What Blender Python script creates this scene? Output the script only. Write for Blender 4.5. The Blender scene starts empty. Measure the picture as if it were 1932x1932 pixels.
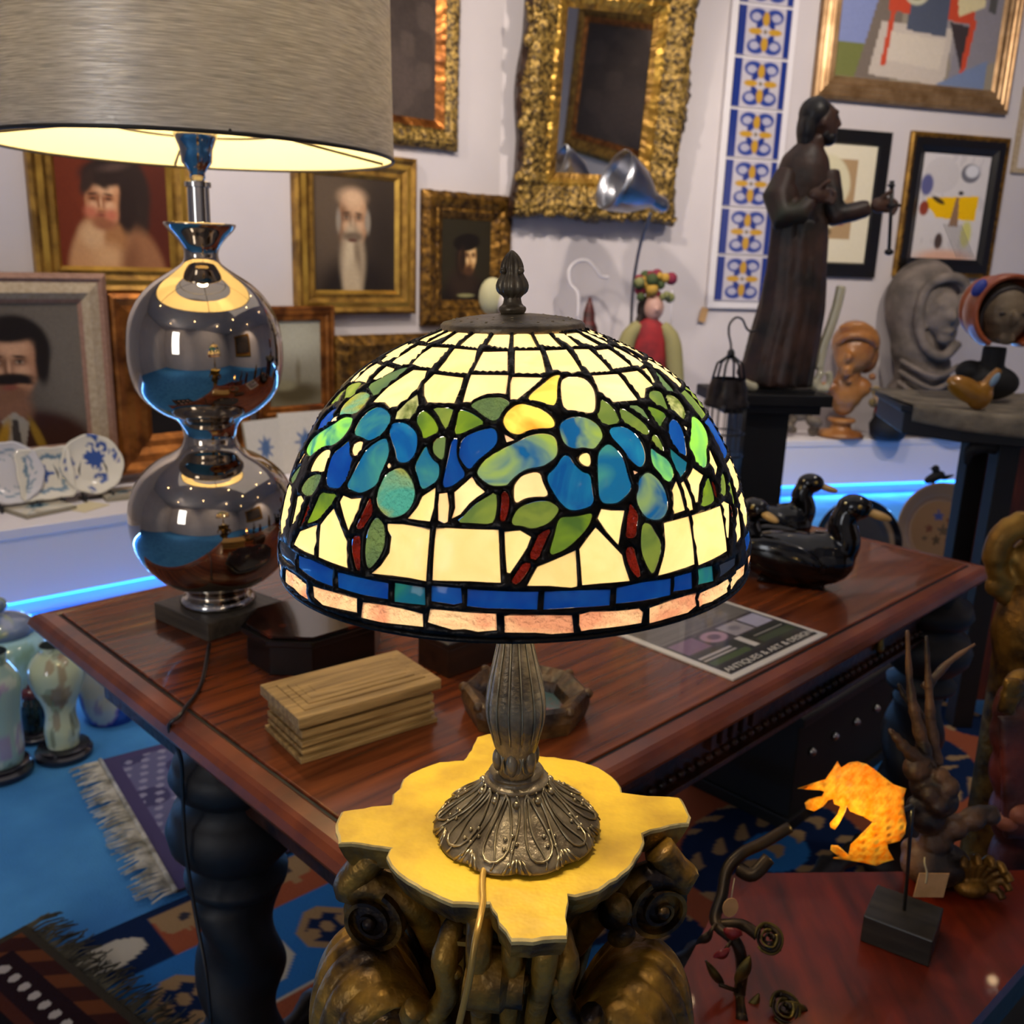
import bpy, bmesh, math, random
import numpy as np
from mathutils import Vector, Matrix, Euler
from mathutils.geometry import delaunay_2d_cdt
random.seed(7)
C = bpy.context.scene.collection
PI = math.pi
# ------------------------------------------------------------------ camera
PITCH, ROLL, CAMZ, F = math.radians(15), math.radians(2.0), 1.36, 1784.0
fw = Vector((0, math.cos(PITCH), -math.sin(PITCH)))
R0 = Vector((1, 0, 0)); U0 = R0.cross(fw)
CR = math.cos(ROLL)*R0 + math.sin(ROLL)*U0
CU = -math.sin(ROLL)*R0 + math.cos(ROLL)*U0
CO = Vector((0, 0, CAMZ))
cam = bpy.data.cameras.new('camera'); camo = bpy.data.objects.new('camera', cam); C.objects.link(camo)
M = Matrix((CR, CU, -fw)).transposed().to_4x4(); M.translation = CO
camo.matrix_world = M
cam.sensor_width = 36; cam.lens = 36*F/1932; cam.clip_start = .02
cam.dof.use_dof = True; cam.dof.focus_distance = .6; cam.dof.aperture_fstop = 13
bpy.context.scene.camera = camo
# ------------------------------------------------------------------ world, exposure
w = bpy.data.worlds.new('world'); bpy.context.scene.world = w; w.use_nodes = True
w.node_tree.nodes['Background'].inputs[0].default_value = (.5, .55, .7, 1)
w.node_tree.nodes['Background'].inputs[1].default_value = .05
vs = bpy.context.scene.view_settings
vs.view_transform = 'Standard'; vs.look = 'None'; vs.gamma = 1; vs.use_curve_mapping = False; vs.exposure = 0.0
# ------------------------------------------------------------------ room lights
def light(kind, loc, power, col, size=.3, target=None, spot=None, sy=None):
    l = bpy.data.lights.new(kind.lower()+'_light', kind); l.energy = power; l.color = col
    if kind == 'AREA':
        l.size = size
        if sy: l.shape = 'RECTANGLE'; l.size_y = sy
    else: l.shadow_soft_size = size
    if spot: l.spot_size = math.radians(spot); l.spot_blend = .6
    o = bpy.data.objects.new(l.name, l); C.objects.link(o); o.location = loc
    if target is not None:
        o.rotation_euler = (Vector(target)-Vector(loc)).to_track_quat('-Z', 'Y').to_euler()
    return o
WARM = (1, .84, .62); NEUT = (1, .93, .88)
for x, y, tx, ty, tz, p in ((-1.6, 2.4, -1.7, 4.0, 1.3, 42), (-.4, 3.2, -.6, 5.2, 1.6, 50), (.9, 3.4, .9, 5.8, 1.6, 42),
                            (2.4, 3.6, 2.5, 6.2, 1.5, 50), (3.6, 1.2, 5, .8, 1.6, 60), (1.6, 2.0, 1.1, 3.4, .8, 14)):
    light('SPOT', (x, y, 3.1), p*3, (1, .88, .76), .06, (tx, ty, tz), 95)
light('AREA', (0, 2.6, 3.12), 17, (1, .93, .88), 3.6, (0, 2.6, 0))
light('AREA', (-2.4, -2.6, 1.9), 26, (.92, .95, 1), .8, (-.6, 1.6, 1.5), None, 1.6)
light('SPOT', (1.5, -.6, 3.1), 150, (1, .9, .78), .06, (1.5, -2.8, 1.5), 110)  # this and the next spot are added to brighten the wall behind the camera
light('SPOT', (-2.0, -.6, 3.1), 120, (1, .9, .78), .06, (-3, -2.8, 1.5), 110)

# ------------------------------------------------------------------ pixel -> place helpers (world points on real surfaces)
def ray(px, py): return fw + CR*((px-966)/F) - CU*((py-966)/F)
def onz(px, py, z):
    d = ray(px, py); return CO + d*((z-CAMZ)/d.z)
def aty(px, py, y):
    d = ray(px, py); return CO + d*(y/d.y)
def onplane(px, py, P, n):
    d = ray(px, py); return CO + d*((P-CO).dot(n)/d.dot(n))
def dep(p): return (Vector(p)-CO).dot(fw)
# ------------------------------------------------------------------ colours, materials
def lin(c):
    if isinstance(c, str):
        c = [int(c[i:i+2], 16)/255 for i in (0, 2, 4)]
    return tuple((v/12.92 if v <= .04045 else ((v+.055)/1.055)**2.4) for v in c)
MATS = {}
def mat(name, col='808080', rough=.5, metal=0, col2=None, nscale=8, bump=0, bscale=60, coat=0, stretch=None, attr=False, emit=None, estr=0, ramp=(.35, .65), trans=0, ntype='noise', detail=4, spec=.5, sheen=0):
    if name in MATS: return MATS[name]
    m = bpy.data.materials.new(name); m.use_nodes = True; nt = m.node_tree; N = nt.nodes; L = nt.links
    b = N['Principled BSDF']; b.inputs['Roughness'].default_value = rough; b.inputs['Metallic'].default_value = metal
    b.inputs['Coat Weight'].default_value = coat; b.inputs['Specular IOR Level'].default_value = spec
    b.inputs['Sheen Weight'].default_value = sheen
    b.inputs['Base Color'].default_value = (*lin(col), 1)
    tc = N.new('ShaderNodeTexCoord'); mp = N.new('ShaderNodeMapping'); L.new(tc.outputs['Object'], mp.inputs[0])
    if stretch: mp.inputs['Scale'].default_value = stretch
    src = None
    if attr:
        a = N.new('ShaderNodeVertexColor'); a.layer_name = 'Col'; src = a.outputs[0]
        if col2:
            n = N.new('ShaderNodeTexNoise'); n.inputs['Scale'].default_value = nscale; n.inputs['Detail'].default_value = detail
            L.new(mp.outputs[0], n.inputs['Vector'])
            r = N.new('ShaderNodeValToRGB'); r.color_ramp.elements[0].position = ramp[0]; r.color_ramp.elements[1].position = ramp[1]
            r.color_ramp.elements[0].color = (*lin(col2), 1); r.color_ramp.elements[1].color = (1, 1, 1, 1)
            L.new(n.outputs['Fac'], r.inputs[0])
            mx = N.new('ShaderNodeMix'); mx.data_type = 'RGBA'; mx.blend_type = 'MULTIPLY'; mx.inputs[0].default_value = 1
            L.new(src, mx.inputs[6]); L.new(r.outputs[0], mx.inputs[7]); src = mx.outputs[2]
        L.new(src, b.inputs['Base Color'])
    elif col2:
        n = N.new('ShaderNodeTexNoise' if ntype == 'noise' else 'ShaderNodeTexWave'); n.inputs['Scale'].default_value = nscale; n.inputs['Detail'].default_value = detail
        if ntype == 'wave': n.inputs['Distortion'].default_value = 6; n.inputs['Detail Scale'].default_value = 1.5
        L.new(mp.outputs[0], n.inputs['Vector'])
        r = N.new('ShaderNodeValToRGB'); r.color_ramp.elements[0].position = ramp[0]; r.color_ramp.elements[1].position = ramp[1]
        r.color_ramp.elements[0].color = (*lin(col), 1); r.color_ramp.elements[1].color = (*lin(col2), 1)
        L.new(n.outputs['Fac'], r.inputs[0]); L.new(r.outputs[0], b.inputs['Base Color'])
    if bump:
        n2 = N.new('ShaderNodeTexNoise'); n2.inputs['Scale'].default_value = bscale; n2.inputs['Detail'].default_value = 3
        L.new(mp.outputs[0], n2.inputs['Vector'])
        bp = N.new('ShaderNodeBump'); bp.inputs['Strength'].default_value = 1; bp.inputs['Distance'].default_value = bump
        L.new(n2.outputs['Fac'], bp.inputs['Height']); L.new(bp.outputs[0], b.inputs['Normal'])
    if emit: b.inputs['Emission Color'].default_value = (*lin(emit), 1); b.inputs['Emission Strength'].default_value = estr
    if trans:
        t = N.new('ShaderNodeBsdfTranslucent'); mx = N.new('ShaderNodeMixShader'); mx.inputs[0].default_value = trans
        if src: L.new(src, t.inputs[0])
        elif b.inputs['Base Color'].links: L.new(b.inputs['Base Color'].links[0].from_socket, t.inputs[0])
        else: t.inputs[0].default_value = (*lin(col), 1)
        L.new(b.outputs[0], mx.inputs[1]); L.new(t.outputs[0], mx.inputs[2]); L.new(mx.outputs[0], N['Material Output'].inputs[0])
    MATS[name] = m; return m
# ------------------------------------------------------------------ mesh helpers
class MB:
    def __init__(s): s.v = []; s.f = []; s.mi = []; s.col = []; s.m = []
    def mat(s, m):
        if m not in s.m: s.m.append(m)
        return s.m.index(m)
    def add(s, vs_, fs, m, cols=None):
        o = len(s.v); s.v += [tuple(v) for v in vs_]; k = s.mat(m)
        s.f += [tuple(i+o for i in f) for f in fs]; s.mi += [k]*len(fs)
        s.col += (list(cols) if cols is not None else [(1, 1, 1)]*len(vs_)); return s
    def box(s, c, sz, m, X=None, rot=None):
        hx, hy, hz = sz[0]/2, sz[1]/2, sz[2]/2
        vs_ = [Vector((x*hx, y*hy, z*hz)) for x in (-1, 1) for y in (-1, 1) for z in (-1, 1)]
        if rot is not None: vs_ = [rot @ v for v in vs_]
        vs_ = [v+Vector(c) for v in vs_]
        if X is not None: vs_ = [X @ v for v in vs_]
        return s.add(vs_, [(0, 1, 3, 2), (4, 6, 7, 5), (0, 4, 5, 1), (2, 3, 7, 6), (0, 2, 6, 4), (1, 5, 7, 3)], m)
    def lathe(s, prof, m, seg=32, o=(0, 0, 0), X=None, colfn=None, rad=None, cap=True):
        vs_ = []; cl = []; o = Vector(o); n = len(prof)
        for i, (r, z) in enumerate(prof):
            for k in range(seg):
                a = 2*PI*k/seg; rr = r*(rad(a, z, i) if rad else 1)
                p = Vector((rr*math.cos(a), rr*math.sin(a), z))
                if X is not None: p = X @ p
                vs_.append(p+o)
                if colfn: cl.append(colfn(a, i/(n-1), z))
        fs = [(i*seg+k, i*seg+(k+1) % seg, (i+1)*seg+(k+1) % seg, (i+1)*seg+k) for i in range(n-1) for k in range(seg)]
        if cap:
            fs.append(tuple(reversed(range(seg)))); fs.append(tuple((n-1)*seg+k for k in range(seg)))
        return s.add(vs_, fs, m, cl if colfn else None)
    def tube(s, pts, r, m, seg=8, flat=None):
        pts = [Vector(p) for p in pts]; n = len(pts); rr = r if isinstance(r, (list, tuple)) else [r]*n
        vs_ = []; prev = None
        for i, p in enumerate(pts):
            t = (pts[min(i+1, n-1)]-pts[max(i-1, 0)]).normalized()
            if prev is None:
                a = Vector((0, 0, 1)) if abs(t.z) < .9 else Vector((1, 0, 0)); x = t.cross(a).normalized()
            else:
                x = (prev - t*prev.dot(t)).normalized()
            y = t.cross(x); prev = x
            for k in range(seg):
                a = 2*PI*k/seg; vs_.append(p+(x*math.cos(a)+y*math.sin(a)*(flat or 1))*rr[i])
        fs = [(i*seg+k, i*seg+(k+1) % seg, (i+1)*seg+(k+1) % seg, (i+1)*seg+k) for i in range(n-1) for k in range(seg)]
        fs.append(tuple(reversed(range(seg)))); fs.append(tuple((n-1)*seg+k for k in range(seg)))
        return s.add(vs_, fs, m)
    def ell(s, c, r, m, rot=None, seg=16, rings=10):
        if not hasattr(r, '__len__'): r = (r, r, r)
        vs_ = []; E_ = Euler(rot).to_matrix() if rot is not None and not isinstance(rot, Matrix) else rot
        for i in range(rings+1):
            ph = PI*i/rings
            for k in range(seg):
                a = 2*PI*k/seg; p = Vector((r[0]*math.sin(ph)*math.cos(a), r[1]*math.sin(ph)*math.sin(a), -r[2]*math.cos(ph)))
                if E_ is not None: p = E_ @ p
                vs_.append(p+Vector(c))
        fs = [(i*seg+k, i*seg+(k+1) % seg, (i+1)*seg+(k+1) % seg, (i+1)*seg+k) for i in range(rings) for k in range(seg)]
        return s.add(vs_, fs, m)
    def prism(s, poly, z0, z1, m, X=None, mtop=None):
        n = len(poly); vs_ = [Vector((x, y, z0)) for x, y in poly]+[Vector((x, y, z1)) for x, y in poly]
        if X is not None: vs_ = [X @ v for v in vs_]
        s.add(vs_, [tuple(reversed(range(n)))]+[(i, (i+1) % n, n+(i+1) % n, n+i) for i in range(n)], m)
        s.add(vs_[n:], [tuple(range(n))], mtop or m); return s
    def grid(s, fn, nu, nv, m, colfn=None, closeu=False):
        vs_ = []; cl = []
        for j in range(nv+1):
            for i in range(nu+1):
                u, v = i/nu, j/nv; vs_.append(fn(u, v)); cl.append(colfn(u, v) if colfn else (1, 1, 1))
        W_ = nu+1
        return s.add(vs_, [(j*W_+i, j*W_+i+1, (j+1)*W_+i+1, (j+1)*W_+i) for j in range(nv) for i in range(nu)], m, cl)
    def build(s, name, parent=None, smooth=False, X=None, label=None, auto=None, bevel=0):
        me = bpy.data.meshes.new(name); me.from_pydata(s.v, [], s.f); me.validate(clean_customdata=False)
        for m_ in s.m: me.materials.append(m_)
        if len(me.polygons) == len(s.mi): me.polygons.foreach_set('material_index', s.mi)
        if any(c != (1, 1, 1) for c in s.col) and len(me.vertices) == len(s.col):
            ca = me.color_attributes.new('Col', 'FLOAT_COLOR', 'POINT')
            ca.data.foreach_set('color', np.array([(*c[:3], 1) for c in s.col], dtype=np.float32).ravel())
        if smooth or auto:
            me.polygons.foreach_set('use_smooth', [True]*len(me.polygons))
        if auto: me.set_sharp_from_angle(angle=math.radians(auto))
        bm = bmesh.new(); bm.from_mesh(me); bmesh.ops.recalc_face_normals(bm, faces=bm.faces); bm.to_mesh(me); bm.free()
        o = bpy.data.objects.new(name, me); C.objects.link(o)
        if parent is not None: o.parent = parent
        if X is not None: o.matrix_local = X
        if label: o['label'] = label
        if bevel:
            bv = o.modifiers.new('bevel', 'BEVEL'); bv.width = bevel; bv.segments = 2; bv.limit_method = 'ANGLE'
        return o
def organic(mb, name, parent, vox, it=2, label=None, X=None):
    o = mb.build(name, parent, True, X, label)
    r = o.modifiers.new('remesh', 'REMESH'); r.mode = 'VOXEL'; r.voxel_size = vox; r.use_smooth_shade = True
    if it: q = o.modifiers.new('smooth', 'SMOOTH'); q.iterations = it; q.factor = .5
    return o
def tag(o, label, cat, group=None):
    o['label'] = label; o['category'] = cat
    if group: o['group'] = group
    return o
def thing(name, label, cat, loc=(0, 0, 0), rz=0, group=None, M=None):
    o = bpy.data.objects.new(name, None); C.objects.link(o); o.empty_display_size = .05
    if M is not None: o.matrix_world = M
    else: o.location = loc; o.rotation_euler = (0, 0, rz)
    return tag(o, label, cat, group)
def struct(o): o['kind'] = 'structure'; return o
def frameM(o, x, y, z):
    m_ = Matrix((x, y, z)).transposed().to_4x4(); m_.translation = o; return m_
# ------------------------------------------------------------------ base materials
m_wall = mat('wall_paint', 'c9c1c1', .85, col2='c1b9ba', nscale=1.5, bump=.0006, bscale=90)
m_white = mat('white_lacquer', 'd6d0d2', .5, bump=.0003, bscale=30)
m_carpet = mat('blue_carpet', '4a9ade', .95, col2='3a86cc', nscale=5, bump=.004, bscale=220)
m_gold = mat('gilding', 'a87f34', .42, .6, col2='6a4a1a', nscale=14, bump=.0015, bscale=70)
m_gold_b = mat('bright_gilding', 'c09840', .36, .65, col2='96702c', nscale=10, bump=.0006, bscale=60)
m_gold_d = mat('dark_gilding', '8a6222', .45, .7, col2='3c260c', nscale=30, bump=.003, bscale=55)
m_gold_carved = mat('carved_gilding', 'a0803c', .46, .45, col2='3c2c14', nscale=45, bump=.012, bscale=38, ramp=(.42, .6))
m_brown = mat('brown_wood', '3a2212', .4, 0, col2='1c0f08', nscale=6, stretch=(1, 6, 6))
m_black = mat('black_lacquer', '0b0908', .28, coat=.3)
m_blackmatte = mat('black_matte', '090808', .7)
m_mahog = mat('mahogany', '84421f', .26, 0, col2='421a0c', nscale=7, stretch=(.55, 9, 9), detail=6, coat=.25, ramp=(.3, .7), spec=.4)
m_mahog_e = mat('mahogany_edge', '84401c', .3, 0, col2='54220e', nscale=6, stretch=(1, 2, 2), coat=.2)
m_darkwood = mat('dark_wood', '0c0705', .55, 0, col2='050303', nscale=8, bump=.001, bscale=40)
m_chrome = mat('chrome', 'b9b6b0', .12, 1)
m_steel = mat('brushed_steel', '9fa0a6', .3, 1)
m_paint = mat('painted_canvas', attr=True, rough=.45, bump=.0006, bscale=160, spec=.3)
m_ceramic = mat('glazed_ceramic', attr=True, rough=.12, coat=.6)
m_textile = mat('woven_wool', attr=True, rough=.95, bump=.003, bscale=260, spec=.1)
GLASS = """
c0 -798,196 -723,4 -630,24 -630,176
c0 -622,196 -589,-4 -505,20 -505,100 -550,188
c0 -457,180 -484,48 -483,20 -454,4 -343,4 -343,104 -342,180
c0 -309,184 -312,92 -297,4 -168,8 -178,148 -189,204
c0 -142,164 -135,24 -15,12 -19,204 -75,192
c0 15,8 140,12 138,200 80,208 11,188
c0 165,20 287,32 276,208 210,196 158,172
c0 311,24 422,44 396,216 341,208 314,144
c0 443,48 566,48 555,224 483,232 441,184 416,72
c0 605,44 686,44 690,216 620,232 582,204
c0 -811,436 -946,248 -874,232 -766,332
c0 -769,436 -849,232 -705,216 -627,368 -666,440
c0 -616,420 -637,284 -658,220 -532,212 -483,352 -477,416 -507,432
c0 -462,404 -487,304 -495,216 -351,208 -334,364 -336,428 -387,428
c0 -297,448 -300,344 -325,212 -184,224 -163,348 -166,460 -219,460
d0 -147,436 -145,240 -21,232 -16,436 -93,440
c0 17,224 146,228 126,456 104,464 12,456
c0 173,232 294,232 270,460 227,468 191,452 159,432
c0 332,232 431,248 399,484 303,476 294,408
c0 453,268 573,272 542,464 422,464
c0 617,260 672,268 659,468 590,484 558,460
c0 710,268 747,284 698,448 666,444
c0 -799,672 -904,480 -807,464 -742,652
c0 -742,652 -766,468 -640,464 -636,540 -609,616 -682,620
c0 -586,608 -612,460 -513,468 -543,552
s0 -579,632 -547,560 -508,472 -463,432 -441,452 -459,576 -477,712 -510,672
c0 -468,736 -456,612 -415,456 -343,452 -327,516 -324,604 -336,684 -358,740 -379,756 -414,724
c0 -309,564 -300,476 -174,496 -168,588 -171,692 -258,696 -282,648
d0 -145,684 -150,468 -12,468 -18,620 -61,616 -90,632 -121,680
d0 3,484 111,496 17,660 -3,660 -4,540
y1 36,660 126,516 153,484 183,476 156,532 128,728 90,680
d1 167,536 200,496 264,508 275,596 260,684 236,776 204,764 174,744 153,748 150,680
d0 300,500 422,508 410,640 411,720 314,712 287,628
c0 441,504 546,508 539,640 486,648 441,716 428,708 432,596
c0 579,508 633,504 566,628 552,620
s0 707,492 654,600 635,732 603,708 575,692 611,608
g1 482,684 516,672 552,692 534,744 507,836 480,776 453,736
w1 551,724 599,732 618,780 602,848 578,884 545,904 531,852 527,792
G0 426,768 459,788 492,844 452,880 431,916 425,852
s0 354,744 407,756 407,876 384,808
g0 321,760 342,768 383,868 387,928 365,944 339,888 312,840
g0 278,680 297,720 306,776 305,848 252,856 240,788 257,764
g0 378,960 404,944 408,988 408,1052 390,1028
u1 366,1008 381,1052 410,1096 414,1180 384,1224 363,1148 350,1104
b1 260,888 276,868 306,872 326,896 341,944 345,1008 338,1076 317,1116 297,1084 284,1012 273,968 261,932
B1 468,908 504,876 522,900 519,964 498,1040 479,1112 458,1072 447,1012 452,956
k0 531,924 551,948 536,968
u1 593,912 629,900 656,940 659,1004 630,1068 590,1100 563,1176 533,1196 512,1156 507,1088 521,1028 551,988
t0 429,1028 450,1084 474,1136 456,1176 429,1204 423,1156 423,1084
k0 293,1120 305,1136 293,1144
v1 209,1020 224,988 246,960 264,996 275,1044 276,1092 275,1156 279,1204 267,1236 240,1272 225,1280 192,1268 197,1160
m1 299,1176 332,1136 357,1184 369,1256 366,1328 356,1368 339,1392 318,1392 296,1368 284,1308 284,1256 296,1224
c0 600,1116 611,1120 611,1220 579,1260 576,1176
c0 488,1172 521,1228 491,1268 465,1352 456,1352 452,1288 452,1220 473,1196
c0 389,1260 411,1216 414,1272 413,1376 378,1380 377,1356 386,1304
c0 425,1236 438,1224 444,1332 440,1384 428,1384 422,1360 425,1304 425,1248
G0 540,1244 542,1292 540,1348 531,1388 468,1388 485,1340 510,1280
r0 548,1268 560,1292 554,1368 540,1368
g0 609,1272 627,1260 635,1284 621,1344 599,1388 572,1368 582,1320
g0 660,1316 662,1344 644,1472 627,1472 635,1348
c0 342,1416 422,1412 419,1488 413,1668 308,1676 327,1588 336,1532
c0 431,1412 555,1420 543,1672 425,1680 423,1532
c0 564,1412 579,1408 606,1436 557,1620 552,1596
r0 611,1440 617,1452 611,1516 594,1524
c0 651,1488 665,1492 647,1620 638,1652 590,1668 600,1636 602,1592
g1 287,1396 306,1404 314,1452 327,1512 320,1568 309,1616 294,1672 281,1600 273,1540 278,1452
r1 264,1284 272,1312 281,1352 272,1400 266,1464 239,1460 249,1392 251,1356 260,1324
r0 236,1508 257,1504 260,1576 267,1656 257,1668 239,1596
c0 194,1300 216,1312 248,1320 233,1404 222,1488 200,1416 183,1344
c0 176,1388 201,1460 228,1540 230,1584 240,1676 171,1668 138,1668 137,1488 156,1436
c0 29,1656 50,1564 86,1532 129,1492 128,1672 116,1676 72,1660
G1 72,1512 86,1424 96,1344 105,1324 129,1328 158,1320 174,1316 164,1368 147,1412 122,1460 101,1492
g1 -3,1356 8,1288 24,1260 53,1240 77,1240 92,1260 102,1284 87,1332 65,1364 38,1376 24,1360
c0 -15,1388 17,1384 39,1416 30,1468 15,1524 -4,1592 -10,1588 -13,1468
r0 33,1516 47,1444 56,1400 83,1376 66,1444 51,1532
r0 -1,1628 15,1568 24,1540 39,1548 27,1600 11,1648 2,1644
c0 -274,1388 -235,1380 -172,1388 -172,1516 -172,1652 -210,1644 -246,1644 -298,1652 -277,1604 -259,1532 -259,1448 -270,1420
c0 -159,1380 -27,1380 -25,1504 -22,1640 -81,1636 -159,1644 -159,1484
c0 -226,1348 -207,1288 -199,1232 -171,1180 -169,1280 -174,1352
d0 -160,1212 -142,1204 -135,1268 -135,1348 -142,1356 -156,1344 -160,1264
d0 -126,1200 -105,1156 -90,1116 -78,1156 -58,1192 -76,1220 -91,1252 -109,1308 -127,1332 -121,1276
g0 -117,1348 -97,1304 -81,1260 -58,1224 -34,1192 -31,1252 -34,1316 -42,1352 -81,1348
r0 -22,1192 -9,1192 -4,1240 -10,1308 -15,1340 -25,1332 -22,1252
d1 5,1168 11,1140 26,1104 65,1088 69,1148 83,1220 50,1216 27,1224 6,1256
B1 -156,1180 -154,1088 -151,996 -151,916 -135,908 -135,980 -126,1040 -103,1108 -118,1140 -136,1172
v1 -234,1080 -223,1004 -216,960 -207,996 -187,1044 -171,1056 -166,1136 -184,1172 -204,1200 -217,1136
s0 -199,924 -169,896 -165,964 -163,1036 -178,1024 -196,988
B1 -127,980 -126,916 -105,880 -70,852 -46,844 -36,880 -36,940 -57,984 -82,1032 -96,1084 -112,1052 -126,1012
G0 -148,884 -148,808 -151,736 -129,740 -96,772 -70,816 -96,840 -129,884
s1 -124,704 -94,656 -61,644 -31,644 -1,680 -22,724 -39,808 -69,784 -94,740
g0 -238,728 -168,724 -168,776 -171,864 -186,832 -208,772
G1 -270,820 -267,748 -240,768 -211,812 -189,876 -211,904 -229,928 -240,876
w0 -339,824 -346,776 -330,700 -310,644 -283,720 -283,768 -291,812 -316,816
b1 -340,904 -345,856 -328,840 -300,840 -270,868 -249,904 -238,984 -244,1040 -261,1068 -285,1060 -298,1004 -316,960
o1 -316,1236 -309,1148 -291,1112 -268,1096 -250,1112 -231,1156 -220,1204 -217,1244 -223,1292 -238,1332 -261,1352 -276,1352 -298,1328 -313,1284
k0 -19,880 8,916 -12,928
y1 -22,804 -19,772 -9,736 20,688 51,700 87,732 111,784 116,824 108,852 69,848 41,860 18,888 -6,868 -16,840
m1 -78,1080 -64,1028 -39,988 -9,952 23,916 44,892 75,880 104,892 113,928 110,1008 87,1044 69,1064 35,1072 14,1100 -3,1136 -9,1156 -24,1160 -43,1160 -61,1140 -78,1104
b1 77,1116 101,1076 123,1008 137,1012 143,1040 149,1068 164,1108 182,1116 180,1196 180,1272 152,1292 125,1296 107,1260 89,1192
m1 125,848 138,812 162,792 189,788 218,812 236,856 240,916 218,960 203,988 176,968 156,976 138,960 128,928
c1 158,1032 173,1004 191,1008 186,1080 167,1068
g1 -757,700 -726,656 -667,624 -621,632 -603,672 -616,740 -649,780 -679,736
g0 -759,720 -726,720 -679,780 -709,824 -747,864 -759,808
o1 -606,856 -618,816 -618,756 -603,708 -562,676 -507,692 -493,720 -490,772 -498,824 -523,836 -565,844 -583,868
B1 -697,1020 -715,968 -711,896 -658,828 -630,860 -631,900 -628,936 -658,976
k1 -627,924 -630,896 -604,872 -589,892 -601,912
u1 -711,1148 -714,1088 -681,1032 -633,972 -594,924 -568,876 -534,856 -501,864 -490,916 -495,972 -511,1016 -534,1044 -565,1052 -598,1088 -616,1132 -645,1156
v1 -465,952 -472,884 -468,824 -451,784 -427,756 -385,776 -357,812 -348,876 -357,920 -375,952 -396,972 -423,956
d1 -442,1040 -444,1004 -427,980 -409,988 -406,1024 -417,1068 -430,1064
B1 -504,1224 -514,1152 -516,1084 -490,1036 -471,988 -454,1028 -445,1068 -423,1088 -423,1144 -424,1208 -433,1252 -463,1264 -487,1264
v1 -418,1240 -408,1172 -400,1100 -394,1036 -378,988 -348,940 -331,956 -312,1028 -316,1092 -322,1152 -322,1196 -343,1232 -366,1256 -385,1252
k1 -309,1092 -306,1072 -297,1088 -301,1108
c1 -597,1232 -600,1184 -591,1136 -568,1084 -532,1068 -526,1120 -522,1176 -525,1200 -564,1204
c0 -750,1284 -736,1220 -715,1160 -693,1172 -700,1212
s0 -805,1384 -748,1304 -676,1208 -667,1268 -678,1316 -703,1356
s1 -621,1344 -606,1284 -574,1236 -541,1216 -520,1224 -523,1264 -528,1312 -553,1348 -580,1360
c0 -804,1400 -694,1376 -676,1404 -660,1520 -667,1580 -700,1684 -781,1652 -792,1520
c0 -622,1588 -618,1528 -621,1436 -630,1388 -603,1372 -579,1388 -582,1448 -601,1516
r0 -564,1536 -555,1460 -550,1392 -538,1368 -537,1428 -549,1504
G0 -537,1500 -522,1432 -513,1360 -504,1304 -472,1300 -441,1288 -444,1332 -465,1388 -481,1440 -507,1472
c0 -585,1648 -561,1556 -522,1516 -486,1476 -478,1564 -480,1644 -522,1648
c0 -462,1644 -468,1560 -475,1472 -457,1416 -439,1364 -411,1424 -375,1516 -369,1588 -363,1652 -414,1648
c0 -424,1324 -418,1288 -388,1296 -358,1280 -360,1340 -376,1460 -397,1400
r0 -357,1440 -349,1384 -339,1312 -334,1268 -325,1296 -316,1348 -327,1388 -337,1436
r1 -361,1488 -349,1476 -336,1476 -333,1560 -327,1640 -328,1652 -339,1648 -348,1600 -357,1556
s1 -307,1360 -289,1380 -279,1408 -273,1476 -277,1540 -297,1616 -309,1632 -319,1572 -322,1504 -321,1428
B0 -550,1688 -469,1672 -406,1684 -405,1776 -465,1776 -544,1756
B0 -393,1688 -321,1688 -255,1688 -255,1772 -319,1776 -388,1772
t0 -241,1680 -174,1684 -172,1776 -241,1780
B0 -160,1672 -100,1672 -97,1748 -114,1760 -129,1756 -160,1752
B0 -87,1676 -48,1680 -6,1684 51,1688 48,1780 21,1776 -6,1772 -48,1772 -88,1764
B0 63,1688 120,1692 197,1704 194,1788 119,1780 60,1780
B0 210,1700 272,1696 341,1704 338,1796 270,1792 207,1784
B0 350,1704 402,1704 401,1796 345,1780
t0 422,1696 474,1712 476,1800 419,1784
n0 501,1724 587,1740 579,1780 500,1796
n0 -741,1728 -652,1684 -570,1688 -564,1760 -624,1780 -726,1796
p0 -756,1804 -750,1844 -675,1848 -723,1956 -733,1928 -751,1844
p0 -634,1828 -553,1812 -504,1828 -502,1920 -547,1920 -585,1908 -657,1932
p0 -478,1820 -409,1808 -333,1804 -334,1884 -378,1892 -444,1908 -475,1884
p0 -318,1816 -261,1808 -222,1812 -178,1824 -178,1896 -223,1900 -273,1908 -325,1908
p0 -162,1792 -114,1796 -31,1800 -30,1888 -67,1900 -93,1888 -117,1896 -168,1868
p0 -15,1812 -6,1808 48,1808 116,1820 120,1916 77,1916 45,1904 -15,1900
p0 131,1820 153,1812 207,1824 258,1832 269,1856 266,1916 209,1912 155,1908 135,1912 131,1876
p0 284,1840 344,1824 414,1824 410,1856 416,1904 390,1928 348,1924 285,1928
p0 426,1836 488,1836 540,1832 552,1868 537,1888 543,1916 482,1916 476,1920 440,1912 425,1920 420,1872
p0 558,1840 588,1820 662,1832 654,1896 597,1888 560,1920 554,1896
"""
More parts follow.
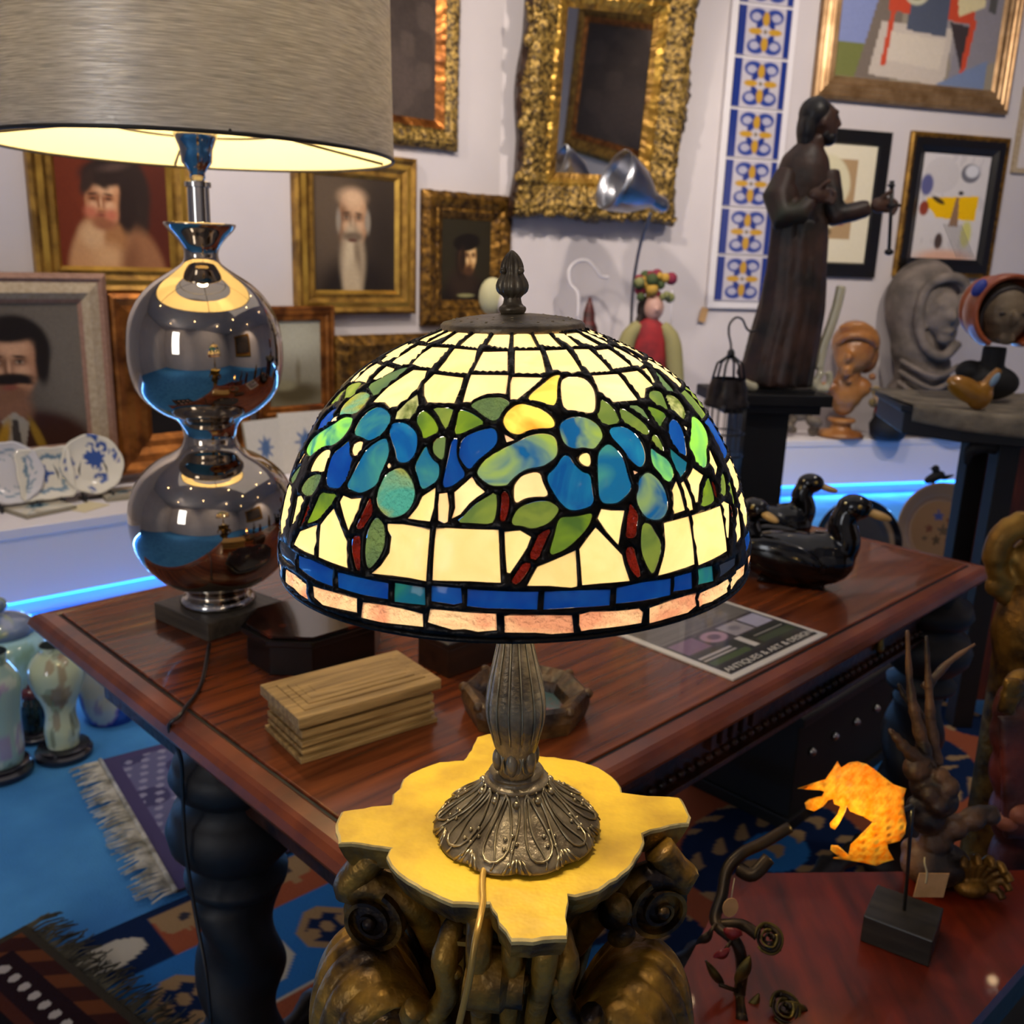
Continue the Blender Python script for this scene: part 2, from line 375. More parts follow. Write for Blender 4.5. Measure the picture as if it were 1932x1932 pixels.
# ================================================================== ROOM
CX, CY = -.13, 5.42
aL, aR = math.radians(41.5), math.radians(16)
def wall_seg(name, p, q, h=3.2, t=.12, m=None):
    d = (Vector(q)-Vector(p)); L_ = d.length; d.normalize(); n = Vector((-d.y, d.x))
    b = MB(); c = (Vector(p)+Vector(q))/2 + n*t/2
    b.box((0, 0, h/2), (L_+.24, t, h), m or m_wall)
    return struct(b.build(name, X=Matrix.Translation((c.x, c.y, 0)) @ Matrix.Rotation(math.atan2(d.y, d.x), 4, 'Z')))
pC = (CX, CY); pL = (CX-5.83*math.cos(aL), CY-5.83*math.sin(aL)); pR = (CX+5.35*math.cos(aR), CY+5.35*math.sin(aR))
wall_seg('wall_left', pL, pC); wall_seg('wall_back', pC, pR)
wall_seg('wall_right', pR, (pR[0], -3)); wall_seg('wall_front', (pR[0], -3), (pL[0], -3)); wall_seg('wall_side', (pL[0], -3), pL)
b = MB(); b.box(((pL[0]+pR[0])/2, 2, -.05), (pR[0]-pL[0]+.6, 10.6, .1), m_carpet); struct(b.build('floor'))
b = MB(); b.box(((pL[0]+pR[0])/2, 2, 3.26), (pR[0]-pL[0]+.6, 10.6, .1), m_wall); struct(b.build('ceiling'))
def wallM(p, a, sgn):  # local x right along wall (seen from camera), local y up, local z out of the wall
    x = Vector((math.cos(a), math.sin(a), 0)); n = Vector((math.sin(a), -math.cos(a), 0))
    return Vector((p[0], p[1], 0)), x, n
WL = wallM(pC, aL, 1); WR = wallM(pC, aR, 1)
m_lampglow = mat('lamp_glow', 'ffffff', emit='ffd9a0', estr=70)
for lx, ly in ((-1.6, 2.4), (-.4, 3.2), (.9, 3.4), (2.4, 3.6), (3.6, 1.2), (1.6, 2.0), (-2.6, .6), (-1.2, .2), (.6, .4), (2.0, .2), (-.4, -1.4), (1.6, -1.5), (-2.6, -1.6), (3.4, -1.2)):
    t = thing('ceiling_spotlight', 'small white ceiling spotlight with a warm bulb, out of frame overhead', 'light', (lx, ly+.25, 3.2), 0, 'ceiling spotlights')
    b = MB(); b.lathe([(.05, 0), (.05, -.02), (.03, -.025), (.03, -.06)], m_white, 20); b.build('housing', t, True); b = MB(); b.ell((0, 0, -.07), .022, m_lampglow, seg=10, rings=8); b.build('bulb', t, True)
# white floating display ledges with blue light strips
m_led = mat('blue_led', '000000', emit='2f8cff', estr=5)
def ledge(name, W_, z, dref, L0, L1, lab):
    P, x, n = W_; q = onz(*dref, z); d = (q-P).dot(n)
    r = thing(name, lab, 'ledge', M=frameM(P+n*.004, x, n, x.cross(n)))
    zs = 1 if x.cross(n).z > 0 else -1
    b = MB(); b.box(((L0+L1)/2, d/2, zs*(z-.02)), (L1-L0, d, .04), m_white); b.build('shelf_top', r, bevel=.004)
    b = MB(); b.box(((L0+L1)/2, d-.02, zs*(z-.04+.085)/2), (L1-L0, .03, z-.04-.085), m_white); b.build('fascia', r)
    b = MB(); b.box(((L0+L1)/2, (d-.09)/2, zs*(z-.04)/2), (L1-L0, d-.09, z-.04), m_white); b.build('carcass', r)
    b = MB(); b.box(((L0+L1)/2, d-.075, zs*.068), (L1-L0-.05, .02, .03), m_led); b.build('light_strip', r, label='glowing blue light strip')
    for k in range(3):   # the strip's light, three runs of it
        s_ = L0+(L1-L0)*(k+.5)/3; q_ = P+x*s_+n*(d-.045); l_ = light('AREA', (q_.x, q_.y, .062), 6, (.2, .52, 1), (L1-L0)/3-.05, None, None, .03)
        l_.matrix_world = Matrix.Translation((q_.x, q_.y, .062)) @ (-(n*.9)+Vector((0, 0, .5))).to_track_quat('Z', 'Y').to_matrix().to_4x4()
    return r, d
ZL = .362
_, dL = ledge('display_ledge', WL, ZL, (0, 1001), -5.0, -.3, 'long white floating ledge on the left, with blue and white plates on it')
_, dR = ledge('display_ledge', WR, ZL, (1475, 832), .05, 5.1, 'white floating ledge on the right, under the busts')
print('ledge depths', dL, dR)
# ================================================================== FRAMES AND PAINTINGS
def paint(nu, nv, bg, layers, noise=.03, seed=1):
    rs = np.random.RandomState(seed); u, v = np.meshgrid(np.linspace(0, 1, nu+1), np.linspace(0, 1, nv+1))
    A = np.zeros((nv+1, nu+1, 3)); A[:] = lin(bg)
    for L_ in layers:
        k = L_[0]; c = np.array(lin(L_[-1]))
        if k == 'e':
            _, cx, cy, rx, ry, rot, soft, _c = L_; ca, sa = math.cos(rot), math.sin(rot)
            x = (u-cx)*ca+(v-cy)*sa; y = -(u-cx)*sa+(v-cy)*ca; d = np.sqrt((x/rx)**2+(y/ry)**2)
            al = np.clip((1+soft-d)/(2*soft+1e-6), 0, 1); al = al*al*(3-2*al)
        elif k == 'p':
            pts = L_[1]; al = np.zeros_like(u, dtype=bool); n = len(pts)
            for i in range(n):
                x0, y0 = pts[i]; x1, y1 = pts[(i+1) % n]
                cnd = ((y0 > v) != (y1 > v)); xx = (x1-x0)*(v-y0)/((y1-y0) if y1 != y0 else 1e-9)+x0
                al ^= cnd & (u < xx)
            al = al.astype(float)
        elif k == 'g':  # vertical gradient
            al = np.clip((v-L_[1])/(L_[2]-L_[1]), 0, 1)*L_[3]
        elif k == 'n':  # blotches
            _, sc, thr, amt, _c = L_; t = sum(np.sin(u*sc*a_+b_)*np.sin(v*sc*c_+d_) for a_, b_, c_, d_ in rs.rand(5, 4)*[1.6, 6, 1.6, 6])
            al = np.clip((t-thr)*2, 0, 1)*amt
        A = A*(1-al[..., None])+c*al[..., None]
    A *= (1+noise*rs.randn(*u.shape))[..., None]
    return np.clip(A, 0, 1)
def canvas(name, parent, w_, h_, z, A, m=None, thick=.004, cx=0, cy=0, label=None):
    nv, nu = A.shape[0]-1, A.shape[1]-1
    b = MB(); b.grid(lambda u, v: (cx+(u-.5)*w_, cy+(.5-v)*h_, z), nu, nv, m or m_paint)
    b.col = [tuple(c) for c in A.reshape(-1, 3)]
    back = [(-w_/2+cx, -h_/2+cy, z-thick), (w_/2+cx, -h_/2+cy, z-thick), (w_/2+cx, h_/2+cy, z-thick), (-w_/2+cx, h_/2+cy, z-thick),
            (-w_/2+cx, -h_/2+cy, z), (w_/2+cx, -h_/2+cy, z), (w_/2+cx, h_/2+cy, z), (-w_/2+cx, h_/2+cy, z)]
    b.add(back, [(0, 3, 2, 1), (0, 1, 5, 4), (1, 2, 6, 5), (2, 3, 7, 6), (3, 0, 4, 7)], m_blackmatte, [(.05, .04, .03)]*8)
    return b.build(name, parent, label=label)
def moulding(name, parent, w_, h_, prof, carve=0, n=1, seed=0, label=None, wav=0):
    """prof: list of (inset, z, material of the band up to the next point)"""
    rs = random.Random(seed); b = MB(); rings = []
    ns = max(1, n)
    for pi_, (ins, z, m_) in enumerate(prof):
        x, y = w_/2-ins, h_/2-ins; pts = []
        cs = [(-x, -y), (x, -y), (x, y), (-x, y)]
        for k in range(4):
            x0, y0 = cs[k]; x1, y1 = cs[(k+1) % 4]
            for i in range(ns):
                t = i/ns; px_, py_ = x0+(x1-x0)*t, y0+(y1-y0)*t; zz = z
                if 0 < pi_ < len(prof)-1 and carve and i:
                    s_ = math.hypot(px_-x0, py_-y0)
                    q = math.sin(s_*95+pi_*2.1)*math.sin(s_*41+pi_)*.6+rs.uniform(-.6, .6)
                    zz = z+carve*q; nx, ny = (y1-y0), -(x1-x0); l_ = math.hypot(nx, ny)
                    px_ += nx/l_*carve*.5*rs.uniform(-1, 1); py_ += ny/l_*carve*.5*rs.uniform(-1, 1)
                if wav and pi_ <= 2:
                    s_ = (math.hypot(px_-x0, py_-y0)/math.hypot(x1-x0, y1-y0)); nx, ny = (y1-y0), -(x1-x0); l_ = math.hypot(nx, ny)
                    o_ = wav*(math.cos(s_*4*PI)*.5+.5) - wav
                    px_ += nx/l_*o_; py_ += ny/l_*o_
                pts.append((px_, py_, zz))
        rings.append(pts)
    N_ = 4*ns
    for j in range(len(prof)-1):
        b.add(rings[j]+rings[j+1], [(i, (i+1) % N_, N_+(i+1) % N_, N_+i) for i in range(N_)], prof[j][2])
    return b.build(name, parent, smooth=bool(carve), label=label)
def wrect(W_, rect, off=0):
    """rectangle on the wall plane (offset from it) from its left, right, top and bottom edge mid-points"""
    P, x, n = W_; xl, xr, yt, yb = rect; P2 = P+n*off; xm, ym = (xl+xr)/2, (yt+yb)/2
    a, b_, c, d = (onplane(xl, ym, P2, n), onplane(xr, ym, P2, n), onplane(xm, yt, P2, n), onplane(xm, yb, P2, n))
    w_ = (b_-a).dot(x); h_ = c.z-d.z; s_ = ((a+b_)/2-P).dot(x); z_ = (c.z+d.z)/2
    return s_, z_, w_, h_
def picture(name, label, W_, rect, prof, A, group=None, cat='painting', off=.004, carve=0, n=1, cm=None, wav=0, tilt=0, inset=None, extra=None, plabel=None, seed=0):
    P, x, n_ = W_; s_, z_, w_, h_ = wrect(W_, rect, off)
    if z_-h_/2 < ZL+.004: top_ = z_+h_/2; h_ = top_-ZL-.004; z_ = top_-h_/2
    up = Vector((0, 0, 1)); nn = n_
    if tilt:
        q = Matrix.Rotation(tilt, 3, x); up = q @ up; nn = q @ n_
    o = P+x*s_+n_*off; o.z = z_-h_/2
    r = thing(name, label, cat, M=frameM(o, x, up, nn), group=group)
    b = MB(); ins = inset if inset is not None else prof[-1][0]
    f = moulding('frame', r, w_, h_, [(0, 0, prof[0][2])]+prof, carve, n, seed, wav=wav); f.matrix_local = Matrix.Translation((0, h_/2, 0))
    c = canvas('canvas', r, w_-2*ins+.004, h_-2*ins+.004, prof[-1][1]-.001, A, cm, cy=h_/2, label=plabel)
    if extra: extra(r, w_, h_)
    return r
def std(d, t, m1, m2=None, m3=None):
    m2 = m2 or m1; m3 = m3 or m1
    return [(0, t*.8, m1), (d*.12, t, m1), (d*.3, t*.75, m2), (d*.5, t*.85, m1), (d*.68, t*.55, m3), (d*.85, t*.62, m2), (d, t*.25, m2)]
def carvedp(d, t, m1, m2):
    return [(0, t*.5, m1), (d*.1, t*.8, m1), (d*.22, t, m1), (d*.36, t*.95, m1), (d*.5, t*.8, m1), (d*.62, t*.6, m1), (d*.7, t*.7, m2), (d*.82, t*.5, m2), (d, t*.2, m2)]
skin, hair = 'c98f62', '2a1a12'
def shiftx(L, d):
    return [(q[0], q[1]+d, *q[2:]) if q[0] == 'e' else ((q[0], [(a+d, b_) for a, b_ in q[1]], q[2]) if q[0] == 'p' else q) for q in L]
def face(cx, cy, w_, h_, turn, base, sh, hi, lip='8a4434', brow='2a1a12', closed=False):
    """soft painted head: layered tone, eyes, nose, mouth"""
    t = turn*w_
    L_ = [('e', cx, cy, w_, h_, 0, .12, base), ('e', cx-t*1.2-w_*.55, cy+h_*.1, w_*.5, h_*.8, 0, .5, sh), ('e', cx+t*.3+w_*.15, cy-h_*.52, w_*.6, h_*.32, 0, .6, hi), ('e', cx, cy+h_*.85, w_*.6, h_*.22, 0, .5, sh),
          ('e', cx+t+w_*.48, cy+h_*.2, w_*.26, h_*.2, 0, .7, hi), ('e', cx+t-w_*.42, cy+h_*.22, w_*.24, h_*.2, 0, .7, hi)]
    for s_ in (-1, 1):
        ex = cx+t+s_*w_*.42
        L_ += [('e', ex, cy-h_*.1, w_*.27, h_*.12, 0, .6, sh), ('e', ex, cy-h_*.24, w_*.26, h_*.035, .12*s_, .5, brow)]
        L_ += [('e', ex, cy-h_*.07, w_*.17, h_*.028, 0, .5, brow)] if closed else [('e', ex, cy-h_*.09, w_*.15, h_*.05, 0, .3, 'a89078'), ('e', ex, cy-h_*.09, w_*.065, h_*.055, 0, .3, '1c120c'), ('e', ex, cy-h_*.13, w_*.18, h_*.022, 0, .5, brow)]
    L_ += [('e', cx+t*1.15-w_*.09, cy+h_*.08, w_*.07, h_*.26, 0, .7, sh), ('e', cx+t*1.15+w_*.03, cy+h_*.1, w_*.06, h_*.24, 0, .7, hi), ('e', cx+t*1.15, cy+h_*.31, w_*.17, h_*.07, 0, .5, base), ('e', cx+t*1.15, cy+h_*.365, w_*.16, h_*.025, 0, .6, sh),
           ('e', cx+t*1.1, cy+h_*.54, w_*.27, h_*.05, 0, .5, lip), ('e', cx+t*1.1, cy+h_*.54, w_*.25, h_*.014, 0, .5, brow), ('e', cx+t*1.1, cy+h_*.66, w_*.2, h_*.03, 0, .7, sh)]
    return L_
girl = paint(110, 120, '6a2a14', [('n', 9, .6, .4, '80381c'), ('e', .95, .5, .4, .8, 0, .9, '4a1c10'), ('e', .55, .42, .29, .36, 0, .12, '2a1c17'), ('e', .67, .66, .14, .2, .3, .25, '2c1e18'),
    ('e', .5, 1.08, .36, .38, 0, .2, 'a87850'), ('e', .24, .9, .15, .32, .35, .25, 'b5865c'), ('e', .3, .76, .12, .1, .5, .5, 'c39a70'), ('e', .78, .98, .15, .3, -.35, .3, '8a5c3c'), ('e', .5, .78, .11, .14, .1, .3, '99683f'), ('e', .42, .92, .13, .1, 0, .8, 'c09468'), ('e', .62, .95, .08, .16, .2, .8, '7a4e32')]
    + face(.41, .47, .165, .215, -.16, 'b98058', '8c5638', 'd0a078', closed=True)
    + [('e', .29, .56, .055, .045, 0, .8, 'b5664c'), ('e', .47, .58, .055, .045, 0, .8, 'b5664c'), ('e', .45, .25, .24, .11, -.1, .25, '2a1c17'), ('e', .28, .32, .05, .12, .5, .4, '33221b'), ('e', .4, .3, .04, .09, -.5, .5, '2c1e18'), ('e', .62, .5, .08, .22, .1, .3, '281a15'), ('e', .52, .2, .12, .03, -.2, .8, '4c3830')], .05, 2)
beard = paint(100, 120, '40342a', [('e', .15, .2, .35, .6, 0, .9, '5c4c3c'), ('e', .9, .7, .3, .6, 0, .9, '2c231c'), ('e', .5, 1.08, .5, .36, 0, .35, '221a15')]
    + face(.47, .37, .18, .25, -.04, 'a87e5c', '7c583e', 'c49c78', lip='6e4434', brow='4a382a')
    + [('e', .46, .17, .14, .07, 0, .8, 'd0aa86'), ('e', .29, .38, .03, .1, 0, .5, '8c8070'), ('e', .65, .38, .035, .1, 0, .5, '8c8070'), ('e', .46, .74, .155, .32, 0, .3, 'a08c72'), ('e', .42, .72, .06, .27, .08, .7, 'bda98a'), ('e', .53, .76, .04, .25, -.1, .7, '7c6a54'), ('e', .46, .95, .11, .2, 0, .5, 'b09c7e'), ('e', .46, .515, .13, .04, 0, .5, '6c5a48'), ('e', .46, .55, .055, .014, 0, .5, '5a3428')], .06, 3)
beret = paint(90, 110, '2a2416', [('e', .5, 1.0, .5, .3, 0, .25, '1a120d'), ('e', .45, .78, .3, .2, 0, .5, '2e2117'), ('e', .42, .5, .14, .22, 0, .4, '24180f')]
    + face(.55, .46, .15, .19, .18, 'b88a54', '7a5230', 'dcb47c', lip='5a2a1a')
    + [('e', .5, .28, .27, .11, -.1, .12, '17100b'), ('e', .55, .63, .09, .06, 0, .5, '4a301e'), ('e', .42, .5, .07, .16, 0, .4, '2a1c12'), ('e', .5, .94, .17, .022, 0, .3, '8a8458')], .06, 4)
must = paint(120, 120, '5e554b', shiftx([('e', .8, .4, .4, .7, 0, .9, '6a6156'), ('e', .1, .8, .4, .5, 0, .9, '443c34'), ('e', .45, 1.06, .5, .32, 0, .15, '361b12'), ('e', .36, .73, .13, .13, 0, .4, '7c5640'), ('p', [(.27, .8), (.36, .74), (.46, .82), (.42, 1), (.3, 1)], '938b7e'), ('p', [(.34, .8), (.38, .8), (.4, 1), (.33, 1)], '3a3430'), ('e', .26, .95, .04, .16, .35, .4, '9a7420'), ('e', .52, .95, .03, .16, -.35, .4, '8a6a20'),
    ('e', .4, .32, .26, .24, 0, .1, '1c1410')]
    + face(.37, .42, .19, .235, -.08, 'a8795a', '74503a', 'c49674')
    + [('e', .38, .2, .2, .07, 0, .3, '1c1410'), ('e', .59, .42, .05, .14, 0, .4, '1e1510'), ('e', .35, .515, .17, .04, 0, .3, '1c120d'), ('e', .25, .53, .07, .022, -.3, .5, '1c120d'), ('e', .45, .53, .07, .022, .3, .5, '1c120d'), ('e', .35, .575, .055, .016, 0, .4, '7a4436')], .12), .06, 5)
dark = paint(60, 80, '120c09', [('e', .8, .65, .08, .2, .4, .25, 'a8765a'), ('e', .6, .3, .2, .2, 0, .7, '2a1c14'), ('e', .75, .85, .05, .06, 0, .4, 'b98464')], .1, 6)
land = paint(60, 80, '8f8a78', [('g', .3, 1, .8, '5c5238'), ('e', .55, .6, .05, .16, 0, .6, '6a604a'), ('e', .5, .85, .5, .12, 0, .5, '4a4028'), ('e', .3, .75, .2, .06, 0, .6, '7c7458'), ('e', .5, .2, .5, .2, 0, .8, 'a8a490')], .05, 7)
dull = paint(60, 80, '3f3530', [('n', 12, .3, .5, '574a42'), ('n', 22, .8, .3, '2e2622'), ('e', .5, .7, .3, .2, .4, .5, '4c403a')], .08, 8)
m_redgold = mat('orange_gilding', 'a8672a', .35, .75, col2='5c3210', nscale=12, bump=.001, bscale=60)
m_cream = mat('cream_moulding', 'b3a084', .5, col2='a08c6e', nscale=60, bump=.0006, bscale=80)
m_pink = mat('pinkish_moulding', '96705c', .5, col2='84604c', nscale=60)
PAW = 'paintings on the left wall'
picture('painting', 'gilt framed portrait of a dark-haired girl with bare shoulders', WL, (52, 358, 215, 552), std(.105, .05, m_gold, m_gold_b), girl, n=1)
picture('painting', 'gilt framed portrait of an old man with a long white beard', WL, (550, 777, 288, 592), std(.115, .05, m_gold, m_gold_b), beard)
picture('painting', 'dim portrait of a man in a dark beret in a beaded dark gold frame', WL, (792, 958, 364, 613), carvedp(.135, .05, m_gold_d, m_gold_d), beret, carve=.006, n=34)
picture('painting', 'brown textured picture in a gilt frame high on the left wall, cut off above', WL, (600, 861, -110, 271), carvedp(.135, .05, m_gold_carved, m_redgold), dull, carve=.006, n=50)
picture('painting', 'near-black picture with a pale arm in a brown gilt frame on the left ledge', WL, (207, 462, 553, 880), std(.16, .06, m_redgold, m_redgold), dark, off=.03)
picture('painting', 'small hazy landscape in an orange gilt frame behind the silver lamp', WL, (480, 627, 577, 792), std(.07, .035, m_redgold, m_redgold), land, off=.07)
picture('painting', 'wide carved frame behind the top of the stained glass shade with a dark picture', WL, (630, 900, 629, 850), carvedp(.2, .06, m_gold_d, m_redgold), dark, carve=.008, n=36, off=.1)
# moustached man stands nearer, leaning on the ledge
WLn = (WL[0]+WL[2]*.05, WL[1], WL[2])
picture('painting', 'portrait of a man with a black moustache in a cream frame at the left edge', WLn, (-190, 208, 513, 900), [(0, .03, m_pink), (.02, .045, m_pink), (.035, .035, m_cream), (.075, .05, m_cream), (.1, .03, m_pink), (.115, .02, m_cream)], must, off=.02)
# right wall pictures
cub = paint(120, 110, '8a8070', [('p', [(0, 0), (.3, 0), (.22, .78), (0, .78)], '7a84ae'), ('p', [(0, .78), (.2, .78), (.2, 1), (0, 1)], '6a6e3a'), ('p', [(.3, 0), (.42, 0), (.34, 1), (.12, 1)], '6e6258'), ('p', [(.55, .3), (.7, .3), (.95, 1), (.75, 1)], '8a8484'), ('p', [(.78, 0), (1, 0), (1, .8), (.7, 1)], '7f7a80'),
    ('p', [(.28, .0), (.84, .0), (.82, .58), (.28, .55)], 'b8442a'), ('p', [(.25, .62), (.7, .62), (.68, 1), (.2, .97)], 'b8aca0'), ('p', [(.3, .68), (.66, .7), (.64, .9), (.27, .86)], 'c4b8a8'), ('p', [(.67, .58), (.83, .6), (.8, .95)], '382f30'), ('p', [(.8, .55), (.84, .55), (.8, .95), (.77, .95)], 'b8442a'), ('p', [(.3, .5), (.33, .5), (.3, .9), (.27, .9)], 'b8442a'),
    ('p', [(.43, .3), (.66, .3), (.65, .68), (.4, .66)], '4a5060'), ('e', .44, .38, .09, .12, 0, .05, 'b8b49a'), ('e', .45, .4, .055, .07, .6, .1, '4d6a34'), ('p', [(.7, .42), (.87, .36), (.88, .46), (.72, .54)], 'cbbd92'), ('e', .73, .3, .05, .09, 0, .1, 'c09438'), ('e', .66, .3, .03, .09, 0, .1, 'c8b8a0'), ('p', [(.92, .0), (.96, .0), (.95, .5), (.9, .48)], '4c4a48'), ('p', [(.62, 1), (.95, .8), (.95, 1)], '6c7a98'), ('p', [(.7, .0), (.8, .0), (.8, .22), (.7, .2)], 'a03c28')], .03, 9)
m_silvergold = mat('pale_bronze_moulding', 'a5845e', .35, .6, col2='82623e', nscale=14, stretch=(1, 1, 1), bump=.0006, bscale=50)
picture('painting', 'cubist still life of a red table with a bowl, in a stepped bronze frame', WR, (1548, 1925, -190, 204), [(0, .04, m_silvergold), (.02, .05, m_silvergold), (.03, .042, m_silvergold), (.05, .047, m_silvergold), (.06, .04, m_silvergold), (.08, .044, m_silvergold), (.09, .034, m_silvergold), (.115, .036, m_silvergold), (.13, .02, m_silvergold)], cub)
fr1 = paint(80, 120, 'd8ceb4', [('p', [(.05, .12), (.72, .12), (.72, .8), (.05, .8)], 'a88a64'), ('e', .34, .3, .3, .2, .3, .1, 'cfc6a4'), ('e', .3, .55, .28, .16, 0, .1, 'd8cfae'), ('e', .3, .25, .06, .03, 0, .3, '6a5840'), ('e', .4, .46, .07, .05, 0, .3, '8a6e58'), ('e', .55, .66, .05, .02, 0, .2, '8a3426'), ('e', .35, .74, .07, .03, 0, .3, '6a5a40')], .02, 10)
picture('framed_print', 'small beige print with a wide cream mount in a black frame, behind the standing statue', WR, (1498, 1664, 243, 522), [(0, .022, m_black), (.004, .025, m_black), (.075, .025, m_black), (.085, .012, m_black)], fr1, cat='picture')
fr2 = paint(100, 140, 'cdc6c4', [('n', 30, 1.2, .3, 'a0999c'), ('e', .3, .2, .25, .16, 0, .08, 'd2ccca'), ('e', .3, .2, .26, .17, 0, .02, 'c4bdbc'), ('e', .72, .17, .14, .09, 0, .08, '6c6a72'), ('e', .74, .15, .1, .06, 0, .2, 'cfcdd0'), ('p', [(.12, .42), (.9, .38), (.88, .62), (.15, .6)], 'e8b400'), ('e', .2, .6, .12, .06, .6, .1, 'cdc6c4'), ('e', .1, .3, .09, .1, 0, .2, '5a5a86'), ('e', .62, .36, .04, .02, 0, .2, '33302c'), ('e', .3, .44, .1, .025, .3, .2, '4a3a1c'), ('p', [(.56, .4), (.6, .4), (.64, .68), (.5, .68)], '8a6a50'), ('e', .1, .52, .07, .07, 0, .2, '8a3a26'), ('e', .38, .83, .06, .08, 0, .2, '4a3a34'), ('e', .78, .75, .08, .13, 0, .3, 'c6c070'), ('e', .5, .99, .4, .08, 0, .5, 'd6a890')]
    + [('p', [(.42+.05*i, .66), (.44+.05*i, .66), (.72+.05*i, .98), (.7+.05*i, .98)], '7c7674') for i in range(6)], .02, 11)
picture('framed_print', 'black and gold framed abstract print with a bright yellow block, above the grey veiled bust', WR, (1699, 1883, 253, 524), [(0, .025, m_gold), (.012, .03, m_gold_d), (.03, .028, m_black), (.075, .03, m_black), (.105, .014, m_black), (.115, .012, m_gold_d)], fr2, cat='picture')
picture('framed_print', 'plain print in a light wood frame cut off by the right edge', WR, (1917, 2060, 170, 332), [(0, .02, m_cream), (.03, .02, m_cream)], paint(10, 10, 'c9c0bc', [], .01), cat='picture')
# ------------------------------------------------------------------ mirror, tilted forward, and the painting on the far wall it shows
m_mirror = mat('mirror_glass', 'f2f2f0', .02, 1)
P, x, n_ = WR
tl = math.radians(7)
s_, z_, w_, h_ = wrect(WR, (967, 1290, -75, 418), .08)
up = Vector((0, 0, 1)); q = Matrix.Rotation(-tl, 3, x)
if (q @ up).dot(n_) < 0: q = Matrix.Rotation(tl, 3, x)
mo = P+x*s_+n_*.03; mo.z = z_-h_/2
mir = thing('mirror', 'large mirror in a carved gilt frame leaning out from the back wall', 'mirror', M=frameM(mo, x, q @ up, q @ n_))
fm = moulding('frame', mir, w_, h_, [(0, 0, m_brown), (0, .05, m_brown), (.02, .08, m_gold_carved), (.05, .11, m_gold_carved), (.09, .12, m_gold_carved), (.13, .1, m_gold_carved), (.16, .085, m_gold_carved), (.185, .07, m_gold_b), (.2, .075, m_gold_b), (.225, .05, m_gold), (.25, .035, m_gold_b)], .014, 70, 3, wav=.03)
fm.matrix_local = Matrix.Translation((0, h_/2, 0))
b = MB(); b.box((0, h_/2, .025), (w_-.4, h_-.4, .012), m_mirror); b.build('mirror_glass', mir)
b = MB(); b.box((0, h_/2, .0), (w_-.06, h_-.06, .03), m_brown); b.build('backing', mir)
b = MB()
for k in range(34):
    t = k/33; sx = -w_/2+.03+t*(w_-.06); b.ell((sx, .045+random.uniform(-.012, .02), .105), (random.uniform(.018, .036), random.uniform(.014, .028), .02), m_gold_carved, (0, 0, random.uniform(-1, 1)), 8, 6)
for sy in (h_*.12, h_*.42, h_*.74):
    for k in range(9): b.ell((-w_/2+random.uniform(.02, .11), sy+random.uniform(-.09, .09), .11), (random.uniform(.015, .03), random.uniform(.02, .045), .02), m_gold_carved, (0, 0, random.uniform(-1, 1)), 8, 6)
b.build('carved_leaves', mir, True)
def reflect_hit(px, py, xw):
    Pm = mo + (q @ n_)*.03; nm = q @ n_; o = onplane(px, py, Pm, nm); d = ray(px, py).normalized(); r_ = d-2*d.dot(nm)*nm
    return o+r_*((xw-o.x)/r_.x)
xw = pR[0]-.002
hs = [reflect_hit(*p_, xw) for p_ in ((1095, 20), (1095, 290), (1310, 290), (1310, 20))]
print('mirror hits', hs)
# painting on the right wall that the mirror shows
zc = [h.z for h in hs]; yc = [h.y for h in hs]
r = thing('painting', 'dark picture in a gilt frame on the far wall, seen reflected in the big mirror', 'painting',
          M=frameM(Vector((xw, (min(yc)+max(yc))/2, min(zc))), Vector((0, -1, 0)), Vector((0, 0, 1)), Vector((-1, 0, 0))))
w_, h_ = max(yc)-min(yc), max(zc)-min(zc)
moulding('frame', r, w_, h_, carvedp(.26, .06, m_gold, m_redgold), .006, 30).matrix_local = Matrix.Translation((0, h_/2, 0))
canvas('canvas', r, w_-.5, h_-.5, .02, dull, cy=h_/2)
# ================================================================== TABLE
ZT = .76
B0 = onz(735, 1686, ZT); Cc = onz(1872, 1066, ZT); A0 = onz(118, 1140, ZT)
au = math.atan2(Cc.y-B0.y, Cc.x-B0.x); u_ = Vector((math.cos(au), math.sin(au), 0)); v_ = Vector((-u_.y, u_.x, 0))
TL_, TW_ = (Cc-B0).length, (A0-B0).dot(v_)
print('table', B0, au, TL_, TW_, (A0-B0).dot(u_))
tab = thing('library_table', 'large dark mahogany table with moulded edge and heavy turned legs', 'table', (B0.x, B0.y, 0), au)
b = MB()
b.box((TL_/2, TW_/2, ZT-.011), (TL_-.076, TW_-.076, .022), m_mahog); b.build('tabletop', tab, bevel=.002)
pe = [(.0, -.03), (-.004, -.022), (.0, -.012), (.006, -.006), (.012, -.003), (.03, -.001), (.034, -.004), (.038, -.004)]
b = MB(); rings = []
for ins, z in pe: rings.append([(ins, ins, ZT+z), (TL_-ins, ins, ZT+z), (TL_-ins, TW_-ins, ZT+z), (ins, TW_-ins, ZT+z)])
rings = [[(.045, .045, ZT-.03), (TL_-.045, .045, ZT-.03), (TL_-.045, TW_-.045, ZT-.03), (.045, TW_-.045, ZT-.03)]]+rings+[[(.04, .04, ZT-.03), (TL_-.04, .04, ZT-.03), (TL_-.04, TW_-.04, ZT-.03), (.04, TW_-.04, ZT-.03)]]
for j in range(len(rings)-1):
    b.add(rings[j]+rings[j+1], [(i, (i+1) % 4, 4+(i+1) % 4, 4+i) for i in range(4)], m_mahog_e if j != len(rings)-3 else m_darkwood)
b.build('moulded_edge', tab)
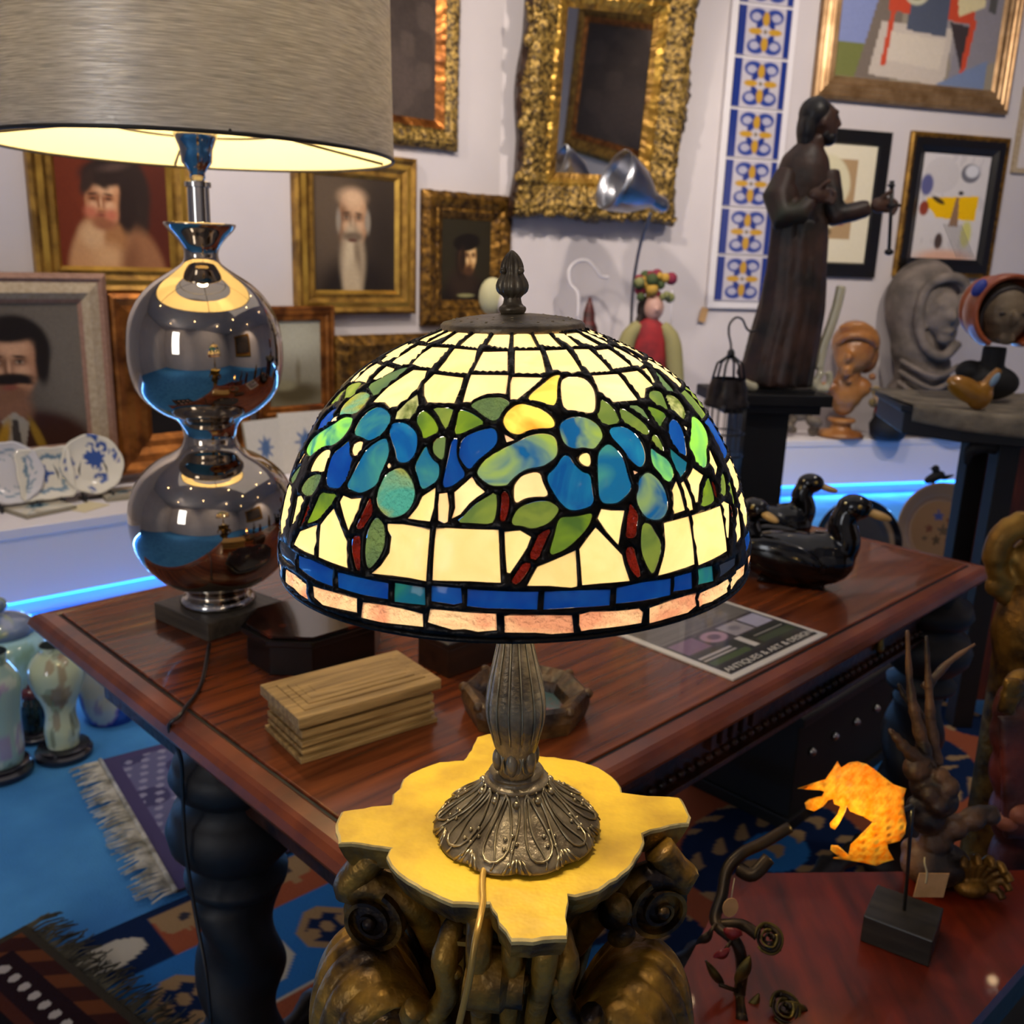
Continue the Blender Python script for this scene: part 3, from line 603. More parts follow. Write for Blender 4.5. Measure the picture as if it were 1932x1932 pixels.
# aprons with raised panels and beads
ap0, ap1 = ZT-.15, ZT-.03; ia = .09
m_apron = mat('carved_walnut', '4a2410', .35, 0, col2='1a0a05', nscale=12, bump=.002, bscale=60)
for nm, c, sz in (('apron', (TL_/2, ia, (ap0+ap1)/2), (TL_-2*ia, .025, ap1-ap0)), ('apron', (TL_/2, TW_-ia, (ap0+ap1)/2), (TL_-2*ia, .025, ap1-ap0)),
                  ('apron', (ia, TW_/2, (ap0+ap1)/2), (.025, TW_-2*ia, ap1-ap0)), ('apron', (TL_-ia, TW_/2, (ap0+ap1)/2), (.025, TW_-2*ia, ap1-ap0))):
    b = MB(); b.box(c, sz, m_apron)
    if nm == 'apron' and sz[0] > sz[1] and c[1] < TW_/2:
        x0 = .1
        for k in range(60): b.ell((x0+k*(TL_-.2)/59, ia-.016, ap0+.012), (.008, .007, .007), m_apron, seg=8, rings=6)
        b.box((TL_/2, ia-.012, ap0-.004), (TL_-2*ia, .03, .01), m_apron)
        for cx in (.30, TL_-.30): 
            b.box((cx+.08, ia-.015, (ap0+ap1)/2+.01), (.28, .012, .06), m_apron)
        for k in range(5): b.box((TL_*.42+k*.03, ia-.016, (ap0+ap1)/2+.008), (.014, .012, .085), m_apron)
        for cx in (.12, .17): b.ell((cx, ia-.016, (ap0+ap1)/2+.01), (.02, .012, .035), m_apron)
    b.build(nm, tab, bevel=.002)
def twist(a, z, i):
    return 1+.16*math.cos(2*a+z*42) if z < .46 else 1
legprof = [(.03, .008), (.055, .012), (.06, .04), (.045, .07), (.05, .085), (.042, .1)]+[(.05, .1+.36*k/40) for k in range(1, 40)]+[(.04, .465), (.062, .475), (.064, .49), (.045, .505), (.06, .52), (.078, .545), (.082, .57), (.072, .6), (.05, .615), (.066, .63), (.075, .65), (.068, .675), (.045, .69), (.05, .71), (.05, .73)]
def tabxy(px, py, z):
    p_ = onz(px, py, z)-Vector((B0.x, B0.y, 0)); return p_.dot(u_), p_.dot(v_)
LG = [tabxy(437, 1560, .56), (.2, .2), tabxy(1822, 1250, .5), (TL_-.17, TW_-.17)]
LG[0] = (max(.09, LG[0][0]), min(TW_-.1, LG[0][1])); LG[2] = (min(TL_-.08, LG[2][0]), max(.08, LG[2][1])); print('legs', LG)
for lx, ly in LG:
    b = MB(); b.lathe([(r*1.15, z) for r, z in legprof], m_darkwood, 36, (0, 0, 0), rad=twist); b.box((0, 0, .69), (.1, .1, .08), m_darkwood)
    b.build('leg', tab, True, X=Matrix.Translation((lx, ly, 0)), label='dark barley-twist turned leg')
for (x0, y0), (x1, y1) in ((LG[1], LG[2]), (LG[0], LG[1]), (LG[0], LG[3])):
    b = MB(); L_ = math.hypot(x1-x0, y1-y0)
    b.lathe([(.022+.004*math.sin(k*1.2), .05+(L_-.1)*k/80) for k in range(81)], m_darkwood, 16, X=Matrix.Rotation(PI/2, 3, 'Y'), rad=lambda a, z, i: 1+.2*math.cos(2*a+z*55))
    b.build('stretcher', tab, True, X=Matrix.Translation((x0, y0, .13)) @ Matrix.Rotation(math.atan2(y1-y0, x1-x0), 4, 'Z'))
# ================================================================== SILVER LAMP
bc = onz(425, 1150, ZT)
pf, pl, pr = onz(393, 1212, ZT), onz(292, 1168, ZT), onz(560, 1150, ZT)
ub = (pr-pf); ub.z = 0; abase = math.atan2((pf-pl).y, (pf-pl).x)
sb = (pf-pl).length
xb = Vector((math.cos(abase), math.sin(abase), 0)); yb = Vector((-xb.y, xb.x, 0))
bcen = pf - xb*sb/2 + yb*sb/2
print('silver base size', sb, bcen, math.degrees(abase))
SL = thing('table_lamp', 'big double-gourd silver glass lamp with a metallic drum shade', 'lamp', (bcen.x, bcen.y, ZT), 0)
m_dkgrey = mat('grey_stained_wood', '5c5346', .45, col2='3d372e', nscale=8, stretch=(1, 8, 8))
bh = .03
b = MB(); b.box((0, 0, bh/2), (sb, sb, bh), m_dkgrey); b.build('wood_base', SL, X=Matrix.Rotation(abase, 4, 'Z'), bevel=.002)
bcp = Vector((bcen.x, bcen.y, ZT)); 
def zat(px, py, ctr):  # height on a vertical plane through ctr facing the camera
    n = Vector((ctr[0], ctr[1], 0)).normalized(); return onplane(px, py, Vector((ctr[0], ctr[1], 0)), n).z
def rat(hw, z, ctr): d = dep((ctr[0], ctr[1], z)); return hw/F*d
ax_px = lambda py: 400+(py-560)*.035
lampprof_px = [(1138, 66), (1128, 70), (1120, 64), (1112, 52), (1100, 66), (1085, 100), (1050, 134), (1010, 151), (970, 156), (930, 151), (892, 132), (864, 96), (850, 64), (838, 52), (824, 48), (812, 49), (800, 52), (788, 62), (772, 96), (738, 130), (695, 142), (655, 144), (610, 140), (568, 122), (536, 94), (514, 60), (500, 38), (490, 32), (478, 31), (465, 35), (450, 46), (436, 60), (426, 67), (422, 66)]
m_glass = mat('mirrored_glass', 'b4a898', .03, 1)
pr_ = []
for py, hw in lampprof_px:
    z = zat(ax_px(py), py, bcp); pr_.append((rat(hw, z, bcp)*.985, z-ZT))
print('silver prof', pr_[0], pr_[-1])
z0 = bh; pr_[0] = (pr_[0][0], z0)
pr_ = [p_ for p_ in pr_ if p_[1] >= z0]; pr_.sort(key=lambda t: t[1])
# smooth profile
def smoothprof(p, k=3):
    for _ in range(k):
        q = [p[0]]
        for i in range(len(p)-1):
            (a, b_), (c, d) = p[i], p[i+1]; q += [(a*.75+c*.25, b_*.75+d*.25), (a*.25+c*.75, b_*.25+d*.75)]
        q.append(p[-1]); p = q
    return p
split = [i for i, p_ in enumerate(pr_) if p_[1] > z0+.045][0]
b = MB(); b.lathe(pr_[:4], m_chrome, 48); b.build('foot_ring', SL, True)
b = MB(); b.lathe(smoothprof(pr_[2:], 2), m_glass, 72); b.build('gourd_body', SL, True, label='mirrored smoke-silver double gourd')
ztop = pr_[-1][1]
def zl(py): return zat(ax_px(py), py, bcp)-ZT
def rl(hw, py): return rat(hw, zl(py)+ZT, bcp)
b = MB(); b.lathe([(rl(20, 410), ztop-.02), (rl(20, 400), zl(400)), (rl(20, 355), zl(355)), (rl(24, 354), zl(354)), (rl(24, 345), zl(345)), (rl(12, 342), zl(342)), (rl(15, 335), zl(335))], m_chrome, 32); b.build('stem', SL, True, None, auto=40)
b = MB(); b.lathe([(rl(15, 336), zl(336)), (rl(14, 328), zl(328)), (rl(20, 318), zl(318)), (rl(28, 308), zl(308)), (rl(30, 285), zl(285)), (rl(36, 268), zl(268)), (rl(40, 258), zl(258)), (rl(40, 250), zl(250))], m_chrome, 32); b.build('socket', SL, True)
# drum shade
zs0, zs1 = zl(289), zl(-90); rs0 = rl(373, 289)*.985; rs1 = rs0*.975
scx, scy = 0, 0
so = onplane(373, 289, Vector((bcen.x, bcen.y, 0)), Vector((bcen.x, bcen.y, 0)).normalized())-bcp; so.z = 0
print('shade r', rs0, 'offset', so, 'z', zs0+ZT, zs1+ZT)
m_shade = mat('silver_slub_fabric', 'e2e0da', .34, .5, col2='a9a7a2', nscale=30, stretch=(1, 1, 26), bump=.0011, bscale=26, trans=.17, ramp=(.3, .65), detail=5)
m_liner = mat('shade_liner', 'f4e6bc', .8, trans=.25)
b = MB(); SG = 96
b.grid(lambda u, v: (so.x+(rs0+(rs1-rs0)*v)*math.cos(2*PI*u), so.y+(rs0+(rs1-rs0)*v)*math.sin(2*PI*u), zs0+(zs1-zs0)*v), SG, 6, m_shade)
b.build('shade_fabric', SL, True)
b = MB(); b.grid(lambda u, v: (so.x+(rs0+(rs1-rs0)*v-.003)*math.cos(-2*PI*u), so.y+(rs0+(rs1-rs0)*v-.003)*math.sin(-2*PI*u), zs0+(zs1-zs0)*v), SG, 6, m_liner)
b.build('shade_lining', SL, True, label='cream shade lining')
m_wire = mat('shade_wire', '3a352c', .5, .5)
b = MB()
for zz, rr in ((zs0, rs0-.001), (zs1, rs1-.001)):
    b.tube([(so.x+rr*math.cos(2*PI*k/96), so.y+rr*math.sin(2*PI*k/96), zz) for k in range(97)], .0028, m_wire, 6)
hz = zs0+.045
b.tube([(.42*rs0*math.cos(2*PI*k/48), .42*rs0*math.sin(2*PI*k/48), hz-.012) for k in range(49)], .0022, m_wire, 6)
for k in range(4):
    a = 2*PI*k/4+.45; b.tube([(.02*math.cos(a), .02*math.sin(a), hz), (.4*rs0*math.cos(a), .4*rs0*math.sin(a), hz-.012), (so.x+rs0*math.cos(a), so.y+rs0*math.sin(a), zs0+.003)], .0022, m_wire, 6)
b.build('shade_wire_frame', SL, True)
bl = light('POINT', (bcen.x, bcen.y, ZT+zs0+.16), 15, (1, .78, .42), .035); bl.parent = SL; bl.location = (0, 0, zs0+.16)
m_bulb = mat('warm_bulb', 'ffffff', emit='ffb257', estr=6)
b = MB(); b.ell((0, 0, zs0+.085), (.026, .026, .036), m_bulb); b.lathe([(.014, zs0+.03), (.014, zs0+.06)], m_chrome, 16); b.build('bulb', SL, True)
# ================================================================== STAINED GLASS LAMP
LB = Vector((.0114, .59, .9647)); lean = math.radians(-2.42)
ax = Vector((math.sin(lean), 0, math.cos(lean))); exx = Vector((math.cos(lean), 0, -math.sin(lean))); eyy = Vector((0, 1, 0))
LM = frameM(LB, exx, eyy, ax)
LAMP = thing('stained_glass_lamp', 'lit stained glass dome lamp with blue flowers on a bronze base', 'lamp', M=LM)
m_bronze = mat('antique_bronze', '8c7e64', .36, .5, col2='564a38', nscale=40, bump=.0006, bscale=300, ramp=(.35, .6))
m_bronze_hi = mat('worn_bronze', 'b5a684', .28, .8, col2='7a6c50', nscale=60)
m_lead = mat('lead_came', '1c1712', .34, .75, col2='0b0907', nscale=60, bump=.0009, bscale=170)
cr = [-800.426461, 415.563356, -80.041443, 4.170278, 0.855484, 0.040936]; ch = [-548.354937, 320.642101, -59.897364, 1.77411, -0.396668, 0.154903]
def pv(c, s):
    t = 0
    for k in c: t = t*s+k
    return t
def dome(th, s, off=0):
    r, h = pv(cr, s), pv(ch, s)+.20
    e = 1e-4; dr, dh = pv(cr, s+e)-pv(cr, s-e), pv(ch, s+e)-pv(ch, s-e); l_ = math.hypot(dr, dh)
    r2, h2 = r-dh/l_*off, h+dr/l_*off
    return (math.sin(th)*r2, -math.cos(th)*r2, h2)
pieces = []
for ln in GLASS.strip().splitlines():
    k, *pp = ln.split(); q = [tuple(map(int, t.split(','))) for t in pp]
    pieces.append((k, [(math.radians(t/10), max(s, 2)/1e4) for t, s in q]))
front = list(pieces)
for k, q in front:   # the far side repeats the design
    if max(t for t, s in q) < math.radians(70) and min(t for t, s in q) > math.radians(-70):
        pieces.append((k, [(t+PI, s) for t, s in q]))
def bb(q): return min(t for t, s in q), max(t for t, s in q), min(s for t, s in q), max(s for t, s in q)
bbs = [bb(q) for k, q in pieces]
RR = .12
def chaikin(q):
    o = []
    for i in range(len(q)):
        a, c = q[i], q[(i+1) % len(q)]; o += [(a[0]*.75+c[0]*.25, a[1]*.75+c[1]*.25), (a[0]*.25+c[0]*.75, a[1]*.25+c[1]*.75)]
    return o
polys = []
for k, q in pieces:
    q = [(((t+PI*.0)*RR), s) for t, s in q]
    if k[1] == '1' or k[0] in 'gGsr': q = chaikin(chaikin(q)) if k[1] == '1' else chaikin(q)
    o = []
    for i in range(len(q)):
        a, c = q[i], q[(i+1) % len(q)]; L_ = math.hypot(a[0]-c[0], a[1]-c[1]); n = max(1, int(L_/.005))
        o += [(a[0]+(c[0]-a[0])*j/n, a[1]+(c[1]-a[1])*j/n) for j in range(n)]
    # clean near-duplicate points
    o2 = [o[0]]
    for p_ in o[1:]:
        if math.hypot(p_[0]-o2[-1][0], p_[1]-o2[-1][1]) > .00035: o2.append(p_)
    if math.hypot(o2[0][0]-o2[-1][0], o2[0][1]-o2[-1][1]) < .00035: o2.pop()
    if len(o2) >= 3: polys.append((k, o2))
x0, x1 = -PI*RR*.62, PI*RR*1.38     # seam away from the camera side
ymin, ymax = -.004, .1945
segs = np.array([(*q[i], *q[(i+1) % len(q)]) for k, q in polys for i in range(len(q))])
def dist_segs(P_):
    P_ = np.array(P_); out = np.full(len(P_), 1e9)
    a = segs[:, :2]; d = segs[:, 2:]-a; L2 = (d**2).sum(1)+1e-18
    for i in range(0, len(P_), 500):
        p_ = P_[i:i+500][:, None, :]; t = np.clip(((p_-a)*d).sum(2)/L2, 0, 1)
        out[i:i+500] = np.sqrt((((a+t[..., None]*d)-p_)**2).sum(2)).min(1)
    return out
def inside_any(P_):
    P_ = np.array(P_); res = np.zeros(len(P_), bool)
    for k, q in polys:
        q = np.array(q); mx, mn = q.max(0), q.min(0); sel = np.where(((P_ > mn) & (P_ < mx)).all(1))[0]
        if not len(sel): continue
        u, v = P_[sel, 0], P_[sel, 1]; ins = np.zeros(len(sel), bool)
        for i in range(len(q)):
            (xa, ya), (xb_, yb_) = q[i], q[(i+1) % len(q)]
            if ya == yb_: continue
            ins ^= ((ya > v) != (yb_ > v)) & (u < (xb_-xa)*(v-ya)/(yb_-ya)+xa)
        res[sel] |= ins
    return res
rows_ = (('c0', .003, .0195), ('c0', .0225, .043), ('c0', .046, .071), ('g0', .0745, .094), ('B0', .0965, .121), ('c0', .124, .142), ('c0', .145, .164), ('B0', .168, .1775), ('p0', .182, .191))
allv = np.array([p_ for k, q in polys for p_ in q]); newp = []
for base_ in (66, 246):          # plain glass where the two halves of the design meet
    for kk, sa, sb_ in rows_:
        x_ = math.radians(base_)*RR; xe = x_+math.radians(48)*RR
        while x_ < xe:
            for w_ in (.022, .015, .010, .006):
                for xo in (0, -2*PI*RR):
                    xa, xb2 = x_+xo, x_+w_+xo
                    if xa < x0+.002 or xb2 > x1-.002: continue
                    smp = [(xa+(xb2-xa)*u/4, sa+(sb_-sa)*v/4) for u in range(5) for v in range(5)]
                    if dist_segs(smp).min() > .0011 and not inside_any(smp).any() and not ((allv > (xa, sa)) & (allv < (xb2, sb_))).all(1).any():
                        newp.append((kk, [(xa, sa), (xb2, sa), (xb2, sb_), (xa, sb_)])); break
                else: continue
                break
            else: w_ = .002
            x_ += w_+.0022
dens = []
for k, q in newp:
    o = []
    for i in range(4):
        a_, c_ = q[i], q[(i+1) % 4]; n = max(1, int(math.hypot(a_[0]-c_[0], a_[1]-c_[1])/.005)); o += [(a_[0]+(c_[0]-a_[0])*j/n, a_[1]+(c_[1]-a_[1])*j/n) for j in range(n)]
    dens.append((k, o))
polys += dens; print('filler', len(dens))
segs = np.array([(*q[i], *q[(i+1) % len(q)]) for k, q in polys for i in range(len(q))])
cand = []
for k, q in polys:   # crest points of the solder lines
    ar = sum(q[i][0]*q[(i+1) % len(q)][1]-q[(i+1) % len(q)][0]*q[i][1] for i in range(len(q))); sg = 1 if ar > 0 else -1
    for i in range(len(q)):
        a, c = q[i], q[(i+1) % len(q)]; L_ = math.hypot(c[0]-a[0], c[1]-a[1]); nx, ny = (c[1]-a[1])/L_*sg, -(c[0]-a[0])/L_*sg
        m_ = ((a[0]+c[0])/2, (a[1]+c[1])/2); cand.append((m_[0]+nx*.0009, m_[1]+ny*.0009))
cand = np.array(cand); cand = cand[~inside_any(cand)]; dd = dist_segs(cand); cand = cand[(dd > .00055)]
keep = []; cell = {}
for p_ in cand:
    kx, ky = int(p_[0]/.001), int(p_[1]/.001)
    if any((kx+i, ky+j) in cell for i in (-1, 0, 1) for j in (-1, 0, 1)): continue
    if x0+.001 < p_[0] < x1-.001 and ymin+.001 < p_[1] < ymax-.001: cell[(kx, ky)] = 1; keep.append(tuple(p_))
gx, gy = np.meshgrid(np.arange(x0+.002, x1-.002, .004), np.arange(ymin+.003, ymax-.003, .004)); G_ = np.c_[gx.ravel(), gy.ravel()]
dg = dist_segs(G_); G_ = G_[dg > .0016]
verts2 = []; faces2 = []
for k, q in polys:
    s_ = len(verts2); verts2 += [Vector(p_) for p_ in q]; faces2.append(list(range(s_, s_+len(q))))
nb = 300; s_ = len(verts2); rim = []
nx_ = 240
for i in range(nx_+1): rim.append(Vector((x0+(x1-x0)*i/nx_, ymax)))
for i in range(1, 30): rim.append(Vector((x1, ymax+(ymin-ymax)*i/30)))
for i in range(nx_+1): rim.append(Vector((x1+(x0-x1)*i/nx_, ymin)))
for i in range(1, 30): rim.append(Vector((x0, ymin+(ymax-ymin)*i/30)))
verts2 += rim; edges2 = [(s_+i, s_+(i+1) % len(rim)) for i in range(len(rim))]
nplain = len(verts2)
verts2 += [Vector(p_) for p_ in keep]+[Vector(p_) for p_ in G_]
vo, eo, fo, ov, oe, of = delaunay_2d_cdt(verts2, edges2, faces2, 0, 1e-6)
raised = [min(o_) >= nplain if o_ else False for o_ in ov]
COLS = {'c': ('f2d69c', 'eccd8e'), 'd': ('efc898', 'f2d6a6'), 'p': ('dc9c7c', 'f0d0a4'), 'b': ('0c4486', '186a98'), 'B': ('082f80', '0e3f8a'), 't': ('247060', '125474'), 'u': ('206c74', '7cc450'),
        'm': ('104c84', '809c48'), 'g': ('667a36', '4c6434'), 'G': ('628022', '3c5a28'), 's': ('566e44', '465f46'), 'y': ('e8d264', 'e09030'), 'r': ('5c140a', '2c0805'), 'w': ('d0d8a0', '506030'),
        'o': ('8a8c34', '3f8f8a'), 'k': ('f0c0a0', 'f6d8b0'), 'n': ('141c2c', '1c2436'), 'v': ('125486', '3a8078')}
KIND = {'c': 'cream_background_glass', 'd': 'cream_background_glass', 'p': 'rippled_rim_glass', 'B': 'flower_glass', 'b': 'flower_glass', 't': 'flower_glass', 'u': 'flower_glass', 'm': 'flower_glass', 'v': 'flower_glass', 'o': 'flower_glass',
        'g': 'leaf_glass', 'G': 'leaf_glass', 's': 'leaf_glass', 'y': 'amber_glass', 'r': 'branch_glass', 'w': 'clear_speckled_glass', 'k': 'flower_centre_glass', 'n': 'border_band_glass'}
def glassmat(name, rough, bumpd, bs):
    m = bpy.data.materials.new(name); m.use_nodes = True; N = m.node_tree.nodes; L = m.node_tree.links; N.clear()
    o = N.new('ShaderNodeOutputMaterial'); tc = N.new('ShaderNodeTexCoord')
    a = N.new('ShaderNodeVertexColor'); a.layer_name = 'Col'; a2 = N.new('ShaderNodeVertexColor'); a2.layer_name = 'Col2'
    n = N.new('ShaderNodeTexNoise'); n.inputs['Scale'].default_value = 26; n.inputs['Detail'].default_value = 3; n.inputs['Distortion'].default_value = 1.2; L.new(tc.outputs['Object'], n.inputs['Vector'])
    r = N.new('ShaderNodeValToRGB'); r.color_ramp.elements[0].position = .42; r.color_ramp.elements[1].position = .62; L.new(n.outputs['Fac'], r.inputs[0])
    mx = N.new('ShaderNodeMix'); mx.data_type = 'RGBA'; L.new(r.outputs[0], mx.inputs[0]); L.new(a.outputs[0], mx.inputs[6]); L.new(a2.outputs[0], mx.inputs[7])
    t = N.new('ShaderNodeBsdfTranslucent'); L.new(mx.outputs[2], t.inputs[0])
    p_ = N.new('ShaderNodeBsdfPrincipled'); p_.inputs['Roughness'].default_value = rough; p_.inputs['IOR'].default_value = 1.5; L.new(mx.outputs[2], p_.inputs['Base Color'])
    n2 = N.new('ShaderNodeTexNoise'); n2.inputs['Scale'].default_value = bs; L.new(tc.outputs['Object'], n2.inputs['Vector'])
    bp = N.new('ShaderNodeBump'); bp.inputs['Distance'].default_value = bumpd; L.new(n2.outputs['Fac'], bp.inputs['Height']); L.new(bp.outputs[0], p_.inputs['Normal']); L.new(bp.outputs[0], t.inputs['Normal'])
    ms = N.new('ShaderNodeMixShader'); ms.inputs[0].default_value = .35; L.new(t.outputs[0], ms.inputs[1]); L.new(p_.outputs[0], ms.inputs[2]); L.new(ms.outputs[0], o.inputs[0])
    return m
g_smooth = glassmat('opalescent_glass', .12, .0006, 60); g_rough = glassmat('hammered_glass', .12, .004, 330)
groups = {}
lead_f = []
for f_, src in zip(fo, of):
    if src:
        k = polys[src[0]][0]; groups.setdefault('glass_panes', []).append((f_, src[0]))
    else:
        cx = sum(vo[i][0] for i in f_)/3; cy = sum(vo[i][1] for i in f_)/3
        if x0 <= cx <= x1 and ymin <= cy <= ymax+.0012 and max((vo[f_[i]]-vo[f_[i-1]]).length for i in range(3)) < .016: lead_f.append(f_)
shade = bpy.data.objects.new('glass_shade', None); C.objects.link(shade); shade.parent = LAMP; shade.empty_display_size = .05
rs = random.Random(5); jit = {}
for nm, fl in groups.items():
    vm = {}; V = []; FF = []; c1 = []; c2 = []; mi = []
    for f_, pi_ in fl:
        k = polys[pi_][0]
        if pi_ not in jit: jit[pi_] = (rs.uniform(.9, 1.04), rs.random() < .5)
        ff = []
        for i in f_:
            if (i, pi_) not in vm:
                vm[(i, pi_)] = len(V); off = 0 if not raised[i] else .0007
                V.append(dome(vo[i][0]/RR, vo[i][1], off)); a, b_ = COLS[k[0]]; j, sw = jit[pi_]
                pass
                c1.append([q_*j for q_ in lin(a)]); c2.append([q_*j for q_ in lin(b_)])
            ff.append(vm[(i, pi_)])
        FF.append(ff); mi.append(1 if k in ('w0', 'w1', 's1', 'o1', 'r1', 'p0', 'r0') and (k != 's1' or pi_ % 2) else 0)
    me = bpy.data.meshes.new(nm); me.from_pydata(V, [], FF); me.materials.append(g_smooth); me.materials.append(g_rough); me.polygons.foreach_set('material_index', mi); me.polygons.foreach_set('use_smooth', [True]*len(FF))
    for an, cc in (('Col', c1), ('Col2', c2)):
        ca = me.color_attributes.new(an, 'FLOAT_COLOR', 'POINT'); ca.data.foreach_set('color', np.array([(*c[:3], 1) for c in cc], dtype=np.float32).ravel())
    o = bpy.data.objects.new(nm, me); C.objects.link(o); o.parent = shade; o['label'] = 'opalescent cream, blue, green and pink glass pieces'
vm = {}; V = []; FF = []
for f_ in lead_f:
    ff = []
    for i in f_:
        if i not in vm:
            vm[i] = len(V); V.append(dome(vo[i][0]/RR, vo[i][1], .0016 if raised[i] else .0003))
        ff.append(vm[i])
    FF.append(ff)
me = bpy.data.meshes.new('leading'); me.from_pydata(V, [], FF); me.materials.append(m_lead); me.polygons.foreach_set('use_smooth', [True]*len(FF))
bm = bmesh.new(); bm.from_mesh(me); bmesh.ops.remove_doubles(bm, verts=bm.verts, dist=.00004); bmesh.ops.recalc_face_normals(bm, faces=bm.faces)
if sum((f_.normal.dot(Vector((f_.calc_center_median().x, f_.calc_center_median().y, .05)))) for f_ in bm.faces) < 0: bmesh.ops.reverse_faces(bm, faces=bm.faces)
bm.to_mesh(me); bm.free()
o = bpy.data.objects.new('leading', me); C.objects.link(o); o.parent = shade; o['label'] = 'dark solder leading'
sd = o.modifiers.new('thickness', 'SOLIDIFY'); sd.thickness = .0026; sd.offset = -1
print('lead faces', len(FF), 'pieces', len(polys))
b = MB(); b.tube([dome(2*PI*k/160, .1948) for k in range(161)], .0017, m_lead, 8); b.build('rim_wire', shade, True)
# cap, finial, stem, base
b = MB(); b.lathe([(.038, .3525), (.0432, .3525), (.0442, .3535), (.0442, .3570), (.0425, .3585), (.032, .3608), (.018, .3625), (.006, .3632)], m_bronze, 64, cap=True)
for rr, n in ((.036, 22), (.029, 16), (.022, 12)):  # bright studs stand in for light showing through the cap's holes
    for k in range(n):
        a = 2*PI*k/n; zz = .3632-(rr/.0425)**1.7*.0044; b.ell((rr*math.cos(a), rr*math.sin(a), zz), (.0011, .0011, .0006), m_bronze_hi, seg=6, rings=4)
b.build('shade_cap', LAMP, True, auto=50)
def fl(a, z, i): return 1+.07*math.cos(12*a)
fin = [(.0072, .3632), (.0084, .365), (.0084, .367), (.006, .3685), (.0052, .372), (.0055, .3735), (.0085, .3755), (.0096, .379), (.0088, .3825), (.0066, .386), (.0062, .388), (.0068, .39), (.006, .3935), (.0042, .397), (.002, .3995), (.0004, .4005)]
b = MB(); b.lathe(smoothprof(fin, 1), m_bronze, 72, rad=lambda a, z, i: 1 if z < .3725 else fl(a, z, i))
for k in range(4):
    a = PI/4+k*PI/2
    b.ell((.0074*math.cos(a), .0074*math.sin(a), .3885), (.0022, .0022, .002), m_bronze, seg=8, rings=6)
b.build('finial', LAMP, True)
stem = [(.0125, .050), (.0135, .056), (.012, .062), (.0145, .070), (.0165, .078), (.0195, .090), (.0203, .102), (.0186, .116), (.015, .132), (.0118, .146), (.0102, .156), (.0092, .165), (.0082, .2), (.008, .36)]
b = MB(); b.lathe(smoothprof(stem, 1), m_bronze, 112, rad=lambda a, z, i: (1+.055*abs(math.sin(7*a))**.5-.03) if .07 < z < .165 else 1)
b.build('fluted_stem', LAMP, True)
b = MB()
for k in range(14):
    a = 2*PI*k/14
    b.tube([((pv_[0]+.0003)*math.cos(a), (pv_[0]+.0003)*math.sin(a), pv_[1]) for pv_ in smoothprof(stem[4:12], 1)], .00045, m_bronze_hi, 6)
b.build('flute_ridges', LAMP, True, label='worn bright ridges')
b = MB()
for k in range(6):   # leaves around the collar
    a = 2*PI*k/6+.3; c, s = math.cos(a), math.sin(a)
    b.tube([(c*.0118-s*d*.0055, s*.0118+c*d*.0055, z) for d, z in ((0, .050), (-1, .056), (-1.2, .064), (-.7, .071), (0, .073), (.7, .071), (1.2, .064), (1, .056), (0, .05))], .0009, m_bronze_hi, 6)
    b.ell((c*.013, s*.013, .062), (.004, .004, .009), m_bronze, seg=10, rings=8)
b.build('collar_leaves', LAMP, True)
baseprof = [(.052, .0), (.0575, .0015), (.0585, .004), (.056, .008), (.05, .0125), (.043, .0175), (.036, .023), (.0295, .0285), (.0245, .034), (.0215, .0375), (.0228, .0395), (.0228, .0415), (.0195, .0432), (.0188, .0455), (.0195, .047), (.017, .0495), (.0125, .0515)]
def lobes(a, z, i):
    t = max(0, 1-z/.032); return 1+t*.075*(abs(math.cos(5*a))**.6-.62)+(.015*math.cos(24*a) if .01 < z < .036 else 0)
b = MB(); b.lathe(smoothprof(baseprof, 2), m_bronze, 144, (0, .008, 0), rad=lobes); b.build('base', LAMP, True, label='lobed bronze base cast with lily leaves')
b = MB()
def bsurf(a, t, off=.0006):
    i = t*(len(baseprof)-1); j = min(int(i), len(baseprof)-2); f_ = i-j
    r = baseprof[j][0]*(1-f_)+baseprof[j+1][0]*f_; z = baseprof[j][1]*(1-f_)+baseprof[j+1][1]*f_
    r = r*lobes(a, z, 0)+off; return (r*math.cos(a), r*math.sin(a)+.008, z+off)
for k in range(10):
    a0 = 2*PI*k/10
    b.tube([bsurf(a0+.26*math.sin(q_)*(1-.25*q_/PI), .62-.42*math.sin(q_/2)) for q_ in [2*PI*j/16 for j in range(17)]], .0009, m_bronze_hi, 6)
    b.tube([bsurf(a0+.05*math.sin(t*9), .64-t*.5) for t in [j/10 for j in range(11)]], [.0011-.0005*j/10 for j in range(11)], m_bronze_hi, 6)
    b.tube([bsurf(a0+PI/10+.08*math.sin(t*5), .62-t*.45) for t in [j/10 for j in range(11)]], .0009, m_bronze_hi, 6)
    b.ell(bsurf(a0+PI/10, .5), (.0028, .0028, .003), m_bronze_hi, seg=8, rings=6)
    for d in (-.16, -.08, 0, .08, .16): b.tube([bsurf(a0+PI/10+d*.4, .22), bsurf(a0+PI/10+d, .1)], [.0009, .0013], m_bronze_hi, 6)
    for j in range(5): b.ell(bsurf(a0+.1*math.cos(j*1.26)+.22, .3+.04*math.sin(j*1.26)), .0016, m_bronze_hi, seg=6, rings=5)
b.build('relief_ornament', LAMP, True, label='worn bright lily and leaf relief')
pb = onz(928, 1604, .971)
m_cord = mat('gold_cord', 'a8833a', .35, .4)
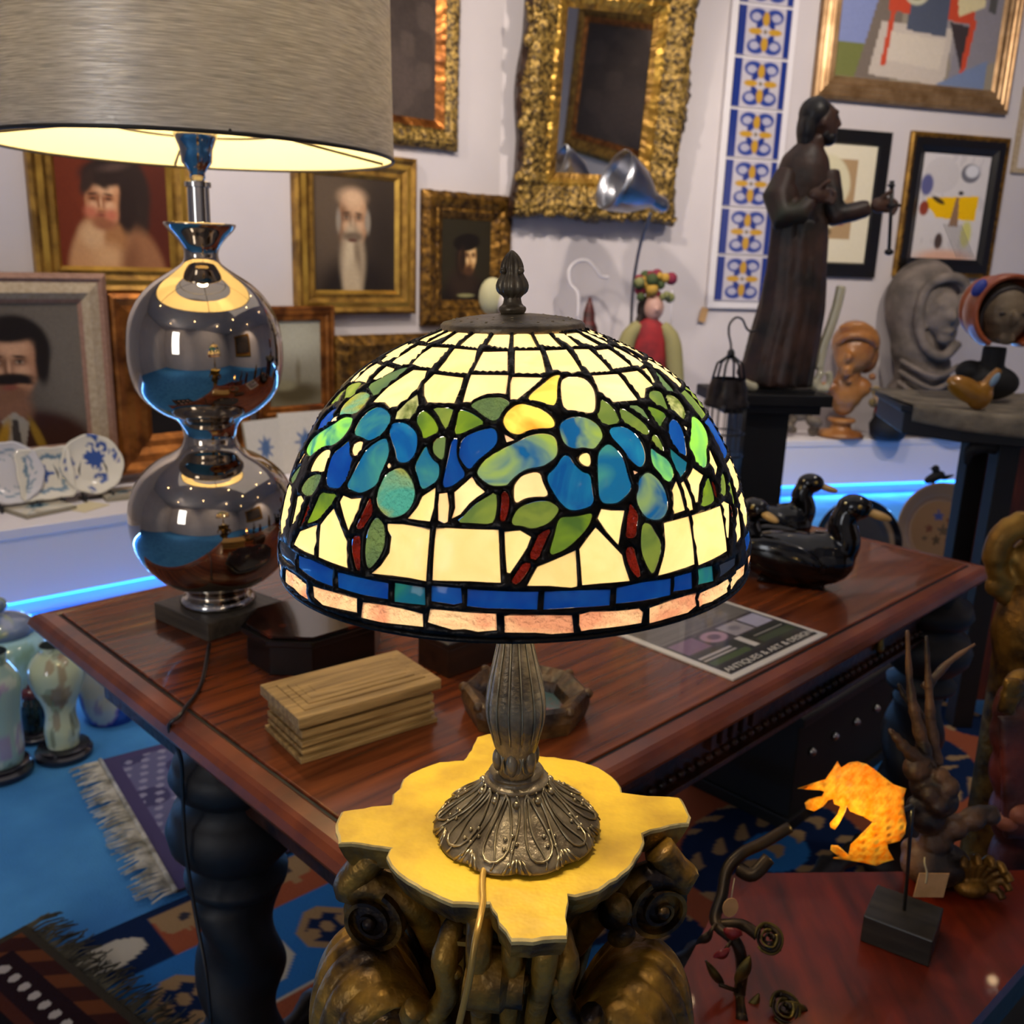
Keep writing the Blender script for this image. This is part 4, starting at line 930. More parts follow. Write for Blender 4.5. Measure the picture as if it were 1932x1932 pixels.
# cord from the base over the pedestal edge and down
LMi = LM.inverted()
cpts = [onz(930, 1592, .977), onz(924, 1606, .974), onz(913, 1640, .968), onz(910, 1670, .9672), onz(911, 1700, .9671), onz(905, 1735, .9671)]
e_ = cpts[-1]
cpts += [e_+Vector((-.002, -.012, -.006)), e_+Vector((-.005, -.019, -.03)), e_+Vector((-.012, -.022, -.07)), e_+Vector((-.017, -.024, -.12)), e_+Vector((-.02, -.02, -.2)), e_+Vector((-.02, 0, -.4)), e_+Vector((0, .03, -.7))]
def spline(p, n=6):
    p = [Vector(q) for q in p]; o = []
    for i in range(len(p)-1):
        a, b1, c1, d = p[max(i-1, 0)], p[i], p[i+1], p[min(i+2, len(p)-1)]
        for j in range(n):
            t = j/n; o.append(.5*((2*b1)+(c1-a)*t+(2*a-5*b1+4*c1-d)*t*t+(3*b1-a-3*c1+d)*t**3))
    o.append(p[-1]); return o
b = MB(); b.tube([LMi @ p_ for p_ in spline(cpts)], .0022, m_cord, 10); b.build('power_cord', LAMP, True, label='gold coloured power cord')
for sx in (-1, 1):   # the two bulbs of the socket cluster, off the stem
    b = MB(); b.tube([(0, 0, .262), (sx*.022, 0, .266)], .004, m_bronze, 8); b.lathe([(.008, .246), (.009, .27), (.004, .276)], m_bronze, 16, (sx*.026, 0, 0)); b.build('bulb_socket', LAMP, True)
    pl_ = light('POINT', (0, 0, 0), 1.2, (1, .82, .60), .018); pl_.parent = LAMP; pl_.location = (sx*.047, 0, .262)
    dl_ = light('SPOT', (0, 0, 0), .95, (1, .86, .62), .02, None, 155); dl_.parent = LAMP; dl_.location = (sx*.047, -.005, .235)  # extra downward spot added to brighten the slab, not a bulb of its own
# ================================================================== GILDED CAPITAL PEDESTAL
ZS = .9645
m_yel = mat('yellow_paint', 'd2ab22', .55, col2='ab8618', nscale=22, bump=.0022, bscale=45, ramp=(.45, .72))
m_plaster = mat('worn_plaster', 'b9a46a', .8, col2='7d6a3c', nscale=40, bump=.002, bscale=90)
m_antique = mat('antique_gilt_wood', '9a7226', .42, .55, col2='20130a', nscale=26, bump=.003, bscale=70, ramp=(.4, .62))
PCx, PCy = .006, .612
PED = thing('capital_pedestal', 'carved gilt capital used as a stand, yellow painted top under the stained glass lamp', 'pedestal', (PCx, PCy, 0))
outl = [(745, 590), (800, 575), (845, 585), (880, 640), (1030, 680), (1100, 685), (1200, 700), (1310, 735), (1370, 775), (1400, 800), (1415, 850), (1550, 870), (1690, 875), (1735, 965), (1730, 990), (1600, 1015), (1510, 1040), (1520, 1080), (1500, 1130), (1470, 1180), (1420, 1230), (1340, 1290), (1270, 1318), (1200, 1335), (1165, 1330), (1158, 1440), (1160, 1525), (1000, 1540), (900, 1540), (850, 1460), (800, 1365), (750, 1370), (630, 1365), (520, 1320), (420, 1260), (370, 1225), (340, 1190), (315, 1150), (330, 1115), (345, 1113), (200, 1088), (100, 1085), (80, 1030), (90, 970), (110, 940), (200, 925), (340, 912), (345, 860), (380, 830), (400, 785), (430, 760), (480, 735), (560, 710), (680, 700), (715, 650)]
pts = [onz(600+x/2.47, 1150+y/2.47, ZS) for x, y in outl]
rj = random.Random(3); pp = []
for i in range(len(pts)):
    a, c = pts[i], pts[(i+1) % len(pts)]; n = max(1, int((c-a).length/.006))
    for j in range(n):
        q = a.lerp(c, j/n); pp.append((q.x-PCx+rj.uniform(-.0008, .0008), q.y-PCy+rj.uniform(-.0008, .0008)))
b = MB(); n = len(pp); cx_, cy_ = 0, 0
rings = [[(x, y, ZS) for x, y in [(x*.985, y*.985) for x, y in pp]], [(x, y, ZS-.001) for x, y in pp], [(x, y, ZS-.0035) for x, y in pp], [(x*.97, y*.97, ZS-.012) for x, y in pp], [(x*.93, y*.93, ZS-.02) for x, y in pp]]
b.add(rings[0], [tuple(range(n))], m_yel); b.add(rings[0]+rings[1], [(i, (i+1) % n, n+(i+1) % n, n+i) for i in range(n)], m_plaster)
b.add(rings[1]+rings[2], [(i, (i+1) % n, n+(i+1) % n, n+i) for i in range(n)], m_plaster)
for j in (2, 3): b.add(rings[j]+rings[j+1], [(i, (i+1) % n, n+(i+1) % n, n+i) for i in range(n)], m_antique)
b.add(rings[4], [tuple(reversed(range(n)))], m_antique)
b.build('top_slab', PED, label='yellow painted top with chipped plaster edge')
# core bell and shaft
b = MB(); b.lathe([(.085, ZS-.016), (.083, ZS-.03), (.066, ZS-.045), (.055, ZS-.07), (.05, ZS-.12), (.05, ZS-.19), (.058, ZS-.235), (.064, ZS-.25), (.064, ZS-.262), (.052, ZS-.275)], m_antique, 48, rad=lambda a, z, i: 1+.03*math.cos(16*a))
b.build('bell_core', PED, True)
b = MB(); b.lathe([(.05, ZS-.27), (.052, .5), (.056, .12), (.07, .1), (.075, .07), (.068, .06), (.1, .045), (.1, .009)], m_antique, 64, rad=lambda a, z, i: 1-.05*abs(math.sin(8*a)) if .12 < z < ZS-.2 else 1)
b.build('fluted_shaft', PED, True)
def volute(cen, axd, r0, width, turns=2.1, a0=PI/2, sgn=1):
    axd = Vector(axd).normalized(); up = Vector((0, 0, 1)); sd_ = axd.cross(up).normalized(); cen = Vector(cen); b = MB(); V = []; n = 60
    for i in range(n+1):
        t = i/n; a = a0+sgn*t*turns*2*PI; r = r0*(1-t*.84)
        for dr in (0, -r0*.14*(1-.4*t)):
            for wd in (-.5, .5):
                rr = r+dr; V.append(cen+sd_*math.cos(a)*rr+up*math.sin(a)*rr+axd*width*wd*(1-.35*t) + axd*width*.22*t*(1 if wd > 0 else 1))
    F_ = []
    for i in range(n):
        o = i*4; p_ = o+4
        F_ += [(o, o+1, p_+1, p_), (o+2, p_+2, p_+3, o+3), (o, p_, p_+2, o+2), (o+1, o+3, p_+3, p_+1)]
    F_ += [(0, 2, 3, 1), (n*4, n*4+1, n*4+3, n*4+2)]
    b.add(V, F_, m_antique)
    m3 = Matrix((sd_, up, axd)).transposed()
    b.lathe([(r0*.9, -width*.28), (r0*.9, width*.2), (r0*.4, width*.42), (0.0001, width*.42)], m_antique, 32, cen, X=m3)
    b.ell(cen+axd*width*.5, (r0*.2, r0*.2, r0*.2), m_antique, seg=10, rings=8)
    b.ell(cen-axd*width*.5, (r0*.2, r0*.2, r0*.2), m_antique, seg=10, rings=8)
    return b
PO = Vector((PCx, PCy, 0))
vl = aty(712, 1722, .585)-PO; vr = aty(1234, 1700, .60)-PO
for cen, ax_, sg in ((vl, (-.25, -1, .12), 1), (vr, (.3, -1, .12), -1)):
    volute(cen, ax_, .0265, .03, sgn=sg, a0=PI/2+.4*sg).build('volute', PED, auto=35)
volute((-.01, -.09, vl.z+.004), (1, -.1, 0), .024, .045).build('volute', PED, auto=35)
volute((-.02, .115, vl.z), (1, .1, 0), .024, .04).build('volute', PED, auto=35)
# arms joining volutes to the slab, fluted front bracket
for vx in (vl, vr):
    s_ = -1 if vx.x < 0 else 1; b = MB()
    b.tube(spline([(vx.x-s_*.0, vx.y, ZS-.014), (vx.x+s_*.012, vx.y, ZS-.03), (vx.x+s_*.02, vx.y, vx.z+.02), (vx.x+s_*.004, vx.y, vx.z+.024), (vx.x-s_*.03, vx.y, vx.z+.004), (s_*.05, 0, vx.z-.05)]), .012, m_antique, 10)
    b.build('scroll_arm', PED, True)
for fx, w_, r_ in ((-.0215, .0065, .009), (.0215, .0065, .009), (0, .007, .0075)):
    b = MB(); x0_ = .004+fx
    b.tube(spline([(x0_, -.085, ZS-.018), (x0_*1, -.098, ZS-.035), (x0_*.95, -.094, ZS-.06), (x0_*.9, -.082, ZS-.09), (x0_*.85, -.07, ZS-.12), (x0_*.85, -.062, ZS-.17), (x0_*.85, -.058, ZS-.23)]), [r_*(1-.3*min(1, k/36)) for k in range(37)], m_antique, 10)
    b.build('front_rib', PED, True)
for s_ in (-1, 1):
    b = MB(); x0_ = s_*.05
    b.tube(spline([(s_*.034, -.075, ZS-.03), (s_*.040, -.088, ZS-.05), (s_*.038, -.084, ZS-.08), (s_*.05, -.08, ZS-.105), (s_*.062, -.086, ZS-.098), (s_*.058, -.092, ZS-.086)]), [.006, .007, .008, .008, .008, .009, .009, .009]+[.008]*23, m_antique, 10)
    b.build('side_scroll', PED, True)
def leafsurf(ang, path, wfn, ribs=5, size=1):
    b = MB(); dr = Vector((math.cos(ang), math.sin(ang), 0)); tg = Vector((-dr.y, dr.x, 0)); P_ = spline([(p[0], p[1], 0) for p in path], 5)
    n = len(P_)-1; nu = 28
    def f_(u, v):
        q = P_[int(round(v*n))]; ww = wfn(v); x = (u-.5)*2
        rib = .0035*abs(math.cos(x*ribs*PI/2))*min(1, v*3+.3); sag = -.018*x*x
        return dr*(q.x+rib+sag*.6)+tg*x*ww + Vector((0, 0, q.y+sag*.5+rib*.6))
    b.grid(f_, nu, n, m_antique)
    return b
bigp = [(.045, ZS-.25), (.052, ZS-.19), (.064, ZS-.135), (.084, ZS-.098), (.108, ZS-.086), (.128, ZS-.095), (.14, ZS-.12), (.142, ZS-.15), (.132, ZS-.165)]
smallp = [(.045, ZS-.26), (.056, ZS-.24), (.07, ZS-.205), (.088, ZS-.19), (.1, ZS-.198), (.104, ZS-.215), (.098, ZS-.225)]
for k, (ang, pth, ww) in enumerate([(math.radians(205), bigp, .04), (math.radians(-28), bigp, .04), (math.radians(60), bigp, .04), (math.radians(130), bigp, .04), (math.radians(240), smallp, .03), (math.radians(300), smallp, .03), (math.radians(0), smallp, .03), (math.radians(170), smallp, .03)]):
    o = leafsurf(ang, pth, lambda v, ww=ww: ww*(.55+.6*math.sin(PI*min(1, v*.9+.12)))).build('acanthus_leaf', PED, True)
    sd = o.modifiers.new('t', 'SOLIDIFY'); sd.thickness = .007; sd.offset = 0
for k in range(8):
    a = 2*PI*k/8+.35; b = MB(); r_ = .085
    b.ell((r_*math.cos(a), r_*math.sin(a), ZS-.05), (.012, .008, .016), m_antique, (0, .4, a), 12, 8); b.ell(((r_+.006)*math.cos(a), (r_+.006)*math.sin(a), ZS-.068), (.008, .006, .012), m_antique, (0, .8, a), 12, 8)
    b.build('fruit_drop', PED, True)
# ================================================================== THINGS ON THE TABLE
def boxpx(front, right, left, topfront, z):
    pf, pr, pl = onz(*front, z), onz(*right, z), onz(*left, z)
    x = (pr-pf); W_ = x.length; x.normalize(); y = Vector((-x.y, x.x, 0)); D_ = (pl-pf).dot(y)
    n = Vector((pf.x, pf.y, 0)).normalized(); H_ = onplane(*topfront, pf, n).z-z
    return pf, x, y, W_, D_, H_, math.atan2(x.y, x.x)
m_boxw = mat('pale_carved_wood', 'b8965c', .5, col2='86683a', nscale=10, stretch=(1, 12, 12), bump=.0015, bscale=60)
pf, x, y, W_, D_, H_, aa = boxpx((568, 1443), (826, 1362), (505, 1374), (552, 1352), ZT)
D_ = min(D_, .12); print('carved box', W_, D_, H_)
t = thing('carved_box', 'rectangular pale wooden box with stepped carved lid', 'box', (pf.x, pf.y, ZT), aa)
b = MB()
for z0_, z1_, ins in ((0, .1, 0), (.1, .16, .006), (.16, .24, .003), (.24, .3, .008), (.3, .42, .003), (.42, .48, .008), (.48, .62, .004), (.62, .68, .009), (.68, .74, .005)):
    b.box((W_/2, D_/2, H_*(z0_+z1_)/2), (W_-2*ins, D_-2*ins, H_*(z1_-z0_)), m_boxw)
b.build('box_body', t, bevel=.0012)
b = MB()
for z0_, z1_, ins in ((.745, .97, -.003), (.97, 1.0, .012), (1.0, 1.03, .022), (1.03, 1.045, .03), (1.045, 1.055, .042)):
    if ins > 0:
        b.box((W_/2, D_/2, H_*(.9+z1_)/2), (W_-2*ins, D_-2*ins, H_*(z1_-.9)), m_boxw)
    else: b.box((W_/2, D_/2, H_*(z0_+z1_)/2), (W_-2*ins, D_-2*ins, H_*(z1_-z0_)), m_boxw)
b.build('box_lid', t, bevel=.0015)
m_tort = mat('tortoiseshell_lacquer', '1b0d08', .16, col2='8a3414', nscale=16, coat=.2, ramp=(.55, .72))
c0 = onz(590, 1240, ZT); 
t = thing('octagonal_box', 'low black octagonal box with a glossy tortoiseshell lid beside the silver lamp', 'box', (c0.x, c0.y+.025, ZT), au)
def octp(w_, d_, c): return [(-w_/2+c, -d_/2), (w_/2-c, -d_/2), (w_/2, -d_/2+c), (w_/2, d_/2-c), (w_/2-c, d_/2), (-w_/2+c, d_/2), (-w_/2, d_/2-c), (-w_/2, -d_/2+c)]
ow, od = .20, .155
b = MB(); b.prism(octp(ow, od, .045), 0, .045, m_black); b.build('box_body', t, bevel=.002)
b = MB(); b.prism(octp(ow+.014, od+.014, .048), .046, .056, m_black); b.prism(octp(ow, od, .045), .056, .062, m_tort); b.build('box_lid', t, bevel=.003)
c0 = onz(868, 1262, ZT)
t = thing('small_chest', 'small dark wooden chest behind the lamp stem', 'box', (c0.x, c0.y+.03, ZT), au)
b = MB(); b.box((0, 0, .022), (.115, .07, .044), m_brown); b.build('box_body', t, bevel=.002)
b = MB(); b.box((0, 0, .05), (.122, .077, .012), m_brown); b.build('box_lid', t, bevel=.003)
c0 = onz(990, 1345, ZT)
t = thing('carved_tray', 'octagonal carved wooden dish with a reddish painted centre', 'dish', (c0.x, c0.y, ZT), au+.35)
m_carvw = mat('rough_carved_wood', '6a4a22', .45, col2='1e1208', nscale=30, bump=.004, bscale=60)
R_ = .088
b = MB()
for (r0_, z0_), (r1_, z1_) in (((R_*.93, 0), (R_, .02)), ((R_, .02), (R_*.98, .036)), ((R_*.98, .036), (R_*.9, .04)), ((R_*.9, .04), (R_*.68, .026)), ((R_*.68, .026), (R_*.62, .012))):
    V = [(r0_*math.cos(PI/8+k*PI/4), r0_*math.sin(PI/8+k*PI/4), z0_) for k in range(8)]+[(r1_*math.cos(PI/8+k*PI/4), r1_*math.sin(PI/8+k*PI/4), z1_) for k in range(8)]
    b.add(V, [(i, (i+1) % 8, 8+(i+1) % 8, 8+i) for i in range(8)], m_carvw)
b.prism([(R_*.93*math.cos(PI/8+k*PI/4), R_*.93*math.sin(PI/8+k*PI/4)) for k in range(8)], 0, .001, m_carvw)
for k in range(8):
    a = k*PI/4+PI/8; b.ell((R_*.96*math.cos(a), R_*.96*math.sin(a), .034), .007, m_carvw, seg=10, rings=8)
b.build('carved_rim', t)
ma = mat('painted_medallion', '8a3a22', .3, col2='3d5a5c', nscale=30, coat=.5, ramp=(.5, .6))
b = MB(); b.prism([(R_*.64*math.cos(PI/8+k*PI/4), R_*.64*math.sin(PI/8+k*PI/4)) for k in range(8)], .002, .012, ma); b.build('painted_centre', t)
# leaflet
q0, q1, q2 = onz(1383, 1286, ZT), onz(1561, 1200, ZT), onz(1150, 1190, ZT)
x = (q1-q0); Wl = x.length; x.normalize(); y = Vector((-x.y, x.x, 0)); Dl = (q2-q0).dot(y); print('leaflet', Wl, Dl)
t = thing('leaflet', 'white bordered printed notice in a clear stand lying on the table', 'leaflet', M=frameM(Vector((q0.x, q0.y, ZT)), x, y, Vector((0, 0, 1))))
A = paint(110, 150, '2e2c2b', [('p', [(0, .0), (1, 0), (1, .42), (0, .42)], '6a6662')]
    + [('p', [(.02, .03+.025*i), (.5+.45*random.random(), .03+.025*i), (.5+.4*random.random(), .04+.025*i), (.02, .04+.025*i)], '4c4845') for i in range(15)]
    + [('p', [(0, .42), (1, .42), (1, .66), (0, .66)], '3c3438'), ('p', [(.02, .45), (.27, .45), (.27, .64), (.02, .64)], '7c5f7a'), ('e', .4, .545, .11, .085, 0, .1, 'a8869a'), ('e', .4, .545, .055, .045, 0, .2, '6a5262'), ('p', [(.53, .45), (.75, .45), (.75, .64), (.53, .64)], '9a949c'), ('e', .64, .54, .05, .04, 0, .4, '77737f'), ('p', [(.78, .45), (.98, .45), (.98, .64), (.78, .64)], 'aaa8c0'),
       ('p', [(0, .66), (1, .66), (1, .86), (0, .86)], '22261e'), ('p', [(.02, .8), (.42, .8), (.42, .86), (.02, .86)], '44582c'), ('p', [(.6, .76), (.98, .76), (.98, .84), (.6, .84)], '3e4a30'), ('p', [(.02, .71), (.36, .71), (.36, .735), (.02, .735)], 'b8b2b0'), ('p', [(.02, .755), (.36, .755), (.36, .78), (.02, .78)], 'b8b2b0'), ('p', [(.48, .66), (.54, .66), (.54, .84), (.48, .84)], 'cfcbc8'), ('p', [(.62, .72), (.96, .72), (.96, .73), (.62, .73)], '9a9690'),
       ('p', [(0, .87), (1, .87), (1, 1), (0, 1)], '1a1918')], .04, 21)
m_border = mat('white_acrylic_border', 'd8d4ce', .3, coat=.5)
b = MB(); b.box((Wl/2, Dl/2, .002), (Wl, Dl, .004), m_border); b.build('backing_card', t, bevel=.001)
bdr = .012
canvas('printed_sheet', t, Wl-2*bdr, Dl-2*bdr, .0046, A, mat('printed_paper', attr=True, rough=.35, coat=.4), .0008, Wl/2, Dl/2)
def lettering(txt, parent, M_, size, m, name='lettering', w_=None, ext=.0002):
    cu = bpy.data.curves.new(name, 'FONT'); cu.body = txt; cu.size = size; cu.extrude = ext; cu.align_x = 'CENTER'
    o = bpy.data.objects.new(name, cu); C.objects.link(o); bpy.context.view_layer.update()
    me = bpy.data.meshes.new_from_object(o.evaluated_get(bpy.context.evaluated_depsgraph_get())); bpy.data.objects.remove(o)
    o2 = bpy.data.objects.new(name, me); C.objects.link(o2); me.materials.clear(); me.materials.append(m); o2.parent = parent
    if w_:
        xs = [v.co.x for v in me.vertices]; M_ = M_ @ Matrix.Diagonal((w_/(max(xs)-min(xs)), 1, 1, 1))
    o2.matrix_local = M_; return o2
lettering('ANTIQUES & ART & DESIGN', t, Matrix.Translation((Wl/2, bdr+.0055, .0054)), .0185, m_border, w_=Wl-2*bdr-.006)
# ducks
m_duck = mat('black_painted_wood', '040303', .14, coat=.3, spec=.35, col2='0c0806', nscale=20, ramp=(.6, .8))
m_bill = mat('duck_bill', 'b89454', .4)
def duck(px, py, face, s, lab, turn=0):
    c0 = onz(px, py, ZT); t = thing('duck_figurine', lab, 'figurine', (c0.x, c0.y, ZT), face, 'black ducks on the table')
    b = MB(); b.ell((0, 0, .05*s), (.105*s, .06*s, .05*s), m_duck, seg=20, rings=14); b.ell((-.095*s, 0, .065*s), (.04*s, .03*s, .018*s), m_duck, (0, .35, 0))
    b.ell((.05*s, 0, .055*s), (.06*s, .05*s, .05*s), m_duck)
    b.tube(spline([(.07*s, 0, .05*s), (.085*s, 0, .09*s), (.078*s, 0, .125*s), (.085*s, 0, .15*s)]), [.034*s-.0007*s*k for k in range(19)], m_duck, 14)
    b.ell((.095*s, 0, .158*s), (.032*s, .023*s, .024*s), m_duck); b.box((0, 0, .004*s), (.12*s, .06*s, .008*s), m_duck)
    organic(b, 'body', t, .0035*s, 3)
    b = MB(); b.ell((.135*s, 0, .148*s), (.026*s, .012*s, .008*s), m_bill, (0, .25, 0)); b.build('bill', t, True)
    for sd_ in (-1, 1):
        b = MB(); b.ell((.104*s, .021*s*sd_, .164*s), .004*s, mat('glass_eye', '9a8038', .1), seg=8, rings=6); b.build('eye', t, True)
        b = MB(); b.ell((-.02*s, .05*s*sd_, .062*s), (.075*s, .014*s, .03*s), m_duck, (0, .15, 0)); b.build('wing', t, True)
duck(1492, 1098, -.35, 1.05, 'black duck figurine nearest the front of the table, bill to the right')
duck(1440, 1025, -.15, .92, 'black duck figurine behind the others, head up against the blue light')
duck(1352, 1066, -.95, .9, 'black duck figurine turned to the front, just beside the glass dome')
# ================================================================== LEFT LEDGE
def on_ledge(px, py, mind=.26):
    p_ = onz(px, py, ZL); d_ = (p_-WL[0]).dot(WL[2])
    if d_ < mind: q_ = onplane(px, 800, WL[0]+WL[2]*mind, WL[2]); p_ = Vector((q_.x, q_.y, ZL))
    return p_
def platecol(seed, style):
    rs = random.Random(seed); sp = [(rs.random()*2*PI, rs.uniform(.2, .95), rs.uniform(.08, .2)) for _ in range(14)]
    wht, blu, b2 = lin('d9d2c0'), lin('34508f'), lin('6c8494')
    def f(x, y):
        r = math.hypot(x, y)
        if style == 'flower':
            if math.hypot(x-.12, y-.2) < .3+.05*math.sin(9*math.atan2(y-.2, x-.12)): return blu
            for a, d, s_ in sp:
                q = math.hypot(x-d*math.cos(a), y-d*math.sin(a))
                if s_*.5 < q < s_ and math.atan2(y-d*math.sin(a), x-d*math.cos(a)) > -1.5: return blu
            return wht
        if style == 'square':
            m_ = max(abs(x), abs(y))+.04*math.sin(8*math.atan2(y, x))
            if .56 < m_ < .72: return b2
            if abs(x)+abs(y) < .22 or (min(abs(x), abs(y)) < .05 and m_ < .34): return blu
            return wht
        m_ = r+.05*math.sin(8*math.atan2(y, x))
        if .72 < m_ < .77 or .5 < m_ < .53: return b2
        return lin('c6c2c2')
    return f
def plate(px, py, w_, style, lab, seed, sq=False, rz=None, g=None):
    p_ = on_ledge(px, py); 
    t = thing('display_plate', lab, 'plate', (p_.x, p_.y, ZL), aL, g)
    X_ = Matrix.Translation((0, 0, .022)) @ Matrix.Rotation(math.radians(72), 4, 'X'); cf = platecol(seed, style); b = MB(); n = 64; rr = w_/2
    V = []; cl = []; rad_ = [0.001]+[i/16 for i in range(1, 17)]
    for i, r in enumerate(rad_):
        for k in range(n):
            a = 2*PI*k/n; sc = 1
            if sq: sc = min(1/max(abs(math.cos(a)), 1e-3), 1/max(abs(math.sin(a)), 1e-3))*(1+.02*math.cos(8*a)); sc = min(sc, 1.3)
            else: sc = 1+.035*abs(math.cos(5*a)) if style != 'flower' else 1+.03*abs(math.cos(4*a))
            x_, y_ = r*sc*math.cos(a), r*sc*math.sin(a); z_ = .014*max(0, (r-.55)/.45)**1.3
            V.append(X_ @ Vector((x_*rr, y_*rr+rr, z_))); cl.append(cf(x_, y_))
    F_ = [(i*n+k, i*n+(k+1) % n, (i+1)*n+(k+1) % n, (i+1)*n+k) for i in range(16) for k in range(n)]
    b.add(V, F_, m_ceramic, cl); o = b.build('plate', t, True); sd = o.modifiers.new('t', 'SOLIDIFY'); sd.thickness = .005
    b = MB()
    for s_ in (-1, 1):
        q = s_*w_*.22; b.tube([(q, -.035, .03), (q, -.03, .004), (q, .01, .006), (q, .05, .004)], .006, m_black, 8); b.tube([(q, .0, .006), (q, .03, .12), (q*.7, .045, .16)], .005, m_black, 8)
    b.tube([(-w_*.22, .01, .006), (w_*.22, .01, .006)], .005, m_black, 8); b.build('plate_stand', t, True)
G_ = 'blue and white plates on the left ledge'
m_pxm = dep(on_ledge(170, 905))/F
plate(12, 948, 112*m_pxm, 'rim', 'white scalloped plate with grey-blue lines cut by the left edge of the photo', 1, g=G_)
plate(80, 928, 96*m_pxm, 'square', 'square plate with a small blue star in a blue-grey border', 2, True, g=G_)
plate(172, 912, 112*m_pxm, 'flower', 'round white plate with bold cobalt flower and scrolls', 3, g=G_)
def flat_tile(px, py, w_, d_, lab, seed, rz):
    p_ = on_ledge(px, py); t = thing('ceramic_tile', lab, 'tile', (p_.x, p_.y, ZL), rz, 'tiles lying on the left ledge')
    A = paint(40, 40, 'bdb4a0', [('e', .5, .5, .2, .16, 0, .4, '4f7a86'), ('p', [(0, .02), (.03, 0), (1, .98), (.97, 1)], '8f9a96'), ('p', [(1, .02), (.97, 0), (0, .98), (.03, 1)], '8f9a96'), ('e', .5, .5, .1, .1, .7, .3, '2f5a72')], .03, seed)
    b = MB(); b.box((0, 0, .008), (w_, d_, .016), mat('tile_body', '8e8672', .6)); b.build('tile_body', t, bevel=.002)
    canvas('glazed_face', t, w_-.004, d_-.004, .0172, A, m_ceramic, .0008)
flat_tile(72, 962, .2, .2, 'white tile with a green-blue star lying flat, nearest the left edge', 5, aL+.25)
flat_tile(228, 934, .19, .17, 'worn white tile with a small blue flower lying flat beside the silver lamp', 6, aL-.1)
p_ = on_ledge(165, 957); t = MB(); t.box((0, 0, .0015), (.13, .1, .003), mat('cream_paper', 'cdc09a', .8)); o = t.build('paper_card', X=Matrix.Translation((p_.x, p_.y, ZL)) @ Matrix.Rotation(aL+.5, 4, 'Z')); tag(o, 'blank cream card lying between the two flat tiles', 'card')
def stand_tile(px, py, w_, lab, seed, hh=None, yaw=0):
    p_ = on_ledge(px, py); hh = hh or w_
    t = thing('delft_tile', lab, 'tile', M=Matrix.Translation((p_.x, p_.y, ZL)) @ Matrix.Rotation(aL-.1+yaw, 4, 'Z') @ Matrix.Rotation(math.radians(78), 4, 'X'), group='white tiles with blue flowers standing on the ledge')
    A = paint(50, 50, 'bcb6ac', [('e', .5, .5, .12, .16, .3, .3, '4a6288')]+[('e', .5+.17*math.cos(k*.785), .5+.17*math.sin(k*.785), .06, .02, k*.785, .4, '44608c') for k in range(8)]+[('e', .5, .78, .03, .1, 0, .3, '5c7a86')], .03, seed)
    b = MB(); b.box((0, hh/2, 0), (w_, hh, .012), mat('tile_body', '8e8672', .6)); b.build('tile_body', t, bevel=.002)
    canvas('glazed_face', t, w_-.004, hh-.004, .0072, A, m_ceramic, .0008, cy=hh/2)
stand_tile(580, 850, .25, 'white tile with a dark blue flower between the silver lamp and the glass dome', 7, .28)
stand_tile(505, 856, .2, 'white tile with a pale blue-green flower partly behind the silver lamp', 8, .26, .25)
# ================================================================== LEFT FLOOR: jars
def cfun(base, blot, seed, band=None):
    rs = random.Random(seed); bl_ = [(rs.random()*2*PI, rs.random(), rs.uniform(.15, .5), rs.uniform(.03, .1), lin(rs.choice(blot))) for _ in range(46)]; bs = lin(base)
    def f(a, t, z):
        c = bs
        for a_, t_, wa, wt, cc in bl_:
            da = (a-a_+PI) % (2*PI)-PI
            if (da/wa)**2+((t-t_)/wt)**2 < 1: c = tuple(c[i]*.45+cc[i]*.55 for i in range(3))
        if band:
            for t0, t1, cc in band:
                if t0 <= t <= t1: c = lin(cc)
        return c
    return f
m_stand = mat('dark_blue_black_stand', '1a1420', .25, coat=.5)
def jar(px, py, prof, s, lab, cf, lid=None, stand=True, name='porcelain_vase', lidcol=None, lidcf=None, cat='vase', wide=1):
    prof = [(r*wide, z) for r, z in prof]; lid = [(r*wide, z) for r, z in lid] if lid else lid
    p_ = onz(px, py, 0); t = thing(name, lab, cat, (p_.x, p_.y, 0), -1.2, 'porcelain jars on the blue floor'); z0 = 0
    if stand: b = MB(); b.lathe([(.09*s, 0), (.1*s, .01*s), (.1*s, .025*s), (.085*s, .035*s), (.09*s, .045*s), (.08*s, .05*s)], m_stand, 40); b.build('wooden_stand', t, True, auto=40); z0 = .045*s
    P_ = smoothprof([(r*s, z*s+z0) for r, z in prof], 2)
    b = MB(); b.lathe(P_, m_ceramic, 64, colfn=cf, cap=False); b.lathe([(.001, z0+.003), (P_[0][0], z0+.003)], m_ceramic, 64, cap=False)
    o = b.build('body', t, True)
    if lid:
        b = MB(); zt = P_[-1][1]; b.lathe(smoothprof([(r*s, z*s+zt) for r, z in lid], 1), m_ceramic, 48, colfn=lidcf or cf); b.build('lid', t, True)
    else:
        b = MB(); zt = P_[-1][1]; b.lathe([(P_[-1][0]-.002, zt), (P_[-1][0]-.006, zt-.01), (P_[-1][0]-.004, zt-.08*s), (.001, zt-.09*s)], mat('dark_jar_inside', '2c3a40', .6), 40, cap=False); b.build('neck_inside', t, True)
    return t
vase_p = [(.055, 0), (.058, .03), (.062, .07), (.05, .12), (.056, .17), (.085, .23), (.098, .28), (.095, .32), (.07, .36), (.045, .375), (.046, .395), (.05, .4)]
jar(122, 1425, vase_p, .74, 'cream floral baluster vase without a lid, in the middle of the jars', cfun('c6d2b0', ['e4ecd8', '6a7a5a', '8a5230', '9fb6b0', '4e5a4a'], 3), None)
ginger = [(.07, 0), (.09, .06), (.11, .16), (.125, .25), (.12, .33), (.09, .38), (.06, .395), (.06, .41)]
